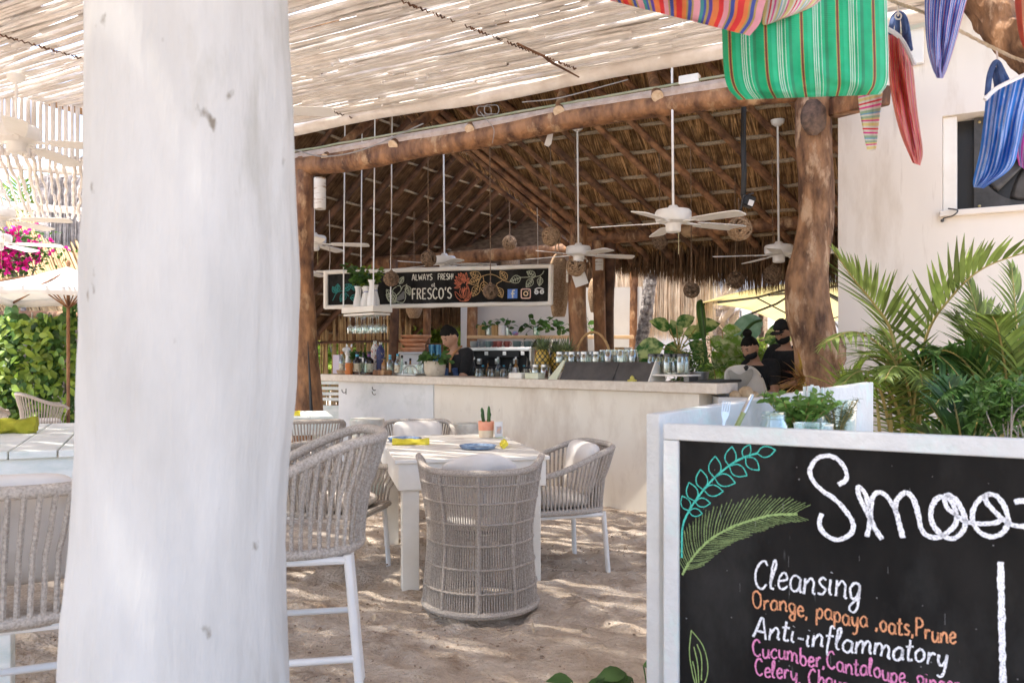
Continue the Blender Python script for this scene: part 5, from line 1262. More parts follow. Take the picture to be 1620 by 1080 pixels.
yw, w2, pk2, rd2, lb, lg = (.78, .68, .30), (.80, .78, .72), (.80, .10, .35), (.70, .04, .06), (.20, .48, .72), (.35, .55, .38)
pastel = stripes('pastel_stripes', [(0, yw), (.12, w2), (.20, rd2), (.27, w2), (.36, pk2), (.44, w2), (.52, yw), (.62, lb), (.67, w2), (.74, lg), (.82, w2), (.88, pk2), (.94, yw)], 2.4)
pastelr = stripes('pastel_rows', [(0, yw), (.12, w2), (.20, rd2), (.27, w2), (.36, pk2), (.44, w2), (.52, lg), (.62, lb), (.67, w2), (.74, lg), (.82, yw), (.88, pk2), (.94, w2)], 3.2, axis='Y')
redst = stripes('red_stripes', [(0, rd), (.10, (.70, .55, .35)), (.18, rd), (.30, (.62, .20, .10)), (.36, (.70, .60, .45)), (.42, (.70, .06, .10)), (.56, (.72, .35, .16)), (.62, rd), (.74, (.70, .60, .40)), (.80, (.45, .03, .04)), (.88, (.74, .12, .22))], 4.5)
bd, wb2 = (.03, .13, .52), (.60, .62, .80)
blue_m = stripes('blue_stripes', [(0, (.02, .20, .62)), (.22, (.48, .55, .80)), (.36, (.02, .20, .62)), (.55, (.60, .66, .82)), (.58, (.02, .18, .55)), (.61, (.60, .66, .82)), (.66, (.02, .20, .60)), (.70, (.55, .6, .8)), (.74, (.02, .16, .5)), (.9, (.40, .48, .78))], 3.2)
plaid = stripes('blue_plaid', [(0, bd), (.14, wb2), (.24, bd), (.38, (.45, .05, .12)), (.44, wb2), (.52, bd), (.62, (.70, .66, .80)), (.70, bd), (.84, wb2), (.92, (.50, .08, .18))], 4.0)
pink = stripes('pink_stripes', [(0, (.72, .06, .42)), (.25, (.80, .45, .70)), (.4, (.14, .14, .55)), (.5, (.30, .50, .80)), (.62, (.75, .10, .50)), (.8, (.82, .66, .80)), (.9, (.25, .10, .50))], 2.5)
redm = stripes('red_edge_stripes', [(0, (.6, .10, .05)), (.3, (.70, .35, .2)), (.5, (.55, .05, .05)), (.8, (.35, .3, .3))], 3)
bag('big green bag with brown and white stripes hanging at the top of the picture', [(1140, -90), (1142, 40), (1145, 110), (1152, 140), (1168, 158)], [(1402, -90), (1404, 20), (1406, 100), (1404, 132), (1392, 150)], 2.25, green, .11, .05, .05, 56, 36, .030, 1)
bag('orange and purple striped bag overlapping the green bag at the top edge', [(850, -300), (856, -120), (872, -60), (905, -14)], [(1275, -300), (1246, -90), (1212, 0), (1203, 35), (1186, 57)], 2.05, multi, .06, .03, -.05, 56, 28, .026, 4)
bag('pastel yellow, white and pink striped bag between the orange bag and the green bag', [(1215, -80), (1210, 0), (1206, 36), (1212, 40)], [(1330, -80), (1318, -30), (1290, 8), (1224, 36)], 2.16, pastel, .04, .02, 0, 24, 20, .008, 7)
bag('narrow red striped bag hanging by navy handles beside the green bag', [(1404, 44), (1404, 90), (1410, 150), (1424, 210), (1444, 258)], [(1441, 78), (1446, 120), (1452, 180), (1460, 238), (1456, 262)], 2.7, redst, .09, .03, .05, 36, 36, .04, 9, [[(1408, 52, -.05), (1414, 28, -.02), (1424, 22, 0), (1433, 36, .02), (1440, 80, .0)], [(1420, 54, .02), (1420, 30, .02), (1426, 24, 0), (1430, 36, 0), (1432, 66, .03)]], [(1404, 46), (1422, 58), (1436, 80), (1446, 104)])
bag('small pale green and pink striped bag tip below the green bag', [(1356, 120), (1358, 160), (1364, 200), (1372, 240)], [(1398, 120), (1396, 150), (1390, 200), (1386, 238)], 2.75, pastelr, .06, .02, .02, 20, 24, .012, 12)
bag('blue and white plaid bag with a pointed tip at the top right', [(1466, -60), (1463, 10), (1466, 70), (1474, 105), (1482, 124)], [(1548, -60), (1530, 0), (1514, 60), (1500, 105), (1492, 124)], 2.5, plaid, .09, .03, .03, 36, 30, .035, 15)
bag('bright blue bag with white stripes, in front of the exhaust fan', [(1560, 150), (1556, 190), (1550, 240), (1540, 282), (1540, 296)], [(1640, 112), (1622, 180), (1612, 230), (1600, 266), (1556, 298)], 2.6, blue_m, .09, .03, -.06, 36, 36, .036, 18, [[(1562, 150, 0), (1566, 118, 0), (1574, 100, 0), (1580, 104, 0), (1586, 132, 0)], [(1578, 140, .03), (1574, 112, .02), (1578, 100, 0), (1588, 118, 0), (1596, 134, .03)]], [(1558, 158), (1574, 142), (1596, 130), (1622, 118)])
bag('magenta pink striped bag at the right picture edge, behind the blue bag', [(1622, 120), (1610, 170), (1604, 220), (1612, 262)], [(1690, 120), (1680, 200), (1650, 262), (1630, 274)], 2.72, pink, .08, .03, 0, 24, 26, .018, 21)
bag('red brown striped bag cut off by the top right corner', [(1602, -60), (1606, 10), (1612, 55), (1622, 84)], [(1720, -60), (1710, 20), (1690, 70), (1650, 86)], 2.45, redm, .08, .03, 0, 20, 20, .015, 24)
for (px, py, Y) in ((1420, 4, 2.58), (1577, 79, 2.6)):
    mb = MB(); mb.tube([P(px, py, Y), P(px+1, py+12, Y), P(px+1, py+22, Y)], .003, 5); mb.tube([P(px+1+5*math.cos(a), py+22+5*math.sin(a), Y) for a in np.linspace(0, 6.28, 12)], .0025, 5)
    single(mb, 'tie_string', MT['cushion'], 'short string loop tying the %s bag to the line' % ('red' if px < 1500 else 'bright blue'), 'string', None)

def roofz(p):
    """height of the thatch underside over a point of the palapa"""
    u, v = p.dot(U2), p.dot(V2)
    if v < 7.3: return 4.25
    if u > hipU(v): return min(Rz(v), 4.02+(v-7.28)*1.05)-.06
    return Lz(min(u, -5.75))-.06
# ================================================================ ceiling fans
def make_fan(label, c, ztop, rot, sc=1.0, tilt=.16):
    t = thing('ceiling_fan', label, 'ceiling fan', c, 0, 'white ceiling fans', 1.0)
    r = .145*sc; mb = MB(); mb.lathe([(r*.55, -.055*sc), (r*.93, -.04*sc), (r, -.015*sc), (r, .035*sc), (r*.92, .052*sc), (r*.35, .062*sc), (r*.22, .09*sc)], c, 36); mb.build('motor_housing', MT['fanwhite'], t)
    mb = MB(); mb.lathe([(r*.36, -.125*sc), (r*.42, -.115*sc), (r*.42, -.07*sc), (r*.5, -.056*sc)], c, 24); mb.build('switch_cup', MT['fanwhite'], t)
    if c.x > -3 and c.y > 6.9: ztop = roofz(c)
    H = ztop-c.z; mb = MB(); mb.tube([c+Z*.08*sc, c+V((-.008*H, 0, H))], .0105, 10); mb.build('down_rod', MT['fanwhite'], t)
    mb = MB(); mb.lathe([(.03, -.06), (.062, -.035), (.07, 0)], c+V((-.008*H, 0, H)), 20); mb.build('canopy_cap', MT['fanwhite'], t)
    mb = MB(); mb.tube([c-Z*.12*sc+V((r*.3, 0, 0)), c-Z*.30*sc+V((r*.3, 0, 0))], .002, 4); mb.build('pull_chain', MT['brass'], t)
    for k in range(5):
        a = rot+k*2*math.pi/5; d = V((math.cos(a), math.sin(a), 0)); s_ = V((-d.y, d.x, 0)); up = Z*math.cos(tilt)+s_*math.sin(tilt); s2 = s_*math.cos(tilt)-Z*math.sin(tilt)
        mb = MB(); zz0 = c-Z*.045*sc
        pts = []; 
        outl = [(.21, .050), (.30, .060), (.50, .070), (.62, .070), (.655, .060), (.668, .035)]
        pts = [zz0+d*(x*sc)+s2*(w*sc)-Z*(.02*x) for x, w in outl]+[zz0+d*(x*sc)-s2*(w*sc)-Z*(.02*x) for x, w in outl[::-1]]
        mb.poly(pts, .007, up); bl = mb.build('blade', MT['fanwhite'], t, smooth=False)
        mb = MB(); mb.bar(zz0+d*(.09*sc)+Z*.0, zz0+d*(.25*sc)-Z*.008, .028*sc, .012, 0, up); mb.build('blade_iron', MT['fanwhite'], bl, smooth=False)
    return t
make_fan('large white ceiling fan hanging in the middle of the bar, on a long rod', P(1065, 343, 7.0), 3.85, .35, 1.06)
make_fan('white ceiling fan over the pineapples, beside the thick log post', P(915, 397, 9.15), 3.7, .15, .96)
make_fan('white ceiling fan left of the gnarled post, before the dark fringe', P(1232, 396, 8.3), 3.75, .55, .98)
make_fan('white ceiling fan just above the hanging sign', P(703, 412, 10.5), 3.9, .05, 1.0)
make_fan('white ceiling fan close behind the split log post', P(497, 380, 10.0), 3.2, .02, 1.0)
make_fan('white ceiling fan whose blade points at the left end of the hanging sign', P(478, 424, 11.2), 3.1, .06, .95)
make_fan('white ceiling fan with a long rod at upper left, nearest on the left', P(26, 213, 6.55), ZC-.02, .22, 1.18)
make_fan('white ceiling fan farther along the left row, above the palm tree leaves', P(-2, 338, 8.7), ZB-.02, .10, 1.1)
make_fan('white ceiling fan farthest along the left row, above the pink flowers', P(-4, 378, 10.2), ZB-.02, .25, 1.1)
make_fan('white ceiling fan mostly hidden behind the white trunk post', P(378, 163, 5.8), ZC-.02, .02, 1.0)

# ================================================================ woven ball lamps
def lamp(label, px, py, dpx, Y, ztop, m=None, seed=0, bare=False):
    rs = random.Random(seed); c = P(px, py, Y); r = dpx/2/FPX*Y; ztop = roofz(c) if Y != 7.3 else ztop; t = thing('pendant_lamp', label, 'pendant lamp', c, 0, 'woven ball pendant lamps'); mb = MB()
    for i in range(26):
        ax = V((rs.uniform(-1, 1), rs.uniform(-1, 1), rs.uniform(-1, 1))).normalized(); e1 = ax.orthogonal().normalized(); e2 = ax.cross(e1); off = rs.uniform(-.55, .55); rr = math.sqrt(1-off*off)
        mb.tube([c+(ax*off+e1*(rr*math.cos(a))+e2*(rr*math.sin(a)))*r*(1+.03*math.sin(a*4+i)) for a in np.linspace(0, 2*math.pi, 22)][:-1], r*.075, 4, False, True)
    mb.build('woven_ball', m or MT['wicker'], t)
    mb = MB(); mb.ball(c, r*.55, 14, 10); mb.build('bulb_core', MT['wickerd'], t)
    mb = MB(); mb.tube([c+Z*r*.9, V((c.x-.01, c.y, ztop))], .006, 5); mb.build('cord', MT['wickerd'], t)
    mb = MB(); mb.lathe([(.018, r*.85), (.022, r*1.05), (.010, r*1.25)], c, 10); mb.build('cap', MT['wickerd'], t)
D_ = MT['wickerd']
lamp('round woven pendant lamp in the open middle of the roof, beside a long fan rod', 872, 374, 29, 9.2, 3.75, None, 1)
lamp('woven pendant lamp in front of the beam, above the lettering of the sign', 678, 409, 24, 9.4, 3.5, D_, 2)
lamp('dark woven pendant lamp over the pear drawing on the sign', 619, 441, 23, 9.2, 3.5, D_, 3)
lamp('dark woven pendant lamp over the tan branch drawing on the sign', 776, 461, 23, 9.0, 3.5, D_, 4)
lamp('woven pendant lamp hanging just below the fan by the thick log post', 911, 422, 29, 9.2, 3.4, None, 5)
lamp('small woven pendant lamp above the right half of the sign, far back', 806, 384, 22, 11.0, 3.3, None, 6)
lamp('small dark pendant lamp at the right end of the sign', 879, 441, 21, 10.6, 3.3, D_, 7)
lamp('dark woven pendant lamp under the motor of the large fan', 1044, 382, 24, 9.0, 3.4, D_, 8)
lamp('large woven pendant lamp below the black spotlight', 1170, 362, 36, 7.3, 2.72, None, 9)
lamp('dark woven pendant lamp against the sunlit pale fringe', 1094, 459, 24, 8.8, 3.5, D_, 10)
lamp('dim woven pendant lamp before the dark fringe', 1164, 443, 26, 9.0, 3.5, D_, 11)
lamp('dark woven pendant lamp left of the gnarled post, before the fringe edge', 1223, 435, 29, 8.6, 3.5, D_, 12)
# spotlight on a black pipe
t = thing('spotlight', 'black spotlight on a thick black cable pipe under the roof', 'spotlight', P(1183, 318, 7.25))
mb = MB(); mb.tube(cat([P(1177, 150, 7.2), P(1176, 220, 7.2), P(1177, 280, 7.2), P(1174, 322, 7.25), P(1168, 345, 7.3)], 8), [.024]*22+[.012]*(len(cat([0, 1, 2, 3, 4] and [V((0, 0, i)) for i in range(5)], 8))-22), 10); mb.build('cable_pipe', MT['black'], t)
M = Matrix.Rotation(.35, 3, 'Y'); mb = MB(); mb.box(P(1184, 319, 7.2), (.095, .09, .10), M, .012); mb.build('housing', MT['black'], t, smooth=False)
mb = MB(); mb.box(P(1188, 321, 7.14), (.045, .01, .05), M, .002); mb.build('lens', MT['ceramic'], t, smooth=False)
mb = MB(); mb.tube([P(1172, 330, 7.2), P(1176, 310, 7.2), P(1192, 306, 7.2)], .007, 6); mb.build('bracket', MT['darksteel'], t)
# bamboo tube lanterns and small hung things
bt = mat('white_bamboo', (.70, .66, .58), (.80, .77, .70), rough=.7, scale=3, stretch=(1, 1, 9), c3=(.40, .28, .17), c3scale=4, c3lo=.55, c3hi=.6)
for (px, y0, y1, w, Y, lab) in ((506, 282, 331, 19, 9.05, 'white bamboo tube lantern on the split log post, under the beam'), (948, 410, 428, 13, 10.15, 'white bamboo tube lantern on the slim twin posts'), (901, 424, 447, 11, 9.7, 'pale bamboo tube lantern beside the folded paper sheet')):
    c = P(px, y1, Y); r = w/2/FPX*Y; h = (y1-y0)/FPX*Y; mb = MB(); mb.lathe([(r*.96, 0), (r, .02), (r, h*.48), (r*.95, h*.5), (r, h*.52), (r, h-.01), (r*.97, h)], c, 18); single(mb, 'bamboo_lantern', bt, lab, 'lantern', 'bamboo tube lanterns on the posts')
mb = MB(); a = [P(904, 434, 9.4), P(925, 430, 9.3), P(931, 448, 9.35), P(911, 455, 9.45)]; mb.poly(a, .012, (.1, -1, .1)); single(mb, 'paper_sheet', MT['white'], 'folded white paper sheet taped to the thick log post', 'paper', None, False)
mb = MB(); a = [P(866, 214, 7.9), P(875, 211, 7.9), P(872, 228, 7.9), P(868, 232, 7.9), P(861, 229, 7.9)]; mb.poly(a, .03, (.1, -1, 0)); single(mb, 'bracket_box', MT['white'], 'small white box under the middle of the front beam', 'box', None, False)
mb = MB(); c = bA+db*.815+Z*.21-V2*.06; mb.box(c, (.17, .07, .07), rotz(-.51), .004); o = single(mb, 'socket_box', MT['creamwood'], 'small cream socket box on top of the front beam', 'box', None, False)

# ================================================================ hanging shelf with vases and glasses
YS = 9.25
cF = P(590, 487, YS); hsz = .085
SXd = BD*1.0; SYd = BN
shL, shD = .60, .27
cS = cF+SXd*-shL/2+SYd*shD/2
hs = thing('hanging_shelf', 'white slatted shelf hung on four white rods over the bar, full of vases', 'shelf', cS)
Ms = Matrix((SXd, SYd, Z)).transposed()
zS = cF.z
mb = MB(); mb.box(V((cS.x, cS.y, zS-.03)), (shL, shD, .02), Ms, .002); mb.build('shelf_board', MT['creamwood'], hs, smooth=False)
for (dx, dy, lx, ly) in ((0, -shD/2+.010, shL, .02), (0, shD/2-.010, shL, .02), (-shL/2+.010, 0, .02, shD-.044), (shL/2-.010, 0, .02, shD-.044)):
    mb = MB(); c = cS+SXd*dx+SYd*dy; mb.box(V((c.x, c.y, zS-.005)), (lx+.008, ly+.008, .065), Ms, .003); mb.build('rim_board', MT['creamwood'], hs, smooth=False)
mb = MB(); mb.box(V((cS.x, cS.y, zS-.062)), (shL*.96, shD*.9, .022), Ms, .002); mb.build('glass_rack', MT['creamwood'], hs, smooth=False)
for sx in (-1, 1):
    for sy in (-1, 1):
        c = cS+SXd*(sx*(shL/2-.012))+SYd*(sy*(shD/2-.012)); mb = MB(); mb.tube([V((c.x, c.y, zS-.03)), V((c.x+.02, c.y, roofz(c)))], .008 if sy < 0 else .007, 8); mb.build('hanger_rod', MT['ceramic'], hs)
vz = mat('talavera_vase', (.82, .81, .78), (.10, .14, .42), rough=.25, scale=9, stretch=(1, 1, .5), lo=.60, hi=.63)
for i, (dx, dy, s_, lab) in enumerate(((-.20, .02, 1.0, 'white vase at the far left of the hanging shelf, its neck bare'), (-.10, .05, .95, 'blue patterned white vase, second along the hanging shelf'), (.02, -.02, .95, 'blue patterned white vase in the middle of the hanging shelf'), (.12, .03, 1.0, 'blue banded white vase next to the tall plain vase'), (.19, -.07, 1.15, 'tallest plain white vase at the front corner of the hanging shelf'))):
    c = cS+SXd*dx+SYd*dy; c = V((c.x, c.y, zS-.019)); h = .30*s_
    t = thing('vase', lab, 'vase', c, 0, 'white vases on the hanging shelf')
    mb = MB(); mb.lathe([(.035, 0), (.05, .01), (.055, h*.2), (.052, h*.4), (.036, h*.62), (.026, h*.78), (.030, h*.9), (.043, h), (.038, h), (.022, h*.8), (.0, h*.75)], c, 22, None, True, False); mb.build('body', MT['ceramic'] if i in (0, 4) else vz, t)
    if i in (1, 2, 3):
        mb = MB(); mb.lathe([(.0275, h*.70), (.0265, h*.80), (.0295, h*.89)], c, 22, None, False, False); mb.build('blue_band', mat('cobalt_band', (.03, .05, .30), (.06, .10, .42), rough=.3), t)
    if i < 4:
        mb = MB(); st = MB()
        for q in range(5):
            e = c+V((rnd(-.16, .12), rnd(-.1, .1), h+rnd(.06, .26))); cc_ = cat([c+Z*h*.9, c+Z*(h+.06)+V((rnd(-.03, .03), 0, 0)), e], 5); st.tube(cc_, .003, 4)
            for w in cc_[4:]:
                for z_ in range(2): mb.leaf(w, V((rnd(-1, 1), rnd(-1, 1), rnd(-.3, .7))), rnd(.06, .10), rnd(.04, .065), None, .2)
        mb.build('leaves', MT['leafy'] if i % 2 else MT['leaf'], t); st.build('stem', MT['leafd'], t)
for i in range(12):
    r_, k_ = divmod(i, 4); c = cS+SXd*(-shL/2+.08+k_*.145)+SYd*(-shD/2+.06+r_*.08); c = V((c.x, c.y, zS-.074)); mb = MB(); q = -1
    mb.lathe([(.032, 0), (.030, -.004), (.005, -.012), (.004, -.09), (.012, -.10), (.036, -.125), (.040, -.155), (.036, -.185), (.033, -.20), (.031, -.20), (.034, -.183), (.037, -.155), (.033, -.128), (.0, -.106)][::-1], c, 16, None, False, False)
    single(mb, 'wine_glass', MT['glass'], 'clear wine glass hanging upside down under the shelf', 'wine glass', 'wine glasses hung under the shelf')
# ================================================================ things on and behind the bar
def onbar(px, back, z=BH):
    k = (px-CX)/FPX; o = A+BN*back
    s = (k*o.y-o.x)/(BD.x-k*BD.y); p = o+BD*s; return V((p.x, p.y, z))
def hpx(p, n): return n/FPX*p.y          # pixels to metres at that distance
def bottle(px, back, h, r, body, lab, cap=None, label=None, neckc=None, sh=.62, z=BH, group='bottles on the bar', pos=None):
    p = pos or onbar(px, back, z); t = thing('bottle', lab, 'bottle', p, 0, group); mb = MB()
    mb.lathe([(r*.92, 0), (r, .008), (r, h*sh), (r*.9, h*(sh+.05)), (r*.38, h*(sh+.16)), (r*.34, h*.95), (r*.38, h*.96)], p, 20); mb.build('body', body, t)
    if label:
        mb = MB(); mb.lathe([(r+.001, h*.12), (r+.0012, h*.5)], p, 20, None, False, False); mb.build('paper_label', label, t)
    if neckc:
        mb = MB(); mb.lathe([(r*.40, h*(sh+.18)), (r*.37, h*.9)], p, 14, None, False, False); mb.build('neck_foil', neckc, t)
    mb = MB(); mb.lathe([(r*.42, h*.93), (r*.42, h*1.02), (r*.3, h*1.03)], p, 14); mb.build('cap', cap or MT['black'], t)
    return t
lb_cream = mat('cream_label', (.72, .66, .50), (.40, .28, .16), rough=.8, scale=30, lo=.55, hi=.6)
m_sky = mat('sky_blue', (.10, .45, .62), rough=.5); m_pur = mat('purple', (.20, .06, .22), rough=.5); m_dk = mat('dark_glass', (.012, .009, .008), rough=.12, spec=.6)
m_org = mat('orange_stopper', (.62, .20, .05), rough=.6); m_amb = mat('amber_liquor', (.30, .13, .02), rough=.1, spec=.6); m_lil = mat('lilac_card', (.55, .50, .58), rough=.8)
flor = mat('floral_white', (.78, .76, .72), (.45, .16, .12), rough=.5, scale=34, lo=.52, hi=.58, c3=(.10, .22, .16), c3scale=22, c3lo=.58, c3hi=.62)
florb = mat('floral_navy', (.035, .04, .12), (.50, .36, .24), rough=.5, scale=30, lo=.58, hi=.64)
p = onbar(545, .16); mb = MB(); M = Matrix.Scale(1.45, 3, BD)
mb.lathe([(.07, 0), (.085, .045), (.088, .05), (.080, .048), (.066, .008)], p, 24, M, True, False); single(mb, 'wicker_tray', MT['wicker'], 'shallow wicker tray at the left end of the bar', 'tray', None)
mb = MB(); p = onbar(534, .40); mb.box(p+Z*.12, (.11, .06, .24), rotz(-.5), .003); single(mb, 'gift_box', m_lil, 'pale lilac upright box behind the wicker tray', 'box', None, False)
bottle(541, .22, .27, .036, MT['glassg'], 'clear bottle with an orange stopper in front of the lilac box', m_org, lb_cream)
p = onbar(551, .36); t = thing('ceramic_figure', 'white and blue ceramic animal figurine at the left of the bar', 'figurine', p)
mb = MB(); mb.lathe([(.05, 0), (.055, .05), (.04, .14), (.032, .21), (.036, .25)], p, 18); mb.tube(cat([p+Z*.24, p+Z*.30+V((-.01, -.02, 0)), p+Z*.305+V((-.06, -.05, 0))], 6), [.036, .040, .042, .042, .042, .042, .042, .038, .034, .030, .028, .024, .016], 12); mb.build('body', vz, t)
for s_ in (-1, 1):
    mb = MB(); mb.leaf(p+V((.01+.02*s_, .02*s_, .33)), V((.2*s_, 0, 1)), .05, .025, V((0, -1, 0))); mb.build('ear', MT['ceramic'], t)
p = onbar(552, .10); mb = MB(); mb.lathe([(.040, 0), (.050, .03), (.038, .065), (.050, .095), (.042, .125), (.046, .14), (.04, .14), (.034, .12)], p, 20, None, True, False, lambda a, z: 1+.06*math.sin(a*5)); single(mb, 'tiki_mug', m_org, 'orange bulbous clay mug on the bar', 'mug', None)
sprigs('potted_herb', 'bushy bright green herb behind the dark bottles', onbar(568, .42, BH+.06), 36, .20, .045, .030, MT['leaf'], MT['leafd'], .14)
bottle(565, .20, .27, .052, m_dk, 'dark bottle with a sky blue neck and cream label', MT['black'], lb_cream, m_sky)
bottle(584, .20, .27, .055, m_dk, 'dark bottle with a purple neck and cream label', MT['black'], lb_cream, m_pur)
bottle(575, .34, .26, .042, m_dk, 'plain dark bottle between the blue and the purple necked ones', MT['black'])
p = onbar(574, .07); t = thing('soap_dispenser', 'clear square glass dispenser with a white pump', 'dispenser', p); mb = MB(); mb.box(p+Z*.075, (.085, .085, .15), rotz(.5), .012); mb.build('glass_body', MT['glassg'], t)
mb = MB(); mb.tube([p+Z*.15, p+Z*.20], .010, 8); mb.tube([p+Z*.2, p+Z*.205+V((-.04, -.02, 0))], .006, 6); mb.build('pump', MT['ceramic'], t)
bottle(593, .38, .40, .048, flor, 'tall white bottle wrapped in a red floral print', MT['glass'], None, None, .78)
bottle(602, .30, .38, .050, florb, 'tall navy bottle with a floral print', MT['glass'], None, None, .74)
bottle(608, .22, .20, .036, m_amb, 'short amber liquor bottle beside the navy floral one', MT['black'])
bottle(617, .24, .23, .040, MT['glassg'], 'clear blue tinted bottle with a slim blue neck', m_sky, None, m_sky)
bottle(629, .22, .24, .036, MT['glassg'], 'clear bottle with a turquoise cap, rightmost of the left bottles', m_sky, lb_cream)
mb = MB(); p = onbar(605, .14); mb.box(p+Z*.03, (.22, .12, .06), rotz(-.76), .006); single(mb, 'wooden_box', MT['log'], 'low dark wooden box in front of the floral bottles', 'box', None, False)
mb = MB(); p = onbar(580, .14); mb.box(p+Z*.012, (.30, .14, .024), rotz(-.76), .004); single(mb, 'wooden_tray', MT['logdark'], 'flat dark wooden tray under the dark bottles', 'tray', None, False)
p = onbar(652, .30); t = thing('glass_rack', 'low steel rack of upturned glasses beside the concrete planter', 'rack', p)
mb = MB(); M = rotz(-.76); mb.box(p+Z*.012, (.38, .22, .02), M, .003); mb.build('tray', MT['steel'], t, smooth=False)
mb = MB(); mb.tube([p+M @ V((.12+.0, -.13, .012))+V((.085*math.cos(a), 0, .105*math.sin(a))) for a in np.linspace(0, math.pi, 24)], .008, 8); mb.build('arched_handle', MT['steel'], t)
for i in range(8):
    c = p+M @ V((-.15+(i % 4)*.095, -.05+(i//4)*.1, .024)); mb = MB(); mb.lathe([(.036, 0), (.032, .10), (.0, .102)], c, 14, None, False, False); mb.build('tumbler', MT['glass'], t)
p = onbar(688, .20); t = thing('planter', 'speckled concrete bowl planter with drooping green leaves, left of the barman', 'planter', p)
mb = MB(); mb.lathe([(.085, 0), (.108, .02), (.118, .08), (.120, .165), (.108, .165), (.105, .14), (0, .14)], p, 30, None, True, False); mb.build('bowl', mat('concrete_pot', (.52, .44, .34), (.64, .57, .46), rough=.9, scale=14, c3=(.36, .27, .17), c3scale=12, c3lo=.56, c3hi=.7, bump=.4, bscale=50), t)
mb = MB(); st = MB()
for i in range(60):
    a = rnd(0, 6.28); r = rnd(.02, .15); c = p+V((r*math.cos(a), r*math.sin(a), .165+rnd(.0, .09)-.25*max(0, r-.1))); mb.leaf(c, V((math.cos(a), math.sin(a), rnd(-.5, .4))), rnd(.06, .10), rnd(.04, .06), None, .35); 
    if i % 4 == 0: st.tube([p+V((.3*r*math.cos(a), .3*r*math.sin(a), .14)), c], .003, 4)
mb.build('leaves', MT['leaf'], t); st.build('stem', MT['leafd'], t)
lim = mat('pale_lime_card', (.62, .64, .46), (.70, .72, .56), rough=.8)
for i, (px, w, lab, m) in enumerate(((820, .17, 'flat cream box lying on the bar edge, left of the trough', MT['creamwood']), (846, .17, 'pale lime box lying on the bar beside the cream one', lim))):
    p = onbar(px, .10); mb = MB(); mb.box(p+Z*.028, (w, .10, .056), rotz(-.76), .004); single(mb, 'flat_box', m, lab, 'box', None, False)
# black steel trough of ingredients with cream ends
a, b = onbar(884, .07), onbar(1026, .07); t = thing('ingredient_trough', 'long dark steel ingredient trough leaning back, with cream triangular ends, on the bar', 'trough', a)
d = (b-a); dn = d.normalized(); hT = .165
mb = MB(); mb.add([a+dn*.01, b-dn*.01, b-dn*.01+BN*.10+Z*hT+dn*0, a+dn*.0+BN*.10+Z*hT, a+BN*.012+dn*.01, b+BN*.012-dn*.01, b+BN*.112+Z*hT-dn*.01, a+BN*.112+Z*hT+dn*.01], [(0, 1, 2, 3), (7, 6, 5, 4), (0, 4, 5, 1), (3, 2, 6, 7), (0, 3, 7, 4), (1, 5, 6, 2)])
mb.bar(a.lerp(b, .62)-BN*.004+Z*.004, a.lerp(b, .62)+BN*.098+Z*hT, .012, .01, 0); mb.build('front_sheet', MT['darksteel'], t, smooth=False)
for c in (a, b):
    mb = MB(); s_ = -1 if c is a else 1; mb.poly([c+dn*s_*.005-BN*.01, c+dn*s_*.005+BN*.24, c+dn*s_*.005+BN*.24+Z*.06, c+dn*s_*.005+BN*.10+Z*(hT+.01)] if c is b else [c-dn*.13-BN*.0, c-dn*.02-BN*.0, c-dn*.0+BN*.10+Z*(hT+.012), c-dn*.03+BN*.10+Z*(hT+.012)], .012, dn if c is b else BN); mb.build('end_panel', lim if c is a else MT['creamwood'], t, smooth=False)
mb = MB(); mb.bar(a+BN*.24+Z*.14, b+BN*.24+Z*.14, .25, .012, 0); mb.build('inner_shelf', MT['darksteel'], t, smooth=False)
fills = [mat('fill_white', (.7, .68, .62), rough=.9), mat('fill_oat', (.55, .42, .27), (.4, .28, .16), rough=.95, scale=90), mat('fill_coffee', (.06, .03, .02), (.12, .06, .03), rough=.9, scale=90), mat('fill_red', (.35, .07, .04), (.25, .1, .05), rough=.9, scale=70), mat('fill_seed', (.25, .2, .12), (.1, .08, .05), rough=.9, scale=120)]
GJ = 'jars in a row along the trough'; k = 0
for i, px in enumerate(np.linspace(886, 1002, 13)):
    p = onbar(px, .22+.07*(i % 2), BH+.148); k = i
    jar('glass_jar', p, .042, .105 if i < 7 else .125, MT['glass'], 'clip lidded glass jar in the row above the dark trough' if i < 7 else 'taller threaded glass jar at the right half of the trough row', 'jar', GJ if i < 7 else 'taller jars along the trough', MT['steel'] if i < 7 else None, fills[i % 5] if i % 3 != 1 else None)
for i, (px, lab, f) in enumerate(((848, 'white filled storage jar left of the trough', 0), (862, 'orange filled storage jar beside the trough end', 3))):
    p = onbar(px, .34); jar('storage_jar', p, .045, .13, MT['glass'], lab, 'jar', None, MT['steel'], fills[f])
a, b = onbar(1024, .12), onbar(1088, .12)
t = thing('jar_tray', 'cream tray on short feet at the right end of the bar, under filled jars', 'tray', a.lerp(b, .5)); mb = MB(); mb.bar(a+Z*.055+BN*.1, b+Z*.055+BN*.1, .22, .014, .003); mb.build('tray_board', MT['creamwood'], t, smooth=False)
for c in (a, b):
    mb = MB(); mb.box(c.lerp(a.lerp(b, .5), .15)+BN*.1+Z*.024, (.05, .15, .046), rotz(-.76), .003); mb.build('foot', MT['darksteel'], t, smooth=False)
for i, px in enumerate((1031, 1043, 1056, 1067, 1077, 1084)):
    p = onbar(px, .20+.05*(i % 2), BH+.0625); jar('filled_jar', p, .036, .165, MT['glass'], 'tall glass jar filled with dark and pale dry goods on the cream tray', 'jar', 'filled jars on the cream tray', MT['darksteel'], fills[(2, 4, 1, 2, 1, 0)[i]])
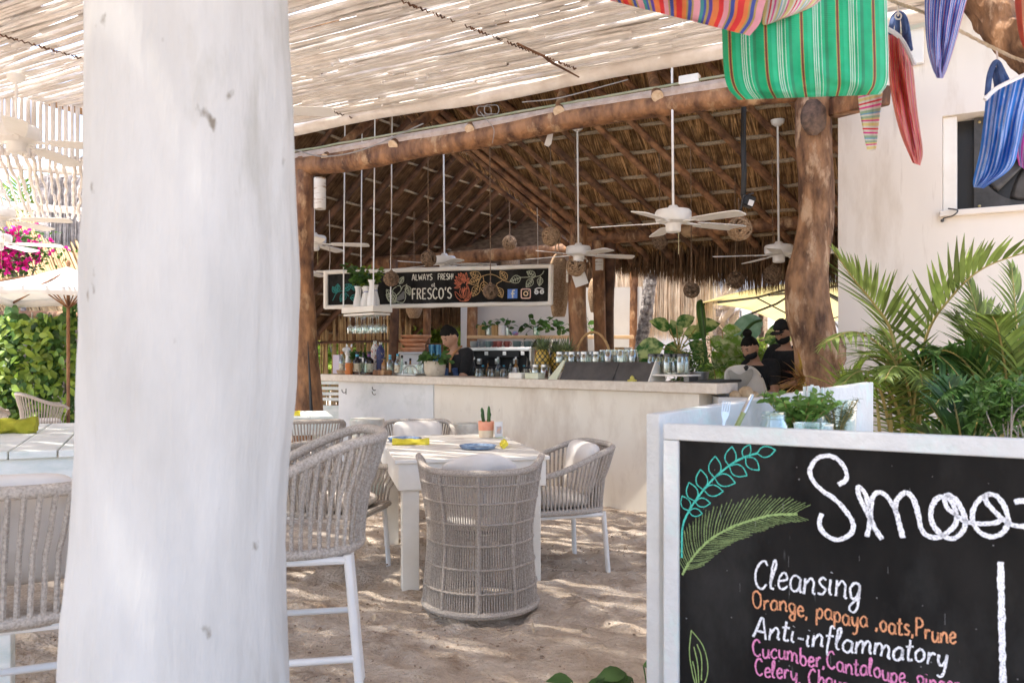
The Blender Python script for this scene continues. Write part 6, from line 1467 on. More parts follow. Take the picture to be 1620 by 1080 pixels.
p = onbar(1000, .04); t = thing('lemon_squeezer', 'small yellow lemon squeezer on the bar before the trough', 'squeezer', p); mb = MB(); mb.lathe([(.04, 0), (.042, .012), (.02, .02), (.018, .038), (.004, .05)], p, 18, None, True, True, lambda a, z: 1+.08*math.sin(a*8)); mb.build('cone', mat('squeezer_yellow', (.60, .52, .12), rough=.4), t)
# pineapples
pinm = mat('pineapple_skin', (.10, .07, .02), (.52, .34, .06), rough=.6, scale=3, bump=0)
def pineapple(px, back, z, sc, lab):
    p = onbar(px, back, z); t = thing('pineapple', lab, 'pineapple', p, 0, 'pineapples on the bar'); mb = MB(); H = .21*sc; Rr = .068*sc
    def f(u, v):
        a = u*2*math.pi; zz = v*H; r = Rr*(math.sin(math.pi*(.10+.82*v))**.42); b_ = abs(math.sin(a*4+v*11))*abs(math.sin(a*4-v*11)); r *= 1+.10*b_**.7; return p+V((r*math.cos(a), r*math.sin(a), zz))
    mb.grid(f, 64, 44); mb.build('fruit', MT['pinskin'], t)
    ml = MB()
    for i in range(46):
        q = i/46; a = i*2.4; e = lerp(.25, 1.45, q)+rnd(-.1, .1); ml.leaf(p+V((.018*math.cos(a), .018*math.sin(a), H-.01)), V((math.cos(a)*math.cos(e), math.sin(a)*math.cos(e), math.sin(e))), rnd(.12, .19)*sc*lerp(.75, 1.05, q), .020*sc, Z, .12, .3, (.8, 1, .7, .4, 0))
    ml.build('crown', MT['leafp'], t); return t
def pin_mat():
    m, nt, b = new_mat('pineapple_rind'); N = nt.nodes; L = nt.links; uv = N.new("ShaderNodeUVMap"); sp_ = N.new("ShaderNodeSeparateXYZ"); L.new(uv.outputs[0], sp_.inputs[0])
    def sn(s_):
        ma = N.new("ShaderNodeMath"); ma.operation = 'MULTIPLY'; ma.inputs[1].default_value = 25.13; L.new(sp_.outputs['X'], ma.inputs[0]); mb_ = N.new("ShaderNodeMath"); mb_.operation = 'MULTIPLY_ADD'; mb_.inputs[1].default_value = 11*s_; L.new(sp_.outputs['Y'], mb_.inputs[0]); L.new(ma.outputs[0], mb_.inputs[2])
        si = N.new("ShaderNodeMath"); si.operation = 'SINE'; L.new(mb_.outputs[0], si.inputs[0]); ab = N.new("ShaderNodeMath"); ab.operation = 'ABSOLUTE'; L.new(si.outputs[0], ab.inputs[0]); return ab
    mu = N.new("ShaderNodeMath"); mu.operation = 'MULTIPLY'; L.new(sn(1).outputs[0], mu.inputs[0]); L.new(sn(-1).outputs[0], mu.inputs[1])
    cr = N.new("ShaderNodeValToRGB"); e = cr.color_ramp.elements; e[0].position = .12; e[0].color = (.05, .045, .012, 1); e[1].position = .6; e[1].color = (.58, .38, .07, 1); L.new(mu.outputs[0], cr.inputs[0]); L.new(cr.outputs[0], b.inputs["Base Color"]); b.inputs["Roughness"].default_value = .5; return m
MT['pinskin'] = pin_mat(); MT['leafp'] = mat('pineapple_leaf', (.10, .15, .06), (.24, .28, .13), rough=.5, scale=4, island=.35)
pineapple(858, .42, BH+.05, 1.1, 'tallest pineapple, left of the other two, beside the storage jars')
pineapple(881, .55, BH+.05, .98, 'middle pineapple of the three, partly behind the jars'); pineapple(897, .52, BH+.06, 1.0, 'right pineapple of the three, next to the thick log post')
# handled basket with fruit
p = onbar(938, .58, BH); t = thing('fruit_basket', 'wicker basket with a tall hoop handle behind the jar row', 'basket', p); mb = MB()
mb.lathe([(.13, 0), (.20, .10), (.215, .15), (.205, .15), (.19, .1), (.12, .012)], p, 30, None, True, False); mb.build('bowl', MT['wicker'], t)
mb = MB(); mb.tube([p+BD*(.215*math.cos(a))+Z*(.15+.30*math.sin(a)) for a in np.linspace(0, math.pi, 30)], .013, 8); mb.build('hoop_handle', mat('cane_handle', (.36, .20, .08), (.48, .30, .13), rough=.6, scale=30), t)
wm = mat('watermelon', (.012, .035, .012), (.07, .16, .04), rough=.35, scale=5, stretch=(6, 6, .6), lo=.5, hi=.58)
mb = MB(); mb.ball(p+BD*.06+Z*.17, (.14, .10, .10), 22, 14, rotz(-.7)); single(mb, 'watermelon', wm, 'dark green striped watermelon in the hooped basket', 'watermelon', None)
mb = MB(); mb.ball(p-BD*.07-BN*.08+Z*.15, (.12, .065, .062), 20, 12, rotz(-.6)); single(mb, 'papaya', MT['orange'], 'orange yellow papaya at the front of the hooped basket', 'papaya', None)
# machine with the curved cream shell on the side counter
Ym = 6.95; zc = BH-.11; t = thing('juice_machine', 'cream and grey curved kitchen machine on the side counter, before the woman', 'machine', P(1183, 628, Ym))
out = [(1150, 626), (1147, 600), (1149, 586), (1158, 579), (1170, 577), (1185, 578), (1198, 586), (1208, 602), (1215, 626)]
mb = MB(); mb.poly([P(p_.x, p_.y, Ym) for p_ in cat([V((x, y, 0)) for x, y in out], 5)], .22, (.35, 1, 0)); o = mb.build('shell', mat('machine_shell', (.52, .47, .40), (.60, .55, .48), rough=.4, scale=6), t, smooth=False); bv = o.modifiers.new('bevel', 'BEVEL'); bv.width = .012; bv.segments = 3; bv.limit_method = 'ANGLE'
hrt = [(1152, 588), (1156, 585), (1163, 590), (1171, 592), (1180, 587), (1188, 583), (1192, 588), (1188, 600), (1178, 614), (1168, 620), (1162, 616), (1156, 602)]
mb = MB(); mb.poly([P(p_.x, p_.y, Ym-.118) for p_ in cat([V((x, y, 0)) for x, y in hrt], 4, True)], .012, (.35, 1, 0)); mb.build('front_panel', mat('machine_panel', (.26, .235, .19), (.33, .30, .25), rough=.5, scale=8), t, smooth=False)
mb = MB(); mb.lathe([(.045, 0), (.05, .03), (.04, .045)], P(1178, 586, Ym-.06), 18); mb.build('feed_lid', MT['black'], t)
mb = MB(); mb.ball(P(1205, 595, Ym-.13), (.008, .006, .010), 8, 6); mb.build('screw', MT['black'], t)
co = mat('coconut_husk', (.40, .28, .16), (.60, .46, .30), rough=.9, scale=14, bump=.5, bscale=40)
for i, (px, py, r, lab) in enumerate(((1180, 622, .062, 'peeled tan coconut at the foot of the cream machine'), (1163, 627, .05, 'smaller coconut left of the peeled one'), (1192, 628, .052, 'round brown coconut nearest the muddler tip'))):
    mb = MB(); mb.ball(P(px, py, 6.55), (r, r, r*.95), 16, 10, None, lambda q: 1+.06*mnoise.noise(q*2)); single(mb, 'coconut', co, lab, 'coconut', 'coconuts on the side counter')
p = onbar(1106, .50, BH-.02); t = thing('steel_pot_plant', 'brushed steel pot with small feathery green plants, right of the jar tray', 'potted plant', p); mb = MB(); mb.lathe([(.07, 0), (.085, .10), (.08, .10), (.07, .02)], p, 24, None, True, False); mb.build('pot', MT['steel'], t)
mb = MB()
for i in range(260):
    a = rnd(0, 6.28); e = rnd(.2, 1.4); L = rnd(.08, .36); c = p+V((math.cos(a)*math.cos(e)*L, math.sin(a)*math.cos(e)*L, .08+math.sin(e)*L)); mb.leaf(c, V((rnd(-1, 1), rnd(-1, 1), rnd(-.3, 1))), .05, .012)
mb.build('leaves', MT['leaf'], t)
a, b = onbar(1102, .16), onbar(1140, .16); mb = MB(); mb.bar(a+Z*.012+BN*.2, b+Z*.012+BN*.2, .4, .02, .004); single(mb, 'dark_tray', MT['black'], 'flat dark tray at the right end of the bar top', 'tray', None, False)

# ---------------------------------------------------------------- back bar
YB = 11.4
mb = MB(); a, b = P(640, 600, YB), P(1010, 600, YB-.5); M = rotz(math.atan2(b.y-a.y, b.x-a.x)); c = a.lerp(b, .5); mb.box(V((c.x, c.y+.3, .47)), ((b-a).length, .65, .94), M, .005)
single(mb, 'back_counter', MT['plasterg'], 'grey back counter under the espresso machine', 'counter', None, False)
mb = MB(); a, b = P(742, 531, 12.1), P(1003, 531, 11.7); mb.bar(a-Z*.02, b-Z*.02, .28, .045, .004); single(mb, 'wooden_shelf', MT['shelfwood'], 'long honey coloured wooden shelf on the wall behind the bar', 'shelf', None, False)
mb = MB(); a, b = P(744, 600, 12.55), P(1016, 600, 12.15); d = (b-a).normalized(); n_ = V((-d.y, d.x, 0)); prism(mb, [a, b, b+n_*.2, a+n_*.2], -.1, 2.35)
single(mb, 'kitchen_wall', mat('kitchen_wall', (.58, .54, .48), (.66, .62, .55), rough=.9, scale=1.5), 'pale grey wall behind the wooden shelf', 'wall', None, False)
mb = MB(); c = P(735, 560, 13.2); mb.box(V((c.x, c.y, 1.2)), (.12, .12, 2.6), None, .004); single(mb, 'white_post', MT['white'], 'square white post left of the reddish post behind the barman', 'post', None, False)
def onshelf(px, dz=.004): 
    t_ = (px-742)/(1003-742); q = P(742, 531, 12.1).lerp(P(1003, 531, 11.7), t_); return V((((px-CX)/FPX)*q.y, q.y, q.z+dz))
for px, w, lab in ((762, .11, 'striped wooden box at the left end of the shelf'), (783, .09, 'second striped wooden box on the shelf, beside the glass vase')):
    p = onshelf(px); mb = MB(); mb.box(p+Z*.075, (w, .10, .15), rotz(-.1), .004); single(mb, 'wooden_box', mat('striped_wood', (.30, .17, .06), (.62, .42, .18), rough=.6, scale=3, stretch=(9, 9, .2)), lab, 'box', None, False)
def shelf_plant(px, lab, vase, spread, n, L, hang=0.0, r=.045, h=.12):
    p = onshelf(px); t = thing('shelf_plant', lab, 'potted plant', p); mb = MB(); mb.lathe([(r*.9, 0), (r, h*.5), (r*.95, h), (r*.88, h), (r*.85, .01)], p, 18, None, True, False); mb.build('pot', vase, t); ml = MB(); st = MB()
    for i in range(n):
        a = rnd(0, 6.28); e = p+V((math.cos(a)*spread*rnd(.3, 1), math.sin(a)*spread*.5, h+rnd(-hang, .14))); st.tube([p+Z*h*.9, p.lerp(e, .5)+Z*(h*.6), e], .003, 4); ml.leaf(e, V((rnd(-1, 1), rnd(-.6, .2), rnd(-.9, .4))), L*rnd(.7, 1.1), L*.55, None, .25)
    ml.build('leaves', MT['leaf'], t); st.build('stem', MT['leafd'], t)
shelf_plant(773, 'leafy cutting in a clear glass vase between the wooden boxes', MT['glass'], .14, 16, .10)
p = onshelf(794); mb = MB(); mb.lathe([(.05, 0), (.06, .02), (.055, .13), (.045, .15), (.04, .15)], p, 20, None, True, False); single(mb, 'white_jug', MT['ceramic'], 'plain white jug on the wooden shelf', 'jug', None)
shelf_plant(803, 'trailing plant in a slim glass, right of the white jug', MT['glass'], .12, 12, .10, .05, .03)
mb = MB(); p = onshelf(815); mb.ball(p+Z*.03, (.05, .035, .03), 12, 8, None, lambda q: 1+.25*mnoise.noise(q*3)); single(mb, 'painted_figure', mat('painted_skull', (.10, .30, .48), (.55, .15, .35), rough=.5, scale=24), 'small blue and pink painted ornament on the shelf', 'ornament', None)
shelf_plant(849, 'dark leaved plant with drooping stems in a dark lower glass pot', MT['glassg'], .24, 24, .14, .10, .055, .13); shelf_plant(886, 'small vine in a clear glass near the thick log post', MT['glass'], .18, 18, .12, .06, .04, .11); shelf_plant(934, 'single leafed plant on the shelf between the log posts', MT['ceramic'], .12, 7, .15, .02, .03, .12)
for i, px in enumerate((977, 983, 991, 996)):
    p = P(px, 562, 11.2); p.z = 1.33; mb = MB(); mb.lathe([(.030, 0), (.040, .11), (.043, .115), (.038, .112)], p, 16, None, True, False); single(mb, 'paper_cup', MT['ceramic'] if i > 1 else MT['shelfwood'], 'white paper cup stack at the right of the back counter' if i > 1 else 'kraft brown paper cup stack at the right of the back counter', 'paper cups', 'paper cup stacks')
mb = MB(); c = P(986, 566, 11.2); mb.box(V((c.x, c.y+.05, 1.315)), (.30, .22, .03), None, .003); single(mb, 'cup_ledge', MT['plasterg'], 'small ledge under the paper cup stacks', 'shelf', None, False)
# espresso machine
p = V(((792-CX)/FPX*11.0, 11.0, .94)); t = thing('espresso_machine', 'long black and steel espresso machine with cups on top, behind the barman', 'espresso machine', p)
M = rotz(-.12)
def eb(name, c, s_, m, bev=.01):
    mb = MB(); mb.box(p+M @ V(c), s_, M, bev); return mb.build(name, m, t, smooth=False)
eb('base_plate', (0, 0, .05), (.86, .50, .08), MT['darksteel']); eb('drip_tray', (0, -.20, .115), (.78, .16, .03), MT['steel'], .004); eb('back_body', (0, .12, .28), (.82, .24, .36), MT['black']); eb('top_deck', (0, .02, .475), (.88, .46, .05), MT['steel']); eb('head_cover', (.05, -.10, .41), (.46, .22, .10), MT['black']); eb('side_panel', (-.42, 0, .30), (.03, .46, .40), MT['steel']); eb('side_panel', (.42, 0, .30), (.03, .46, .40), MT['steel'])
for x in (-.26, -.02, .22):
    mb = MB(); mb.lathe([(.035, -.05), (.038, 0), (.036, .02)], p+M @ V((x, -.16, .33)), 16); mb.tube([p+M @ V((x, -.19, .31)), p+M @ V((x, -.34, .30))], .012, 8); mb.build('group_head', MT['steel'], t)
    eb('gauge', (x+.1, -.222, .42), (.05, .012, .05), MT['steel'], .004)
mb = MB(); mb.tube(cat([p+M @ V((.36, -.12, .38)), p+M @ V((.38, -.24, .32)), p+M @ V((.37, -.25, .14))], 5), .006, 6); mb.build('steam_wand', MT['steel'], t)
cupm = [mat('teal_cup', (.16, .24, .24), rough=.4), mat('red_cup', (.42, .12, .10), rough=.4), mat('grey_cup', (.30, .33, .33), rough=.4)]
for i, (x, y, c_) in enumerate(((-.36, 0, 2), (-.26, .05, 2), (-.16, -.03, 0), (-.10, .1, 1), (-.02, 0, 1), (.08, .05, 1), (.22, 0, 0), (.36, .02, 0))):
    q = p+M @ V((x, y, .50)); mb = MB(); r = .055 if i in (0, 6, 7) else .042; mb.lathe([(r*.7, 0), (r, .03), (r, .085), (r*.92, .085), (r*.6, .012)], q, 18, None, True, False); mb.tube([q+V((r*.9+.022*math.sin(a), 0, .05+.026*math.cos(a))) for a in np.linspace(0, 3.14, 10)], .006, 6)
    single(mb, 'cup', cupm[c_], ('grey cup on the left of the espresso machine top', 'teal cup on the espresso machine top', 'red cup on the espresso machine top')[(1, 2, 0)[c_] if c_ != 2 else 0], 'cup', ('teal cups', 'red cups', 'grey cups')[c_]+' on the espresso machine')
p2 = V(((862-CX)/FPX*11.0, 11.0, .94)); t = thing('coffee_grinder', 'grey coffee grinder with a black display, right of the espresso machine', 'coffee grinder', p2); mb = MB(); mb.lathe([(.11, 0), (.10, .10), (.07, .16), (.075, .28), (.10, .34), (.10, .40)], p2, 20); mb.build('body', MT['darksteel'], t)
mb = MB(); mb.lathe([(.06, .40), (.11, .56), (.115, .60)], p2, 20); mb.build('hopper', MT['glassg'], t); mb = MB(); mb.box(p2+V((.02, -.11, .33)), (.12, .02, .09), None, .004); mb.build('display', MT['black'], t, smooth=False)
p3 = V(((871-CX)/FPX*11.6, 11.6, 1.45)); t = thing('till_screen', 'black till screen behind the pineapples', 'till', p3); mb = MB(); mb.box(p3, (.22, .03, .17), rotz(.3), .006); mb.build('screen', MT['black'], t, smooth=False); mb = MB(); mb.box(p3-Z*.28, (.05, .05, .45), None, .004); mb.build('stand', MT['black'], t, smooth=False)
for i in range(5):
    q = V(((758+i*19-CX)/FPX*10.45, 10.45, .98)); jar('pitcher', q, .055, .20, MT['glass'] if i != 3 else MT['steel'], ('clear glass pitcher with pale contents before the espresso machine', 'glass canister before the espresso machine, next to the barman', 'glass blender jar in front of the espresso machine', 'steel milk pitcher in front of the espresso machine', 'glass canister with a steel lid, right of the steel pitcher')[i], 'jar', None, MT['black'] if i != 3 else None, fills[(0, 1, 4, 0, 2)[i]] if i != 3 else None)
mb = MB(); q = V(((800-CX)/FPX*10.45, 10.45, 0)); mb.box(V((q.x, q.y, .48)), (1.25, .42, .96), rotz(-.12), .005); single(mb, 'work_counter', MT['darksteel'], 'dark work counter carrying the pitchers behind the bar', 'counter', None, False)
q0 = V(((800-CX)/FPX*10.45, 10.45, .96)); k = 0
for px in (742, 750, 764, 772, 788, 797, 808, 816, 829, 838):
    k += 1; q = V(((px-CX)/FPX*10.6, 10.6, .962)); bottle(px, 0, .24+.05*(k % 3), .032+.006*(k % 2), (m_amb, MT['glassg'], m_dk, MT['glassg'])[k % 4], 'small bottle among the jars on the dark work counter', (m_sky, MT['black'], MT['steel'])[k % 3], lb_cream if k % 2 else None, pos=q, group='bottles on the dark work counter')
for px in (636, 642, 649, 664, 671):
    k += 1; q = V(((px-CX)/FPX*10.9, 10.9, .945)); bottle(px, 0, .30+.04*(k % 3), .036, (m_dk, m_amb, MT['glassg'])[k % 3], 'liquor bottle on the grey back counter, below the clay bowls', MT['black'], lb_cream if k % 2 else flor, pos=q, group='bottles on the grey back counter')
mb = MB(); a, b = P(642, 600, 10.9), P(676, 600, 10.9); mb.box(V(((a.x+b.x)/2, 10.95, .47)), (.5, .4, .94), None, .004); single(mb, 'bottle_counter', MT['plasterg'], 'short grey counter carrying the liquor bottles left of the barman', 'counter', None, False)
# stacked clay bowls and the blue cloth
mb = MB(); c = V(((656-CX)/FPX*12.3, 12.3, 0)); mb.box(V((c.x, c.y, .68)), (.42, .40, 1.36), rotz(.2), .006); mb.box(V((c.x, c.y, 1.375)), (.50, .46, .025), rotz(.2), .003); single(mb, 'plinth', MT['plasterw'], 'white plinth carrying the stacked clay bowls', 'plinth', None, False)
for i in range(4):
    q = V((c.x-.03+.05*(i % 2), c.y, 1.39+i*.062)); mb = MB(); r = .20+.012*i; mb.lathe([(r*.7, 0), (r, .05), (r, .064), (r*.94, .064), (r*.66, .012)], q, 26, None, True, False); single(mb, 'clay_bowl', MT['terracotta'], 'terracotta bowl in the stack of four on the white plinth', 'bowl', 'stacked clay bowls')
mb = MB()
def bc(u, v): q = P(678+18*u, 545+26*v, 11.2); return q+V((0, .05*math.sin(u*14)+.1*v, 0))
mb.grid(bc, 30, 12); o = single(mb, 'blue_towel', MT['bluecloth'], 'blue striped towel hanging behind the barman', 'towel', None); so_ = o.modifiers.new('thick', 'SOLIDIFY'); so_.thickness = .01
mb = MB(); mb.bar(P(674, 544, 11.22), P(700, 544, 11.22), .02, .02); mb.bar(P(674, 544, 11.22), V((P(674, 544, 11.22).x, 11.22, 0)), .02, .02, 0, V((0, 1, 0))); mb.bar(P(700, 544, 11.22), V((P(700, 544, 11.22).x, 11.22, 0)), .02, .02, 0, V((0, 1, 0)))
single(mb, 'towel_rail', MT['logdark'], 'dark rail that carries the blue towel', 'rail', None, False)
# big hanging baskets
for (px, y0, y1, w, Y, lab) in ((884, 402, 501, 36, 10.6, 'large tapered wicker basket hanging left of the thick log post'), (940, 440, 494, 20, 11.2, 'narrow wicker basket hanging between the log posts'), (655, 474, 503, 27, 11.8, 'brown basket hanging under the hanging sign, over the clay bowls'), (807, 374, 430, 31, 13.2, 'cone topped wicker basket near the open roof end, above the sign')):
    c = P(px, y1, Y); r = w/2/FPX*Y; h = (y1-y0)/FPX*Y; mb = MB(); pr = [(r*.52, 0), (r*.62, h*.05), (r*.95, h*.38), (r, h*.6), (r*.78, h*.85), (r*.5, h*.97), (r*.3, h)] if w != 31 else [(r*.9, 0), (r, h*.1), (r*.95, h*.5), (r*.8, h*.62), (r*.35, h*.9), (r*.08, h)]
    t = thing('hanging_basket', lab, 'basket', c, 0, 'wicker baskets hanging in the palapa'); mb.lathe([(a_, z_) for a_, z_ in pr], c, 26, None, True, True, lambda a, z: 1+.02*math.sin(z*160)+.015*math.sin(a*20)); mb.build('basket', MT['wicker'], t)
    mb = MB(); mb.tube([c+Z*h*.98, V((c.x, c.y, 3.4 if w != 31 else 3.6))], .006, 5); mb.build('cord', MT['wickerd'], t)
# ================================================================ people
def head_disp(p):
    x, y, z = p.x, p.y, p.z; s = 1.0; f = max(0.0, -y)
    s -= .16*max(0, -z-.1)*(abs(x)) ; s -= .10*max(0, -z-.25)*(1 if y > 0 else .15)
    g = lambda cx, cy, cz, w: math.exp(-((x-cx)**2+(y-cy)**2+(z-cz)**2)/(w*w))
    s += .24*g(0, -1, -.18, .16)+.13*g(0, -.98, .02, .12)            # nose
    s += .05*g(.32, -.9, .26, .22)+.05*g(-.32, -.9, .26, .22)        # brow
    s -= .09*g(.36, -.9, .08, .17)+.09*g(-.36, -.9, .08, .17)        # eye sockets
    s += .06*g(0, -.88, -.47, .20)-.035*g(0, -.88, -.56, .06)+.05*g(0, -.72, -.80, .24)   # lips, chin
    s += .03*g(.6, -.7, -.15, .25)+.03*g(-.6, -.7, -.15, .25)
    return s
def remesh(mb, voxel, name):
    me = mb.mesh(name, None); o = bpy.data.objects.new(name, me); COL.objects.link(o)
    r = o.modifiers.new('r', 'REMESH'); r.mode = 'VOXEL'; r.voxel_size = voxel; r.use_smooth_shade = True
    s = o.modifiers.new('s', 'SMOOTH'); s.iterations = 3; s.factor = .5
    dg = bpy.context.evaluated_depsgraph_get(); me2 = bpy.data.meshes.new_from_object(o.evaluated_get(dg)); bpy.data.objects.remove(o); me2.name = name
    me2.polygons.foreach_set("use_smooth", [True]*len(me2.polygons)); return me2
def limb(mb, pts, rad, n=6, seg=14):
    c = cat(pts, n); m = len(c); rr = []
    for i in range(m):
        t = i/(m-1)*(len(rad)-1); k = min(int(t), len(rad)-2); rr.append(lerp(rad[k], rad[k+1], t-k))
    mb.tube(c, rr, seg); mb.ball(c[0], rr[0]*1.0, seg, 8); mb.ball(c[-1], rr[-1]*1.0, seg, 8)
def person(label, loc, rz, lean, hpitch, hyaw, sc, arms, hair='short', skin='skin', apron=None, cap=False, mask=False, group=None):
    """faces -y; arms = ((elbow, wrist), (elbow, wrist)) in local metres, left then right"""
    t = thing('person', label, 'person', loc, rz, group, sc)
    ch = V((0, -.30*math.sin(lean), .93+.40*math.cos(lean))); nk = V((0, -.50*math.sin(lean)-.0, .93+.53*math.cos(lean))); hc = nk+V((0, -.045-.06*math.sin(lean), .128*math.cos(lean*.8)))
    mb = MB(); sh = []
    torso = [(V((0, 0, .90)), .165, .115), (V((0, -.10*math.sin(lean), 1.02)), .150, .105), (V((0, -.22*math.sin(lean), 1.17)), .165, .115), (ch, .185, .118), (V((0, -.43*math.sin(lean), .93+.47*math.cos(lean))), .15, .085), (V((0, -.46*math.sin(lean), .93+.51*math.cos(lean))), .07, .065)]
    def tor(mb, k, hi=None):
        vv = []; S = 22; tt = torso[:hi]
        for c, rx, ry in tt:
            for i in range(S): a = 2*math.pi*i/S; vv.append(c+V((rx*k*math.copysign(abs(math.cos(a))**.85, math.cos(a)), ry*k*math.sin(a), 0)))
        ff = [(j*S+i, j*S+(i+1) % S, (j+1)*S+(i+1) % S, (j+1)*S+i) for j in range(len(tt)-1) for i in range(S)]+[tuple(range(S))[::-1], tuple((len(tt)-1)*S+i for i in range(S))]; mb.add(vv, ff)
    tor(mb, .95)
    mb.tube([nk-V((0, -.01, .06)), nk, hc-V((0, -.02, .05))], [.058, .049, .049], 16)
    MH = (rotz(hyaw) @ Matrix.Rotation(hpitch, 3, 'X')); hr = (.075, .098, .118)
    mb.ball(hc, hr, 48, 36, MH, head_disp)
    for s_ in (-1, 1): mb.ball(hc+MH @ V((s_*.077, .012, -.005)), (.012, .022, .033), 12, 8, MH)
    shirt = MB(); tor(shirt, 1.06, 5)
    for s_, (el, wr) in zip((-1, 1), arms):
        so_ = ch+V((s_*.185, 0, .065)); el, wr = V(el), V(wr)
        limb(mb, [so_, el], [.052, .042]); limb(mb, [el, el.lerp(wr, .4), wr], [.042, .038, .026])
        limb(shirt, [ch+V((s_*.10, 0, .07)), so_, so_.lerp(el, .62)], [.07, .064, .060])
        d = (wr-el).normalized(); sd = d.cross(Z).normalized() if abs(d.z) < .95 else V((1, 0, 0)); dn = sd.cross(d)
        mb.ball(wr+d*.05, (.040, .022, .050), 12, 8, Matrix((sd, dn, d)).transposed())
        for i, (off, L) in enumerate(((-.030, .058), (-.010, .072), (.010, .068), (.029, .052))):
            b = wr+d*.085+sd*off; limb(mb, [b, b+d*L*.5-dn*.006, b+d*L*.85-dn*.03], [.0095, .0085, .007], 4, 8)
        limb(mb, [wr+d*.03-sd*s_*.034, wr+d*.06-sd*s_*.055-dn*.01, wr+d*.09-sd*s_*.055-dn*.02], [.012, .010, .008], 4, 8)
    for s_ in (-1, 1): limb(mb, [V((s_*.09, 0, .88)), V((s_*.10, -.01, .48)), V((s_*.10, .01, .08))], [.088, .058, .042]); mb.box(V((s_*.10, -.06, .04)), (.085, .25, .075), None, .02)
    body = bpy.data.objects.new('body', remesh(mb, .0075, 'body')); body.data.materials.append(MT[skin]); COL.objects.link(body); body.parent = t
    s_o = bpy.data.objects.new('shirt', remesh(shirt, .010, 'shirt')); s_o.data.materials.append(MT['blackshirt']); COL.objects.link(s_o); s_o.parent = t
    mbt = MB()
    for s_ in (-1, 1): limb(mbt, [V((s_*.09, 0, .90)), V((s_*.10, -.01, .48)), V((s_*.10, .01, .10))], [.105, .075, .062])
    mbt.ball((0, 0, .90), (.175, .125, .10), 18, 10)
    tr_ = bpy.data.objects.new('trousers', remesh(mbt, .012, 'trousers')); tr_.data.materials.append(MT['navy']); COL.objects.link(tr_); tr_.parent = t
    hm = MB()
    def hd(p):
        base = head_disp(p); line = .50+.08*math.cos(p.x*4) if p.y < -.25 else (-.22 if p.y > .25 else lerp(.50, -.22, (p.y+.25)/.5))
        if abs(p.x) > .6 and -.35 < p.y < .25: line = max(line, .22)
        up = p.z > line
        return base*(1.07+.10*max(0, p.z)*(1.7 if hair == 'short' and p.y < .3 else .6)+.035*mnoise.noise(p*5)) if up else base*.93
    if not cap:
        hm.ball(hc, hr, 48, 36, MH, hd)
        if hair == 'bun': hm.ball(hc+MH @ V((0, .03, .155)), (.048, .046, .042), 18, 12, MH, lambda p: 1+.08*mnoise.noise(p*5))
        hm.build('hair', MT['hair'], t, world=False)
    else:
        hm.ball(hc, hr, 40, 30, MH, lambda p: hd(p)*(1.0 if p.z < .1 else 1.06)); hm.build('cap', MT['blackshirt'], t, world=False)
        vb = MB(); vb.poly([hc+MH @ V((x, y, .045)) for x, y in ((-.07, -.075), (-.055, -.15), (0, -.175), (.055, -.15), (.07, -.075))], .008, MH @ V((0, .15, 1))); vb.build('cap_visor', MT['blackshirt'], t, world=False)
    eb_ = MB()
    for s_ in (-1, 1):
        e = MB(); e.ball(hc+MH @ V((s_*.030, -.083, .010)), (.012, .006, .005), 10, 6, MH); e.build('eye', MT['hair'], t, world=False)
        e = MB(); e.tube([hc+MH @ V((s_*x, -.094+abs(x)*.25, .030+.004*math.sin(x*60))) for x in (.014, .03, .046)], .004, 6); e.build('eyebrow', MT['hair'], t, world=False)
    e = MB(); e.tube([hc+MH @ V((x, -.088+x*x*8, -.056)) for x in (-.022, -.01, 0, .01, .022)], [.003, .006, .006, .006, .003], 6); e.build('lips', mat('lips', (.32, .13, .10), rough=.5), t, world=False)
    if mask:
        k = MB(); k.ball(hc+MH @ V((0, -.012, -.055)), (.072, .092, .058), 24, 14, MH, lambda p: (1.05 if p.y < .15 else .6)); k.build('face_mask', MT['blackshirt'], t, world=False)
    if apron:
        k = MB(); 
        for s_ in (-1, 1): k.tube(cat([nk+V((s_*.05, .055, .03)), nk+V((s_*.085, -.03, -.01)), ch+V((s_*.07, -.145, .02)), ch+V((s_*.06, -.15, -.12))], 6), .012, 8)
        k.build('apron_strap', apron, t, world=False)
        k = MB(); k.box(V((0, -.135, 1.04)), (.26, .02, .42), Matrix.Rotation(lean*.8, 3, 'X'), .008); k.build('apron', MT['navy'], t, world=False)
    return t
strap = mat('tan_strap', (.42, .20, .08), (.55, .30, .13), rough=.7, scale=20)
q = onbar(734, .95, 0)
person('barman in a black t-shirt with a tan strap, head bowed, busy behind the bar', (q.x, q.y, -.185), R(-52), R(14), R(30), R(4), 1.10, (((-.27, -.16, 1.12), (-.12, -.40, 1.05)), ((.25, -.20, 1.10), (.10, -.42, 1.06))), apron=strap)
q = P(843, 560, 11.75)
person('dark haired man half hidden behind the espresso machine and the pineapples', (q.x, q.y, -.16), R(40), R(6), R(10), R(10), 1.0, (((-.27, -.1, 1.12), (-.15, -.35, 1.05)), ((.27, -.1, 1.12), (.15, -.35, 1.05))))
q = P(1203, 560, 8.35)
person('woman with a high hair bun, black mask and black shirt, bending over the side counter', (q.x+.07, q.y, -.12), R(-62), R(20), R(28), R(6), .98, (((-.26, -.18, 1.10), (-.10, -.42, 1.02)), ((.26, -.16, 1.10), (.12, -.42, 1.02))), hair='bun', mask=True)
q = P(1252, 560, 8.55)
person('person in a black cap and black shirt, mostly behind the gnarled post', (q.x+.0, q.y, .00), R(-50), R(12), R(24), R(0), .99, (((-.28, -.14, 1.10), (-.16, -.40, 1.02)), ((.26, -.16, 1.10), (.12, -.42, 1.02))), cap=True, mask=True)
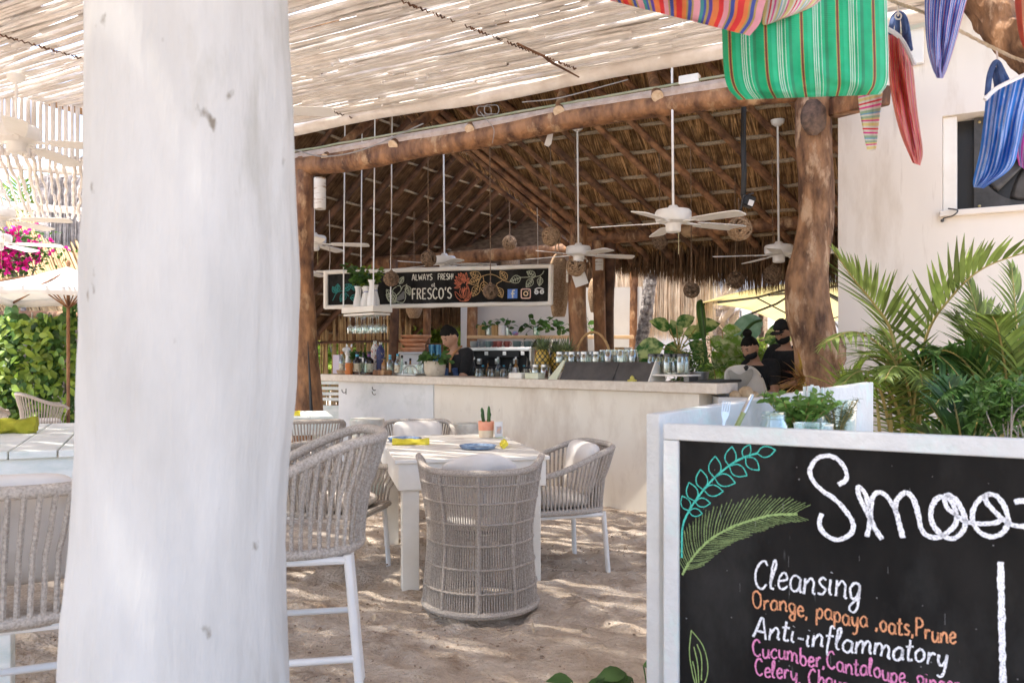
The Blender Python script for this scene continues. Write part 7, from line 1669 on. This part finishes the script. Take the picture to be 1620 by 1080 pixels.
# ================================================================ palms, plants, garden
def frond(parent, pts, L, n=26, w=.028, m=None, vee=.55, droop=.35, name='frond', lean=.95, tipf=.45):
    """pinnate palm leaf along a 3-D spine; leaflets in two rows"""
    c = cat(pts, 12); k = len(c)-1; mb = MB()
    for i in range(n):
        t = (i+.5)/n; q = t*k; j = min(int(q), k-1); p = c[j].lerp(c[j+1], q-j); d = (c[j+1]-c[j]).normalized()
        sd = d.cross(Z); sd = sd.normalized() if sd.length > .05 else V((1, 0, 0)); up = sd.cross(d).normalized()
        ln = L*(math.sin(math.pi*min(1, .22+.70*t))**.7)*lerp(1, tipf, max(0, t-.6)/.4)
        for s_ in (-1, 1):
            a = lean*lerp(1.05, .55, t)+rnd(-.06, .06)
            dd = (d*math.cos(a)+(sd*s_*math.cos(vee)+up*math.sin(vee))*math.sin(a)).normalized()
            nn = (up*math.cos(vee)-sd*s_*math.sin(vee))
            mb.leaf(p, dd, ln*rnd(.9, 1.08), w*rnd(.8, 1.15), nn+V((rnd(-.15, .15), rnd(-.15, .15), 0)), droop*rnd(.6, 1.5), .12, (.45, .95, 1, .75, .4, .05))
    o = mb.build(name, m or MT['palm'], parent)
    st = MB(); st.tube(c, [lerp(.011, .003, i/k) for i in range(k+1)], 6); st.build('midrib', MT['palmstem'], o); return o
def arc(base, tip, sag, side=V((0, 0, 0))):
    m = base.lerp(tip, .5)+Z*sag+side; return [base, base.lerp(m, .55)+Z*sag*.25, m, tip.lerp(m, .45)+Z*sag*.2, tip]
# areca palm group in front of the white wall: built as single plants
pa = thing('areca_palm', 'tall feathery areca palm against the white wall, its fronds spread to both sides', 'palm', Gr(1440, 860)*V((1, 0, 0))[0] if False else P(1440, 880, 5.3)*1.0)
pa.location.z = 0
YA = 5.2
base = P(1438, 690, YA)
frond(pa, [P(1428, 640, YA), P(1411, 529, YA-.05), P(1383, 481, YA-.1), P(1352, 443, YA-.12), P(1318, 396, YA-.1)], .36, 34, .022, None, .35, .10)
frond(pa, [P(1448, 660, YA), P(1465, 535, YA-.1), P(1505, 470, YA-.2), P(1560, 422, YA-.3), P(1660, 388, YA-.45)], .36, 26, .034, None, .75, .10, lean=1.15)
frond(pa, [P(1436, 660, YA), P(1420, 580, YA-.2), P(1385, 540, YA-.35), P(1345, 525, YA-.5), P(1300, 545, YA-.65)], .30, 26, .022, None, .1, .5)
frond(pa, [P(1440, 680, YA), P(1452, 600, YA-.2), P(1470, 560, YA-.3), P(1500, 575, YA-.4), P(1535, 620, YA-.5)], .30, 24, .024, MT['leafd'], .1, .5)
for (tx, ty, dz, sag, Lf) in ((1330, 610, -.5, .25, .26), (1350, 590, .0, .3, .28), (1395, 520, .2, .1, .30), (1500, 560, .1, .25, .28), (1345, 650, -.6, .3, .24), (1460, 610, -.5, .25, .26), (1400, 600, -.7, .25, .25)):
    tp = P(tx, ty, YA+dz); frond(pa, arc(base+V((rnd(-.1, .1), rnd(-.1, .1), -.05)), tp, sag), Lf, 24, .022, random.choice([MT['palm'], MT['palm'], MT['leafy']]), .2, .4)
for (x0, x1, y1) in ((1418, 1405, 560), (1432, 1424, 540), (1446, 1452, 560), (1456, 1470, 590), (1408, 1385, 600)):
    mb = MB(); a, b = P(x0, 780, YA), P(x1, y1, YA-.05); a.z = 0; mb.tube(cat([a, a.lerp(b, .6), b], 6), [.016, .016, .015, .015, .014, .014, .013, .012, .011, .010, .009, .008, .007], 8); mb.build('cane', MT['palmstem'], pa)
pb = thing('areca_palm', 'darker areca palm at the right edge, its shaded fronds fanning over the first', 'palm', P(1585, 880, 4.9)); pb.location.z = 0
YB2 = 4.9; base = P(1590, 700, YB2)
for (tx, ty, dz, sag, Lf, m) in ((1530, 440, .1, .1, .34, 'palm'), (1600, 420, .0, .1, .34, 'palm'), (1470, 560, -.1, .25, .32, 'leafd'), (1500, 500, .2, .2, .34, 'palm'), (1640, 470, .1, .1, .34, 'leafd'), (1480, 640, -.4, .25, .28, 'leafd'), (1520, 560, .3, .15, .34, 'leafd'), (1570, 500, -.2, .2, .30, 'palm'), (1660, 560, .0, .2, .3, 'leafd'), (1545, 480, .25, .15, .36, 'palm'), (1610, 520, .2, .15, .34, 'palm'), (1495, 600, .15, .2, .32, 'leafd')):
    frond(pb, arc(base+V((rnd(-.12, .12), rnd(-.1, .1), -.1)), P(tx, ty, YB2+dz), sag), Lf, 30, .024, MT[m], .25, .25)
for (x0, x1, y1) in ((1580, 1560, 560), (1595, 1600, 540), (1606, 1630, 560)):
    mb = MB(); a, b = P(x0, 780, YB2), P(x1, y1, YB2); a.z = 0; mb.tube([a, a.lerp(b, .6), b], [.016, .014, .008], 8); mb.build('cane', MT['palmstem'], pb)
pc = thing('areca_palm', 'low young palm with wide dark leaflets just above the chalkboard frame', 'palm', P(1520, 880, 4.4)); pc.location.z = 0
base = P(1530, 760, 4.4)
for (tx, ty, dz) in ((1470, 640, .1), (1500, 600, .2), (1560, 620, 0), (1450, 680, 0), (1590, 650, -.1)):
    frond(pc, arc(base, P(tx, ty, 4.4+dz), .05), .26, 16, .036, MT['leafd'], .35, .15)
def shrub(name, lab, c, size, n, leaf, m, cat_='shrub', group=None, trunk=True, clumps=9, flow=None, hollow=.35):
    """bush or tree crown: clumps of leaf-sized faces around branches"""
    t = thing(name, lab, cat_, (c[0], c[1], 0), 0, group); c = V(c); s_ = V(size); mb = MB(); br = MB(); cc = []
    for i in range(clumps):
        d = V((rnd(-1, 1), rnd(-1, 1), rnd(-.9, 1))); 
        while d.length > 1: d = V((rnd(-1, 1), rnd(-1, 1), rnd(-.9, 1)))
        q = c+V((d.x*s_.x, d.y*s_.y, d.z*s_.z))*.72; cc.append((q, rnd(.30, .55))); g0 = V((c.x+rnd(-.1, .1), c.y, max(0, c.z-s_.z*1.2))); br.tube(cat([g0, g0.lerp(q, .5)+V((rnd(-.1, .1), rnd(-.1, .1), .1)), q], 5), [.03*max(.3, s_.x*.7)*(1-.15*i_) for i_ in range(6)] if False else [max(.004, .025*s_.x*(1-i_/12)) for i_ in range(11)], 5)
    for i in range(n):
        q, r = random.choice(cc); d = V((random.gauss(0, .5), random.gauss(0, .5), random.gauss(0, .45)))*r; p = q+V((d.x*s_.x, d.y*s_.y, d.z*s_.z)); 
        if p.z < .02: continue
        mb.leaf(p, V((rnd(-1, 1), rnd(-1, 1), rnd(-.8, .6))), leaf[0]*rnd(.6, 1.2), leaf[1]*rnd(.6, 1.2), None, .25)
    mb.build('foliage', m, t)
    if trunk:
        g0 = V((c.x, c.y, -.05)); 
        if c.z-s_.z*1.2 > .05: br.tube([g0, V((c.x+.03, c.y, c.z*.5)), V((c.x, c.y, max(.1, c.z-s_.z*1.1)))], [.05*s_.x+.02, .045*s_.x+.015, .03*s_.x+.01], 8)
        br.build('branches', MT['bark_grey'], t)
    if flow:
        fm = MB()
        for i in range(flow[0]):
            q, r = random.choice(cc); p = q+V((random.gauss(0, .5)*r*s_.x, random.gauss(0, .4)*r*s_.y-.1, random.gauss(0, .5)*r*s_.z))
            for k in range(5): fm.leaf(p, V((rnd(-1, 1), rnd(-1, .3), rnd(-1, 1))), flow[1], flow[1]*.8, None, .1)
        fm.build('flowers', flow[2], t)
    return t
shrub('garden_shrub', 'fine leaved green shrub at the right edge above the chalkboard', P(1610, 655, 4.1), (.20, .24, .22), 800, (.055, .022), MT['leaf'])
# dracaena left of the gnarled post
t = thing('spiky_plant', 'spiky yellow and brown leaved plant leaning out in front of the gnarled post', 'plant', P(1268, 640, 5.9)); t.location.z = 0
ym = mat('yellow_spike', (.42, .30, .03), (.20, .06, .04), rough=.5, scale=5, island=.4); mb = MB(); c = P(1268, 606, 5.95)
for i in range(46):
    a = rnd(math.pi*.55, math.pi*1.5); L = rnd(.14, .30); mb.leaf(c+V((0, -.1*random.random(), rnd(-.08, .05))), V((math.cos(a), rnd(-.6, -.1), math.sin(a)*.9)), L, .017, Z, .30, .2, (.6, 1, .9, .5, 0))
mb.build('leaves', ym, t); mb = MB(); mb.tube([V((c.x+.02, c.y, 0)), c], .018, 8); mb.build('stem', MT['palmstem'], t)
t = thing('ti_plant', 'narrow yellow green leaves just right of the gnarled post base', 'plant', P(1345, 640, 5.9)); t.location.z = 0; mb = MB(); c = P(1340, 640, 5.9)
for i in range(46):
    a = rnd(.1, math.pi*.8); L = rnd(.2, .42); mb.leaf(c+Z*rnd(-.1, .12), V((math.cos(a)*.8, rnd(-.5, .2), math.sin(a))), L, .026, Z, .35, .2, (.6, 1, .9, .5, 0))
mb.build('leaves', MT['leafy'], t); mb = MB(); mb.tube([V((c.x, c.y, 0)), c], .016, 8); mb.build('stem', MT['palmstem'], t)
# low creeper by the station foot
t = thing('creeping_plant', 'broad leaved green plant at the foot of the drink station', 'plant', P(1010, 1120, 2.75)); t.location.z = 0; mb = MB(); st = MB()
for (px, py, a, L) in ((905, 1076, 2.6, .07), (960, 1080, 2.9, .06), (990, 1064, 3.0, .085), (1018, 1052, .9, .10), (1000, 1072, -2.8, .10), (1024, 1075, 1.2, .12), (1030, 1040, 1.1, .08), (975, 1085, 2.2, .06)):
    c = P(px, py, 2.7+rnd(-.05, .05)); mb.leaf(c, V((math.cos(a), -.4, math.sin(a)*.5)), L*1.35, L*.75, V((0, -.6, 1)), .2, .12, (.1, .75, 1, .85, .4, 0)); st.tube([V((c.x+.05, c.y+.03, 0)), c], .003, 4)
mb.build('leaves', MT['leafd'], t); st.build('stem', MT['leafd'], t)

# ---------------------------------------------------------------- plants and house behind the bar's right end
def bigleaf(mb, px, py, Y, ang, L, W, tilt=-.5):
    mb.leaf(P(px, py, Y), V((math.cos(ang), rnd(-.35, .1), math.sin(ang))), L, W, V((rnd(-.3, .3), -1, .5)), .22, .12, (.1, .8, 1, .92, .6, .02))
t = thing('pothos_plant', 'large leaved green climber behind the jars, left of the tall upright leaf', 'plant', P(1070, 640, 9.6)); t.location.z = 0; mb = MB(); st = MB()
for (px, py, a, L) in ((1060, 520, 2.7, .22), (1070, 515, .5, .20), (1082, 528, .1, .24), (1050, 545, 3.4, .30), (1042, 550, 3.8, .26), (1090, 542, -.5, .22), (1066, 540, -1.8, .22), (1100, 520, .3, .24), (1078, 555, -1.2, .2), (1055, 565, 3.6, .2), (1095, 560, -.4, .2), (1075, 535, 2.0, .2)):
    bigleaf(mb, px, py, 9.6+rnd(-.2, .2), a, L*1.2, L*.85); st.tube(cat([V((P(1075, 0, 9.6).x, 9.6, .2)), P(1074, 570, 9.6), P(px, py, 9.6)], 5), .008, 5)
mb.build('leaves', MT['leafv'], t); st.build('stem', MT['palmstem'], t)
t = thing('variegated_pothos', 'bright variegated lime and white leaved plant behind the machine and the woman', 'plant', P(1150, 640, 8.9)); t.location.z = 0; mb = MB(); st = MB()
for i in range(30):
    px, py = random.gauss(1150, 14), random.gauss(558, 20); a = rnd(-2.6, .4); L = rnd(.15, .26); bigleaf(mb, px, py, 8.9+rnd(-.3, .3), a, L*1.15, L*.75)
    if i % 3 == 0: st.tube([V((P(1150, 0, 8.9).x, 8.9, .2)), P(px, py, 8.9)], .007, 5)
lv_ = mat('variegated_lime', (.20, .36, .04), (.62, .66, .36), rough=.4, scale=11, lo=.45, hi=.62, island=.25, transl=.35); mb.build('leaves', lv_, t); st.build('stem', MT['palmstem'], t)
def paddle(lab, pts, Y, W, m, n_=None):
    t = thing('banana_leaf_plant', lab, 'plant', P(pts[0][0], 640, Y)); t.location.z = 0; c = cat([P(x, y, Y+d) for x, y, d in pts], 8); mb = MB(); st = MB(); k = len(c)-1; i0 = int(k*.42); vv = []; 
    for i in range(i0, k+1):
        q = (i-i0)/(k-i0); w = W*(math.sin(math.pi*min(1, .10+.9*q))**.55)*(1 if q < .97 else .2); d = (c[min(i+1, k)]-c[i-1]).normalized(); sd = d.cross(n_ or V((.25, -1, .3))).normalized(); vv += [c[i]-sd*w+V((0, .05*w, 0)), c[i], c[i]+sd*w*1.0+V((0, .05*w, 0))]
    mb.add(vv, [f for i in range(k-i0) for f in ((i*3, i*3+1, i*3+4, i*3+3), (i*3+1, i*3+2, i*3+5, i*3+4))]); mb.build('leaf_blade', m, t); g = V((c[0].x, c[0].y, 0)); st.tube([g]+c, [.02]*(k+1)+[.005], 6); st.build('stem', MT['leaf'], t)
paddle('tall narrow upright dark leaf beside the pale thatch edge', [(1118, 600, 0), (1116, 560, 0), (1112, 520, 0), (1108, 486, .05), (1109, 474, .1)], 9.4, .055, MT['leafd'])
paddle('broad bluish leaf spreading under the yellow parasol, left', [(1150, 580, 0), (1160, 555, 0), (1172, 533, 0), (1190, 512, 0), (1206, 506, 0)], 9.8, .16, mat('bluegreen_leaf', (.12, .26, .16), (.26, .42, .30), rough=.35, scale=6, transl=.3), V((.2, -1, .9)))
paddle('broad bluish leaf near the gnarled post, under the yellow parasol', [(1200, 590, 0), (1214, 560, 0), (1224, 540, 0), (1240, 524, 0), (1254, 514, 0)], 9.9, .15, MT['leafv'], V((.2, -1, .9)))
shrub('fern_plant', 'small pale green palm like plant behind the woman with the bun', P(1216, 566, 10.2), (.28, .25, .26), 500, (.13, .022), MT['leafy'], 'plant')
shrub('fern_plant', 'feathery green plant low behind the filled jars', P(1078, 588, 8.4), (.30, .25, .22), 900, (.09, .014), MT['leaf'], 'plant')
# grey palm trunk and a pale shredded one
def palm_trunk(lab, pts, r, m, seed, rings=28):
    t = thing('palm_trunk', lab, 'palm', (pts[0].x, pts[0].y, 0)); c = cat(pts, 16); mb = MB(); mb.tube(c, [r*(1+.06*math.sin(i*1.9)+.03*wob((i, seed, 0))) for i in range(len(c))], 18, True, False, lambda i, a: 1+.05*mnoise.noise(V((math.cos(a)*2, math.sin(a)*2, i*.3+seed)))); mb.build('trunk', m, t); return t
a = P(1012, 580, 11.0); a.z = -.1
palm_trunk('slanting grey palm trunk rising through the sunlit pale thatch', [a, P(1014, 560, 11.0), P(1022, 500, 11.0), P(1030, 430, 11.0)], .085, mat('mottled_palm_bark', (.16, .14, .14), (.52, .48, .46), rough=.95, scale=16, lo=.42, hi=.62, bump=.8, bscale=40, bdist=.02), 3)
a = P(1140, 600, 13.5); a.z = -.1
tt = palm_trunk('pale palm trunk with shredded leaf bases under the yellow parasol', [a, P(1140, 540, 13.5), P(1139, 500, 13.5), P(1138, 470, 13.5)], .13, MT['bark_grey'], 5); mb = MB()
for i in range(36):
    q = P(1140+rnd(-9, 9), rnd(470, 540), 13.4); mb.leaf(q, V((rnd(-.8, .8), rnd(-.8, 0), rnd(.3, 1))), rnd(.3, .6), .10, None, .1)
mb.build('leaf_base', mat('dry_leaf_base', (.50, .42, .34), (.66, .58, .50), rough=.95, scale=9), tt)
# tilted yellow parasol
t = thing('parasol', 'big pale yellow parasol seen from below, behind the gnarled post', 'parasol', P(1252, 600, 12.0)); t.location.z = 0
c0, c1, c2, c3 = P(1104, 480, 11.6), P(1236, 512, 15.0), P(1420, 520, 14.6), P(1345, 446, 10.2); top = (c0+c1+c2+c3)/4+Z*.55
def par(u, v):
    e = c0.lerp(c1, u*4) if u < .25 else c1.lerp(c2, (u-.25)*4) if u < .5 else c2.lerp(c3, (u-.5)*4) if u < .75 else c3.lerp(c0, (u-.75)*4)
    sag = .10*math.sin(math.pi*((u*4) % 1))*v; return top.lerp(e, v)+Z*(sag-.10*math.sin(math.pi*v)*.5)
mb = MB(); mb.grid(par, 48, 12); o = mb.build('canopy', mat('yellow_canvas', (.84, .77, .50), (.87, .81, .56), rough=.85, scale=2, transl=.5), t); so_ = o.modifiers.new('t', 'SOLIDIFY'); so_.thickness = .008
cs = [c0, c1, c2, c3]
for i in range(4):
    for q in (cs[i], cs[i].lerp(cs[(i+1) % 4], .5)):
        mb = MB(); mb.tube([top-Z*.10, top.lerp(q, .5)-Z*.12, q-Z*.02], .018, 6); mb.build('rib', MT['black'], t)
mb = MB(); mb.tube([V((top.x, top.y, 0)), top-Z*.05], .035, 10); mb.build('pole', MT['black'], t)
for i in range(4):
    mb = MB(); mb.tube([V((top.x, top.y, top.z-.75)), top.lerp(cs[i], .5)-Z*.12], .012, 6); mb.build('strut', MT['black'], t)
# house behind: grey-white walls with stone piers
def at(px, Y, z): return V(((px-CX)/FPX*Y, Y, z))
hb = thing('house', 'pale grey house with stacked stone piers and glass doors behind the yellow parasol', 'house', at(1220, 17, 0))
def slab(name, px0, px1, Y, z0, z1, th, m, dy=0):
    mb = MB(); a, b = at(px0, Y, 0), at(px1, Y+dy, 0); d = (b-a).normalized(); n_ = V((-d.y, d.x, 0)); prism(mb, [a, b, b+n_*th, a+n_*th], z0, z1); return mb.build(name, m, hb, smooth=False)
stn = mat('stacked_stone', (.20, .13, .085), (.46, .35, .25), rough=.9, scale=7, stretch=(1, 1, 5), lo=.35, hi=.6, bump=.9, bscale=8, bdist=.05)
gh = mat('house_grey', (.46, .46, .46), (.54, .54, .53), rough=.9, scale=1)
slab('wall', 1040, 1420, 18.5, 0, 3.2, .3, gh); slab('beam', 1085, 1420, 16.6, 2.25, 2.75, .4, gh)
for x0, x1 in ((1118, 1130), (1163, 1170), (1190, 1200), (1210, 1221), (1244, 1256)): slab('stone_pier', x0, x1, 16.5, 0, 2.25, .5, stn)
slab('column', 1222, 1240, 16.2, 0, 2.25, .4, MT['plasterw']); slab('column', 1180, 1189, 16.3, 0, 2.25, .4, MT['plasterw'])
slab('glass_door', 1200, 1210, 17.5, 0, 2.2, .05, MT['darksteel']); slab('glass_door', 1134, 1162, 17.8, 0, 2.0, .05, MT['darksteel'])
hb2 = thing('house', 'tall white house seen through the open end of the palapa roof', 'house', at(880, 22, 0))
for (x0, x1, z0, z1, Y, m) in ((800, 1010, 0, 4.75, 22, gh), (845, 1010, 4.75, 5.0, 21.8, MT['plasterw']), (862, 872, 2.6, 4.7, 21.9, MT['plasterw'])):
    mb = MB(); a, b = at(x0, Y, 0), at(x1, Y, 0); prism(mb, [a, b, b+V((0, .3, 0)), a+V((0, .3, 0))], z0, z1); mb.build('wall', m, hb2, smooth=False)
# ---------------------------------------------------------------- bamboo fence and greenery behind the bar's left end
t = thing('bamboo_fence', 'tall brown bamboo cane fence behind the bottles', 'fence', at(560, 13.6, 0)); mb = MB()
x = 484.0
while x < 650:
    h = rnd(1.75, 2.18); a = at(x, 13.6+rnd(-.05, .05), -.02); b = at(x+rnd(-5, 5), 13.6+rnd(-.05, .05), h); mb.tube([a, a.lerp(b, .5)+V((rnd(-.03, .03), 0, 0)), b], rnd(.012, .024), 6); x += rnd(1.6, 5.4)
mb.build('canes', MT['bamboo'], t)
for z_ in (.5, 1.55):
    mb = MB(); mb.tube([at(484, 13.52, z_), at(650, 13.52, z_+.03)], .022, 6); mb.build('cross_rail', MT['logdark'], t)
FG = 'bushes behind the bar'
shrub('garden_bush', 'bright yellow green bush behind the bamboo fence', at(545, 15.5, 1.7), (1.5, .8, 1.1), 3600, (.14, .07), MT['leafy'], 'bush', FG)
shrub('garden_bush', 'sunlit pale bluish green bush right of the bamboo fence', at(632, 16.5, 1.6), (.7, .7, 1.3), 2800, (.13, .07), mat('leaf_mint', (.16, .34, .22), (.34, .50, .36), rough=.5, scale=2, island=.4, transl=.4), 'bush', FG)
shrub('garden_bush', 'lime yellow bush directly behind the barman', at(705, 16, 1.6), (1.1, .8, 1.1), 3600, (.14, .07), MT['leafy'], 'bush', FG)
shrub('garden_bush', 'green bush seen past the fence, farthest left behind the split log post', at(490, 17, 1.5), (1.0, .8, 1.3), 2400, (.14, .07), MT['leaf'], 'bush', FG)
# trees far behind, closing the horizon
for i, (px, Y, z_, sx, sz_, m, lab) in enumerate(((-180, 30, 3.4, 4.5, 3.4, 'leaf', 'broad green tree far behind the parasol at the left edge'), (60, 28, 2.4, 3.6, 2.6, 'leafy', 'yellow green tree far behind the bougainvillea'), (330, 30, 3.4, 4.5, 3.2, 'leafd', 'dark green tree far behind the white trunk post'), (560, 29, 3.0, 3.6, 3.0, 'leaf', 'mid green tree far behind the bamboo fence'), (720, 30, 3.0, 3.4, 3.0, 'leafy', 'lime tree far behind the barman'), (1100, 29, 3.6, 3.6, 3.4, 'leaf', 'green tree rising behind the grey house, left part'), (1290, 30, 4.2, 4.5, 3.8, 'leafd', 'dark tree rising behind the grey house, right part'), (1560, 30, 4.0, 5.0, 4.0, 'leaf', 'tree far behind the white building at right'))):
    shrub('garden_tree', lab, at(px, Y, z_), (sx, 2.0, sz_), 3000, (.42, .24), MT[m], 'tree', 'trees closing the background', True, 16)
mb = MB(); prism(mb, [at(-900, 36, 0), at(2400, 36, 0), at(2400, 37, 0), at(-900, 37, 0)], -.1, 2.4); single(mb, 'boundary_wall', MT['plaster'], 'long pale boundary wall far behind the trees', 'wall', None, False)
# ---------------------------------------------------------------- left garden
t = thing('climbing_hedge', 'tall green climbing hedge of round leaves behind the left table', 'hedge', at(40, 12.6, 0)); mb = MB(); st = MB()
for i in range(5200):
    px = rnd(-140, 230); z_ = 2.35*random.random()**.75; 
    if z_ > 1.95+.35*wob((px*.03, 0, 0)) : continue
    if mnoise.noise(V((px*.035, z_*2.2, 5))) < -.22: continue
    q = at(px, 12.6+rnd(-.22, .22), z_); L = rnd(.08, .17); mb.leaf(q, V((rnd(-1, 1), rnd(-.8, .3), rnd(-1, .6))), L, L*.8, V((rnd(-.5, .5), -1, rnd(0, 1))), .2, .1, (.15, .8, 1, .85, .45, 0))
mb.build('leaves', MT['leaf'], t)
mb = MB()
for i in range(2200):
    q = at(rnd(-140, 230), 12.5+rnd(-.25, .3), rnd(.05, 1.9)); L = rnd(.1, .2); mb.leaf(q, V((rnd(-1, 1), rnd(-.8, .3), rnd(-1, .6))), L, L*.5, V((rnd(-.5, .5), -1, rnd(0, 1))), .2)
mb.build('leaves', MT['leafy'], t, label='lit yellow green leaves of the hedge')  # lime batch for the sunlit leaves, the light put into their colour
for px in range(-120, 230, 28): st.tube(cat([at(px, 12.6, 0), at(px+rnd(-6, 6), 12.6, .9), at(px+rnd(-10, 10), 12.6, 2.0)], 5), .013, 6)
st.build('stem', MT['bark_grey'], t)
t = thing('reed_roof', 'sloping reed and cane roof above the hedge, on a dark log', 'reed roof', at(40, 14, 1.9)); mb = MB()
x = -170.0
while x < 260:
    a = at(x, 13.7, 2.02+rnd(-.03, .03)); b = at(x-64, 15.2, 3.95+rnd(-.1, .1)); mb.tube([a, b], rnd(.014, .026), 5); x += rnd(2.2, 4.6)
mb.build('canes', MT['bamboo'], t); mb = MB(); log(mb, [at(-200, 13.6, 1.98), at(30, 13.6, 2.0), at(260, 13.6, 1.98)], [.07, .075, .07], 12, 8); mb.build('support_log', MT['log'], t)
mb = MB(); vv = [at(-240, 15.26, 3.95), at(200, 15.26, 3.95), at(262, 13.78, 1.98), at(-170, 13.78, 1.98)]; mb.add(vv+[v_+V((0, .03, -.02)) for v_ in vv], [(0, 1, 2, 3), (7, 6, 5, 4), (0, 4, 5, 1), (1, 5, 6, 2), (2, 6, 7, 3), (3, 7, 4, 0)]); mb.build('roof_backing', MT['thatchd'], t, smooth=False)
for px in (-120, 8, 230):
    mb = MB(); mb.tube([at(px, 13.65, -.05), at(px, 13.65, 1.95)], .06, 10); mb.build('post', MT['log'], t)
mag = mat('magenta_bract', (.62, .01, .20), (.80, .04, .36), rough=.6, scale=4, island=.3, transl=.35); vio = mat('violet_bract', (.40, .08, .50), (.55, .18, .62), rough=.6, scale=4, island=.3, transl=.35)
shrub('bougainvillea', 'magenta bougainvillea spilling over the reed roof', at(36, 13.7, 3.05), (.85, .35, .50), 900, (.09, .055), MT['leaf'], 'flowering plant', None, True, 12, (150, .075, mag))
shrub('bougainvillea', 'violet bougainvillea at the left picture edge', at(-10, 13.9, 3.30), (.45, .3, .30), 400, (.09, .055), MT['leaf'], 'flowering plant', None, True, 7, (70, .07, vio))
a = at(104, 15.2, -.1)
tt = palm_trunk('thick shaggy grey palm trunk behind the white parasol', [a, at(103, 15.2, 1.8), at(100, 15.2, 3.2), at(92, 15.2, 4.6)], .42, MT['bark_grey'], 7)
mb = MB(); fringe(mb, at(80, 14.78, 0), at(128, 14.78, 0), 4.5, lambda t_: 2.2+rnd(0, 2.0), 1500, .12, .02, .1); mb.build('loose_fibre', mat('dry_fibre', (.34, .29, .25), (.62, .56, .50), rough=.95, scale=9, island=.4), tt, smooth=False)
t = thing('garden_palm', 'sunlit yellow green palm crown at far left behind the fans', 'palm', at(30, 18, 0))
for i in range(9):
    a_ = -2.8+i*.62; b_ = at(28, 18, 4.4); frond(t, arc(b_, b_+V((1.5*math.cos(a_), rnd(-.6, .6), 1.1*math.sin(a_))), .25), .5, 20, .05, MT['leafy'], .1, .3)
mb = MB(); mb.tube([at(30, 18, -.1), at(28, 18, 4.4)], .14, 12); mb.build('trunk', MT['bark_grey'], t)
# white parasol
t = thing('parasol', 'white square garden parasol on a wooden pole in front of the hedge', 'parasol', at(108, 11.6, 0)); c = at(108, 11.6, 0); zt, ze = 2.58, 2.16
cs = [c+rotz(.18) @ V((sx*1.15, sy*1.15, ze)) for sx, sy in ((-1, -1), (1, -1), (1, 1), (-1, 1))]; top = c+Z*zt
mb = MB()
def par2(u, v):
    k = u*4; i = min(3, int(k)); e = cs[i].lerp(cs[(i+1) % 4], k-i); return top.lerp(e, v)+Z*(.05*math.sin(math.pi*(k-i))*v-.05*math.sin(math.pi*v))
mb.grid(par2, 48, 10); o = mb.build('canopy', MT['cream_canvas'], t); so_ = o.modifiers.new('t', 'SOLIDIFY'); so_.thickness = .006
mb = MB()
def val(u, v):
    k = u*4; i = min(3, int(k)); e = cs[i].lerp(cs[(i+1) % 4], k-i); return e+Z*(.05*math.sin(math.pi*(k-i))-.10*v)
mb.grid(val, 48, 2); o = mb.build('valance', MT['cream_canvas'], t); so_ = o.modifiers.new('t', 'SOLIDIFY'); so_.thickness = .005
mb = MB(); mb.tube([c-Z*.1, c+Z*(zt-.02)], .024, 10); mb.ball(c+Z*(zt+.05), (.03, .03, .05), 12, 8); mb.build('pole', MT['log'], t)
for i in range(4):
    for q in (cs[i], cs[i].lerp(cs[(i+1) % 4], .5)+Z*.05):
        mb = MB(); mb.bar(top-Z*.05, q-Z*.02, .02, .03); mb.build('rib', MT['log'], t, smooth=False); mb = MB(); mb.bar(c+Z*(ze-.16), top.lerp(q, .34)-Z*.07, .012, .016); mb.build('strut', MT['log'], t, smooth=False)
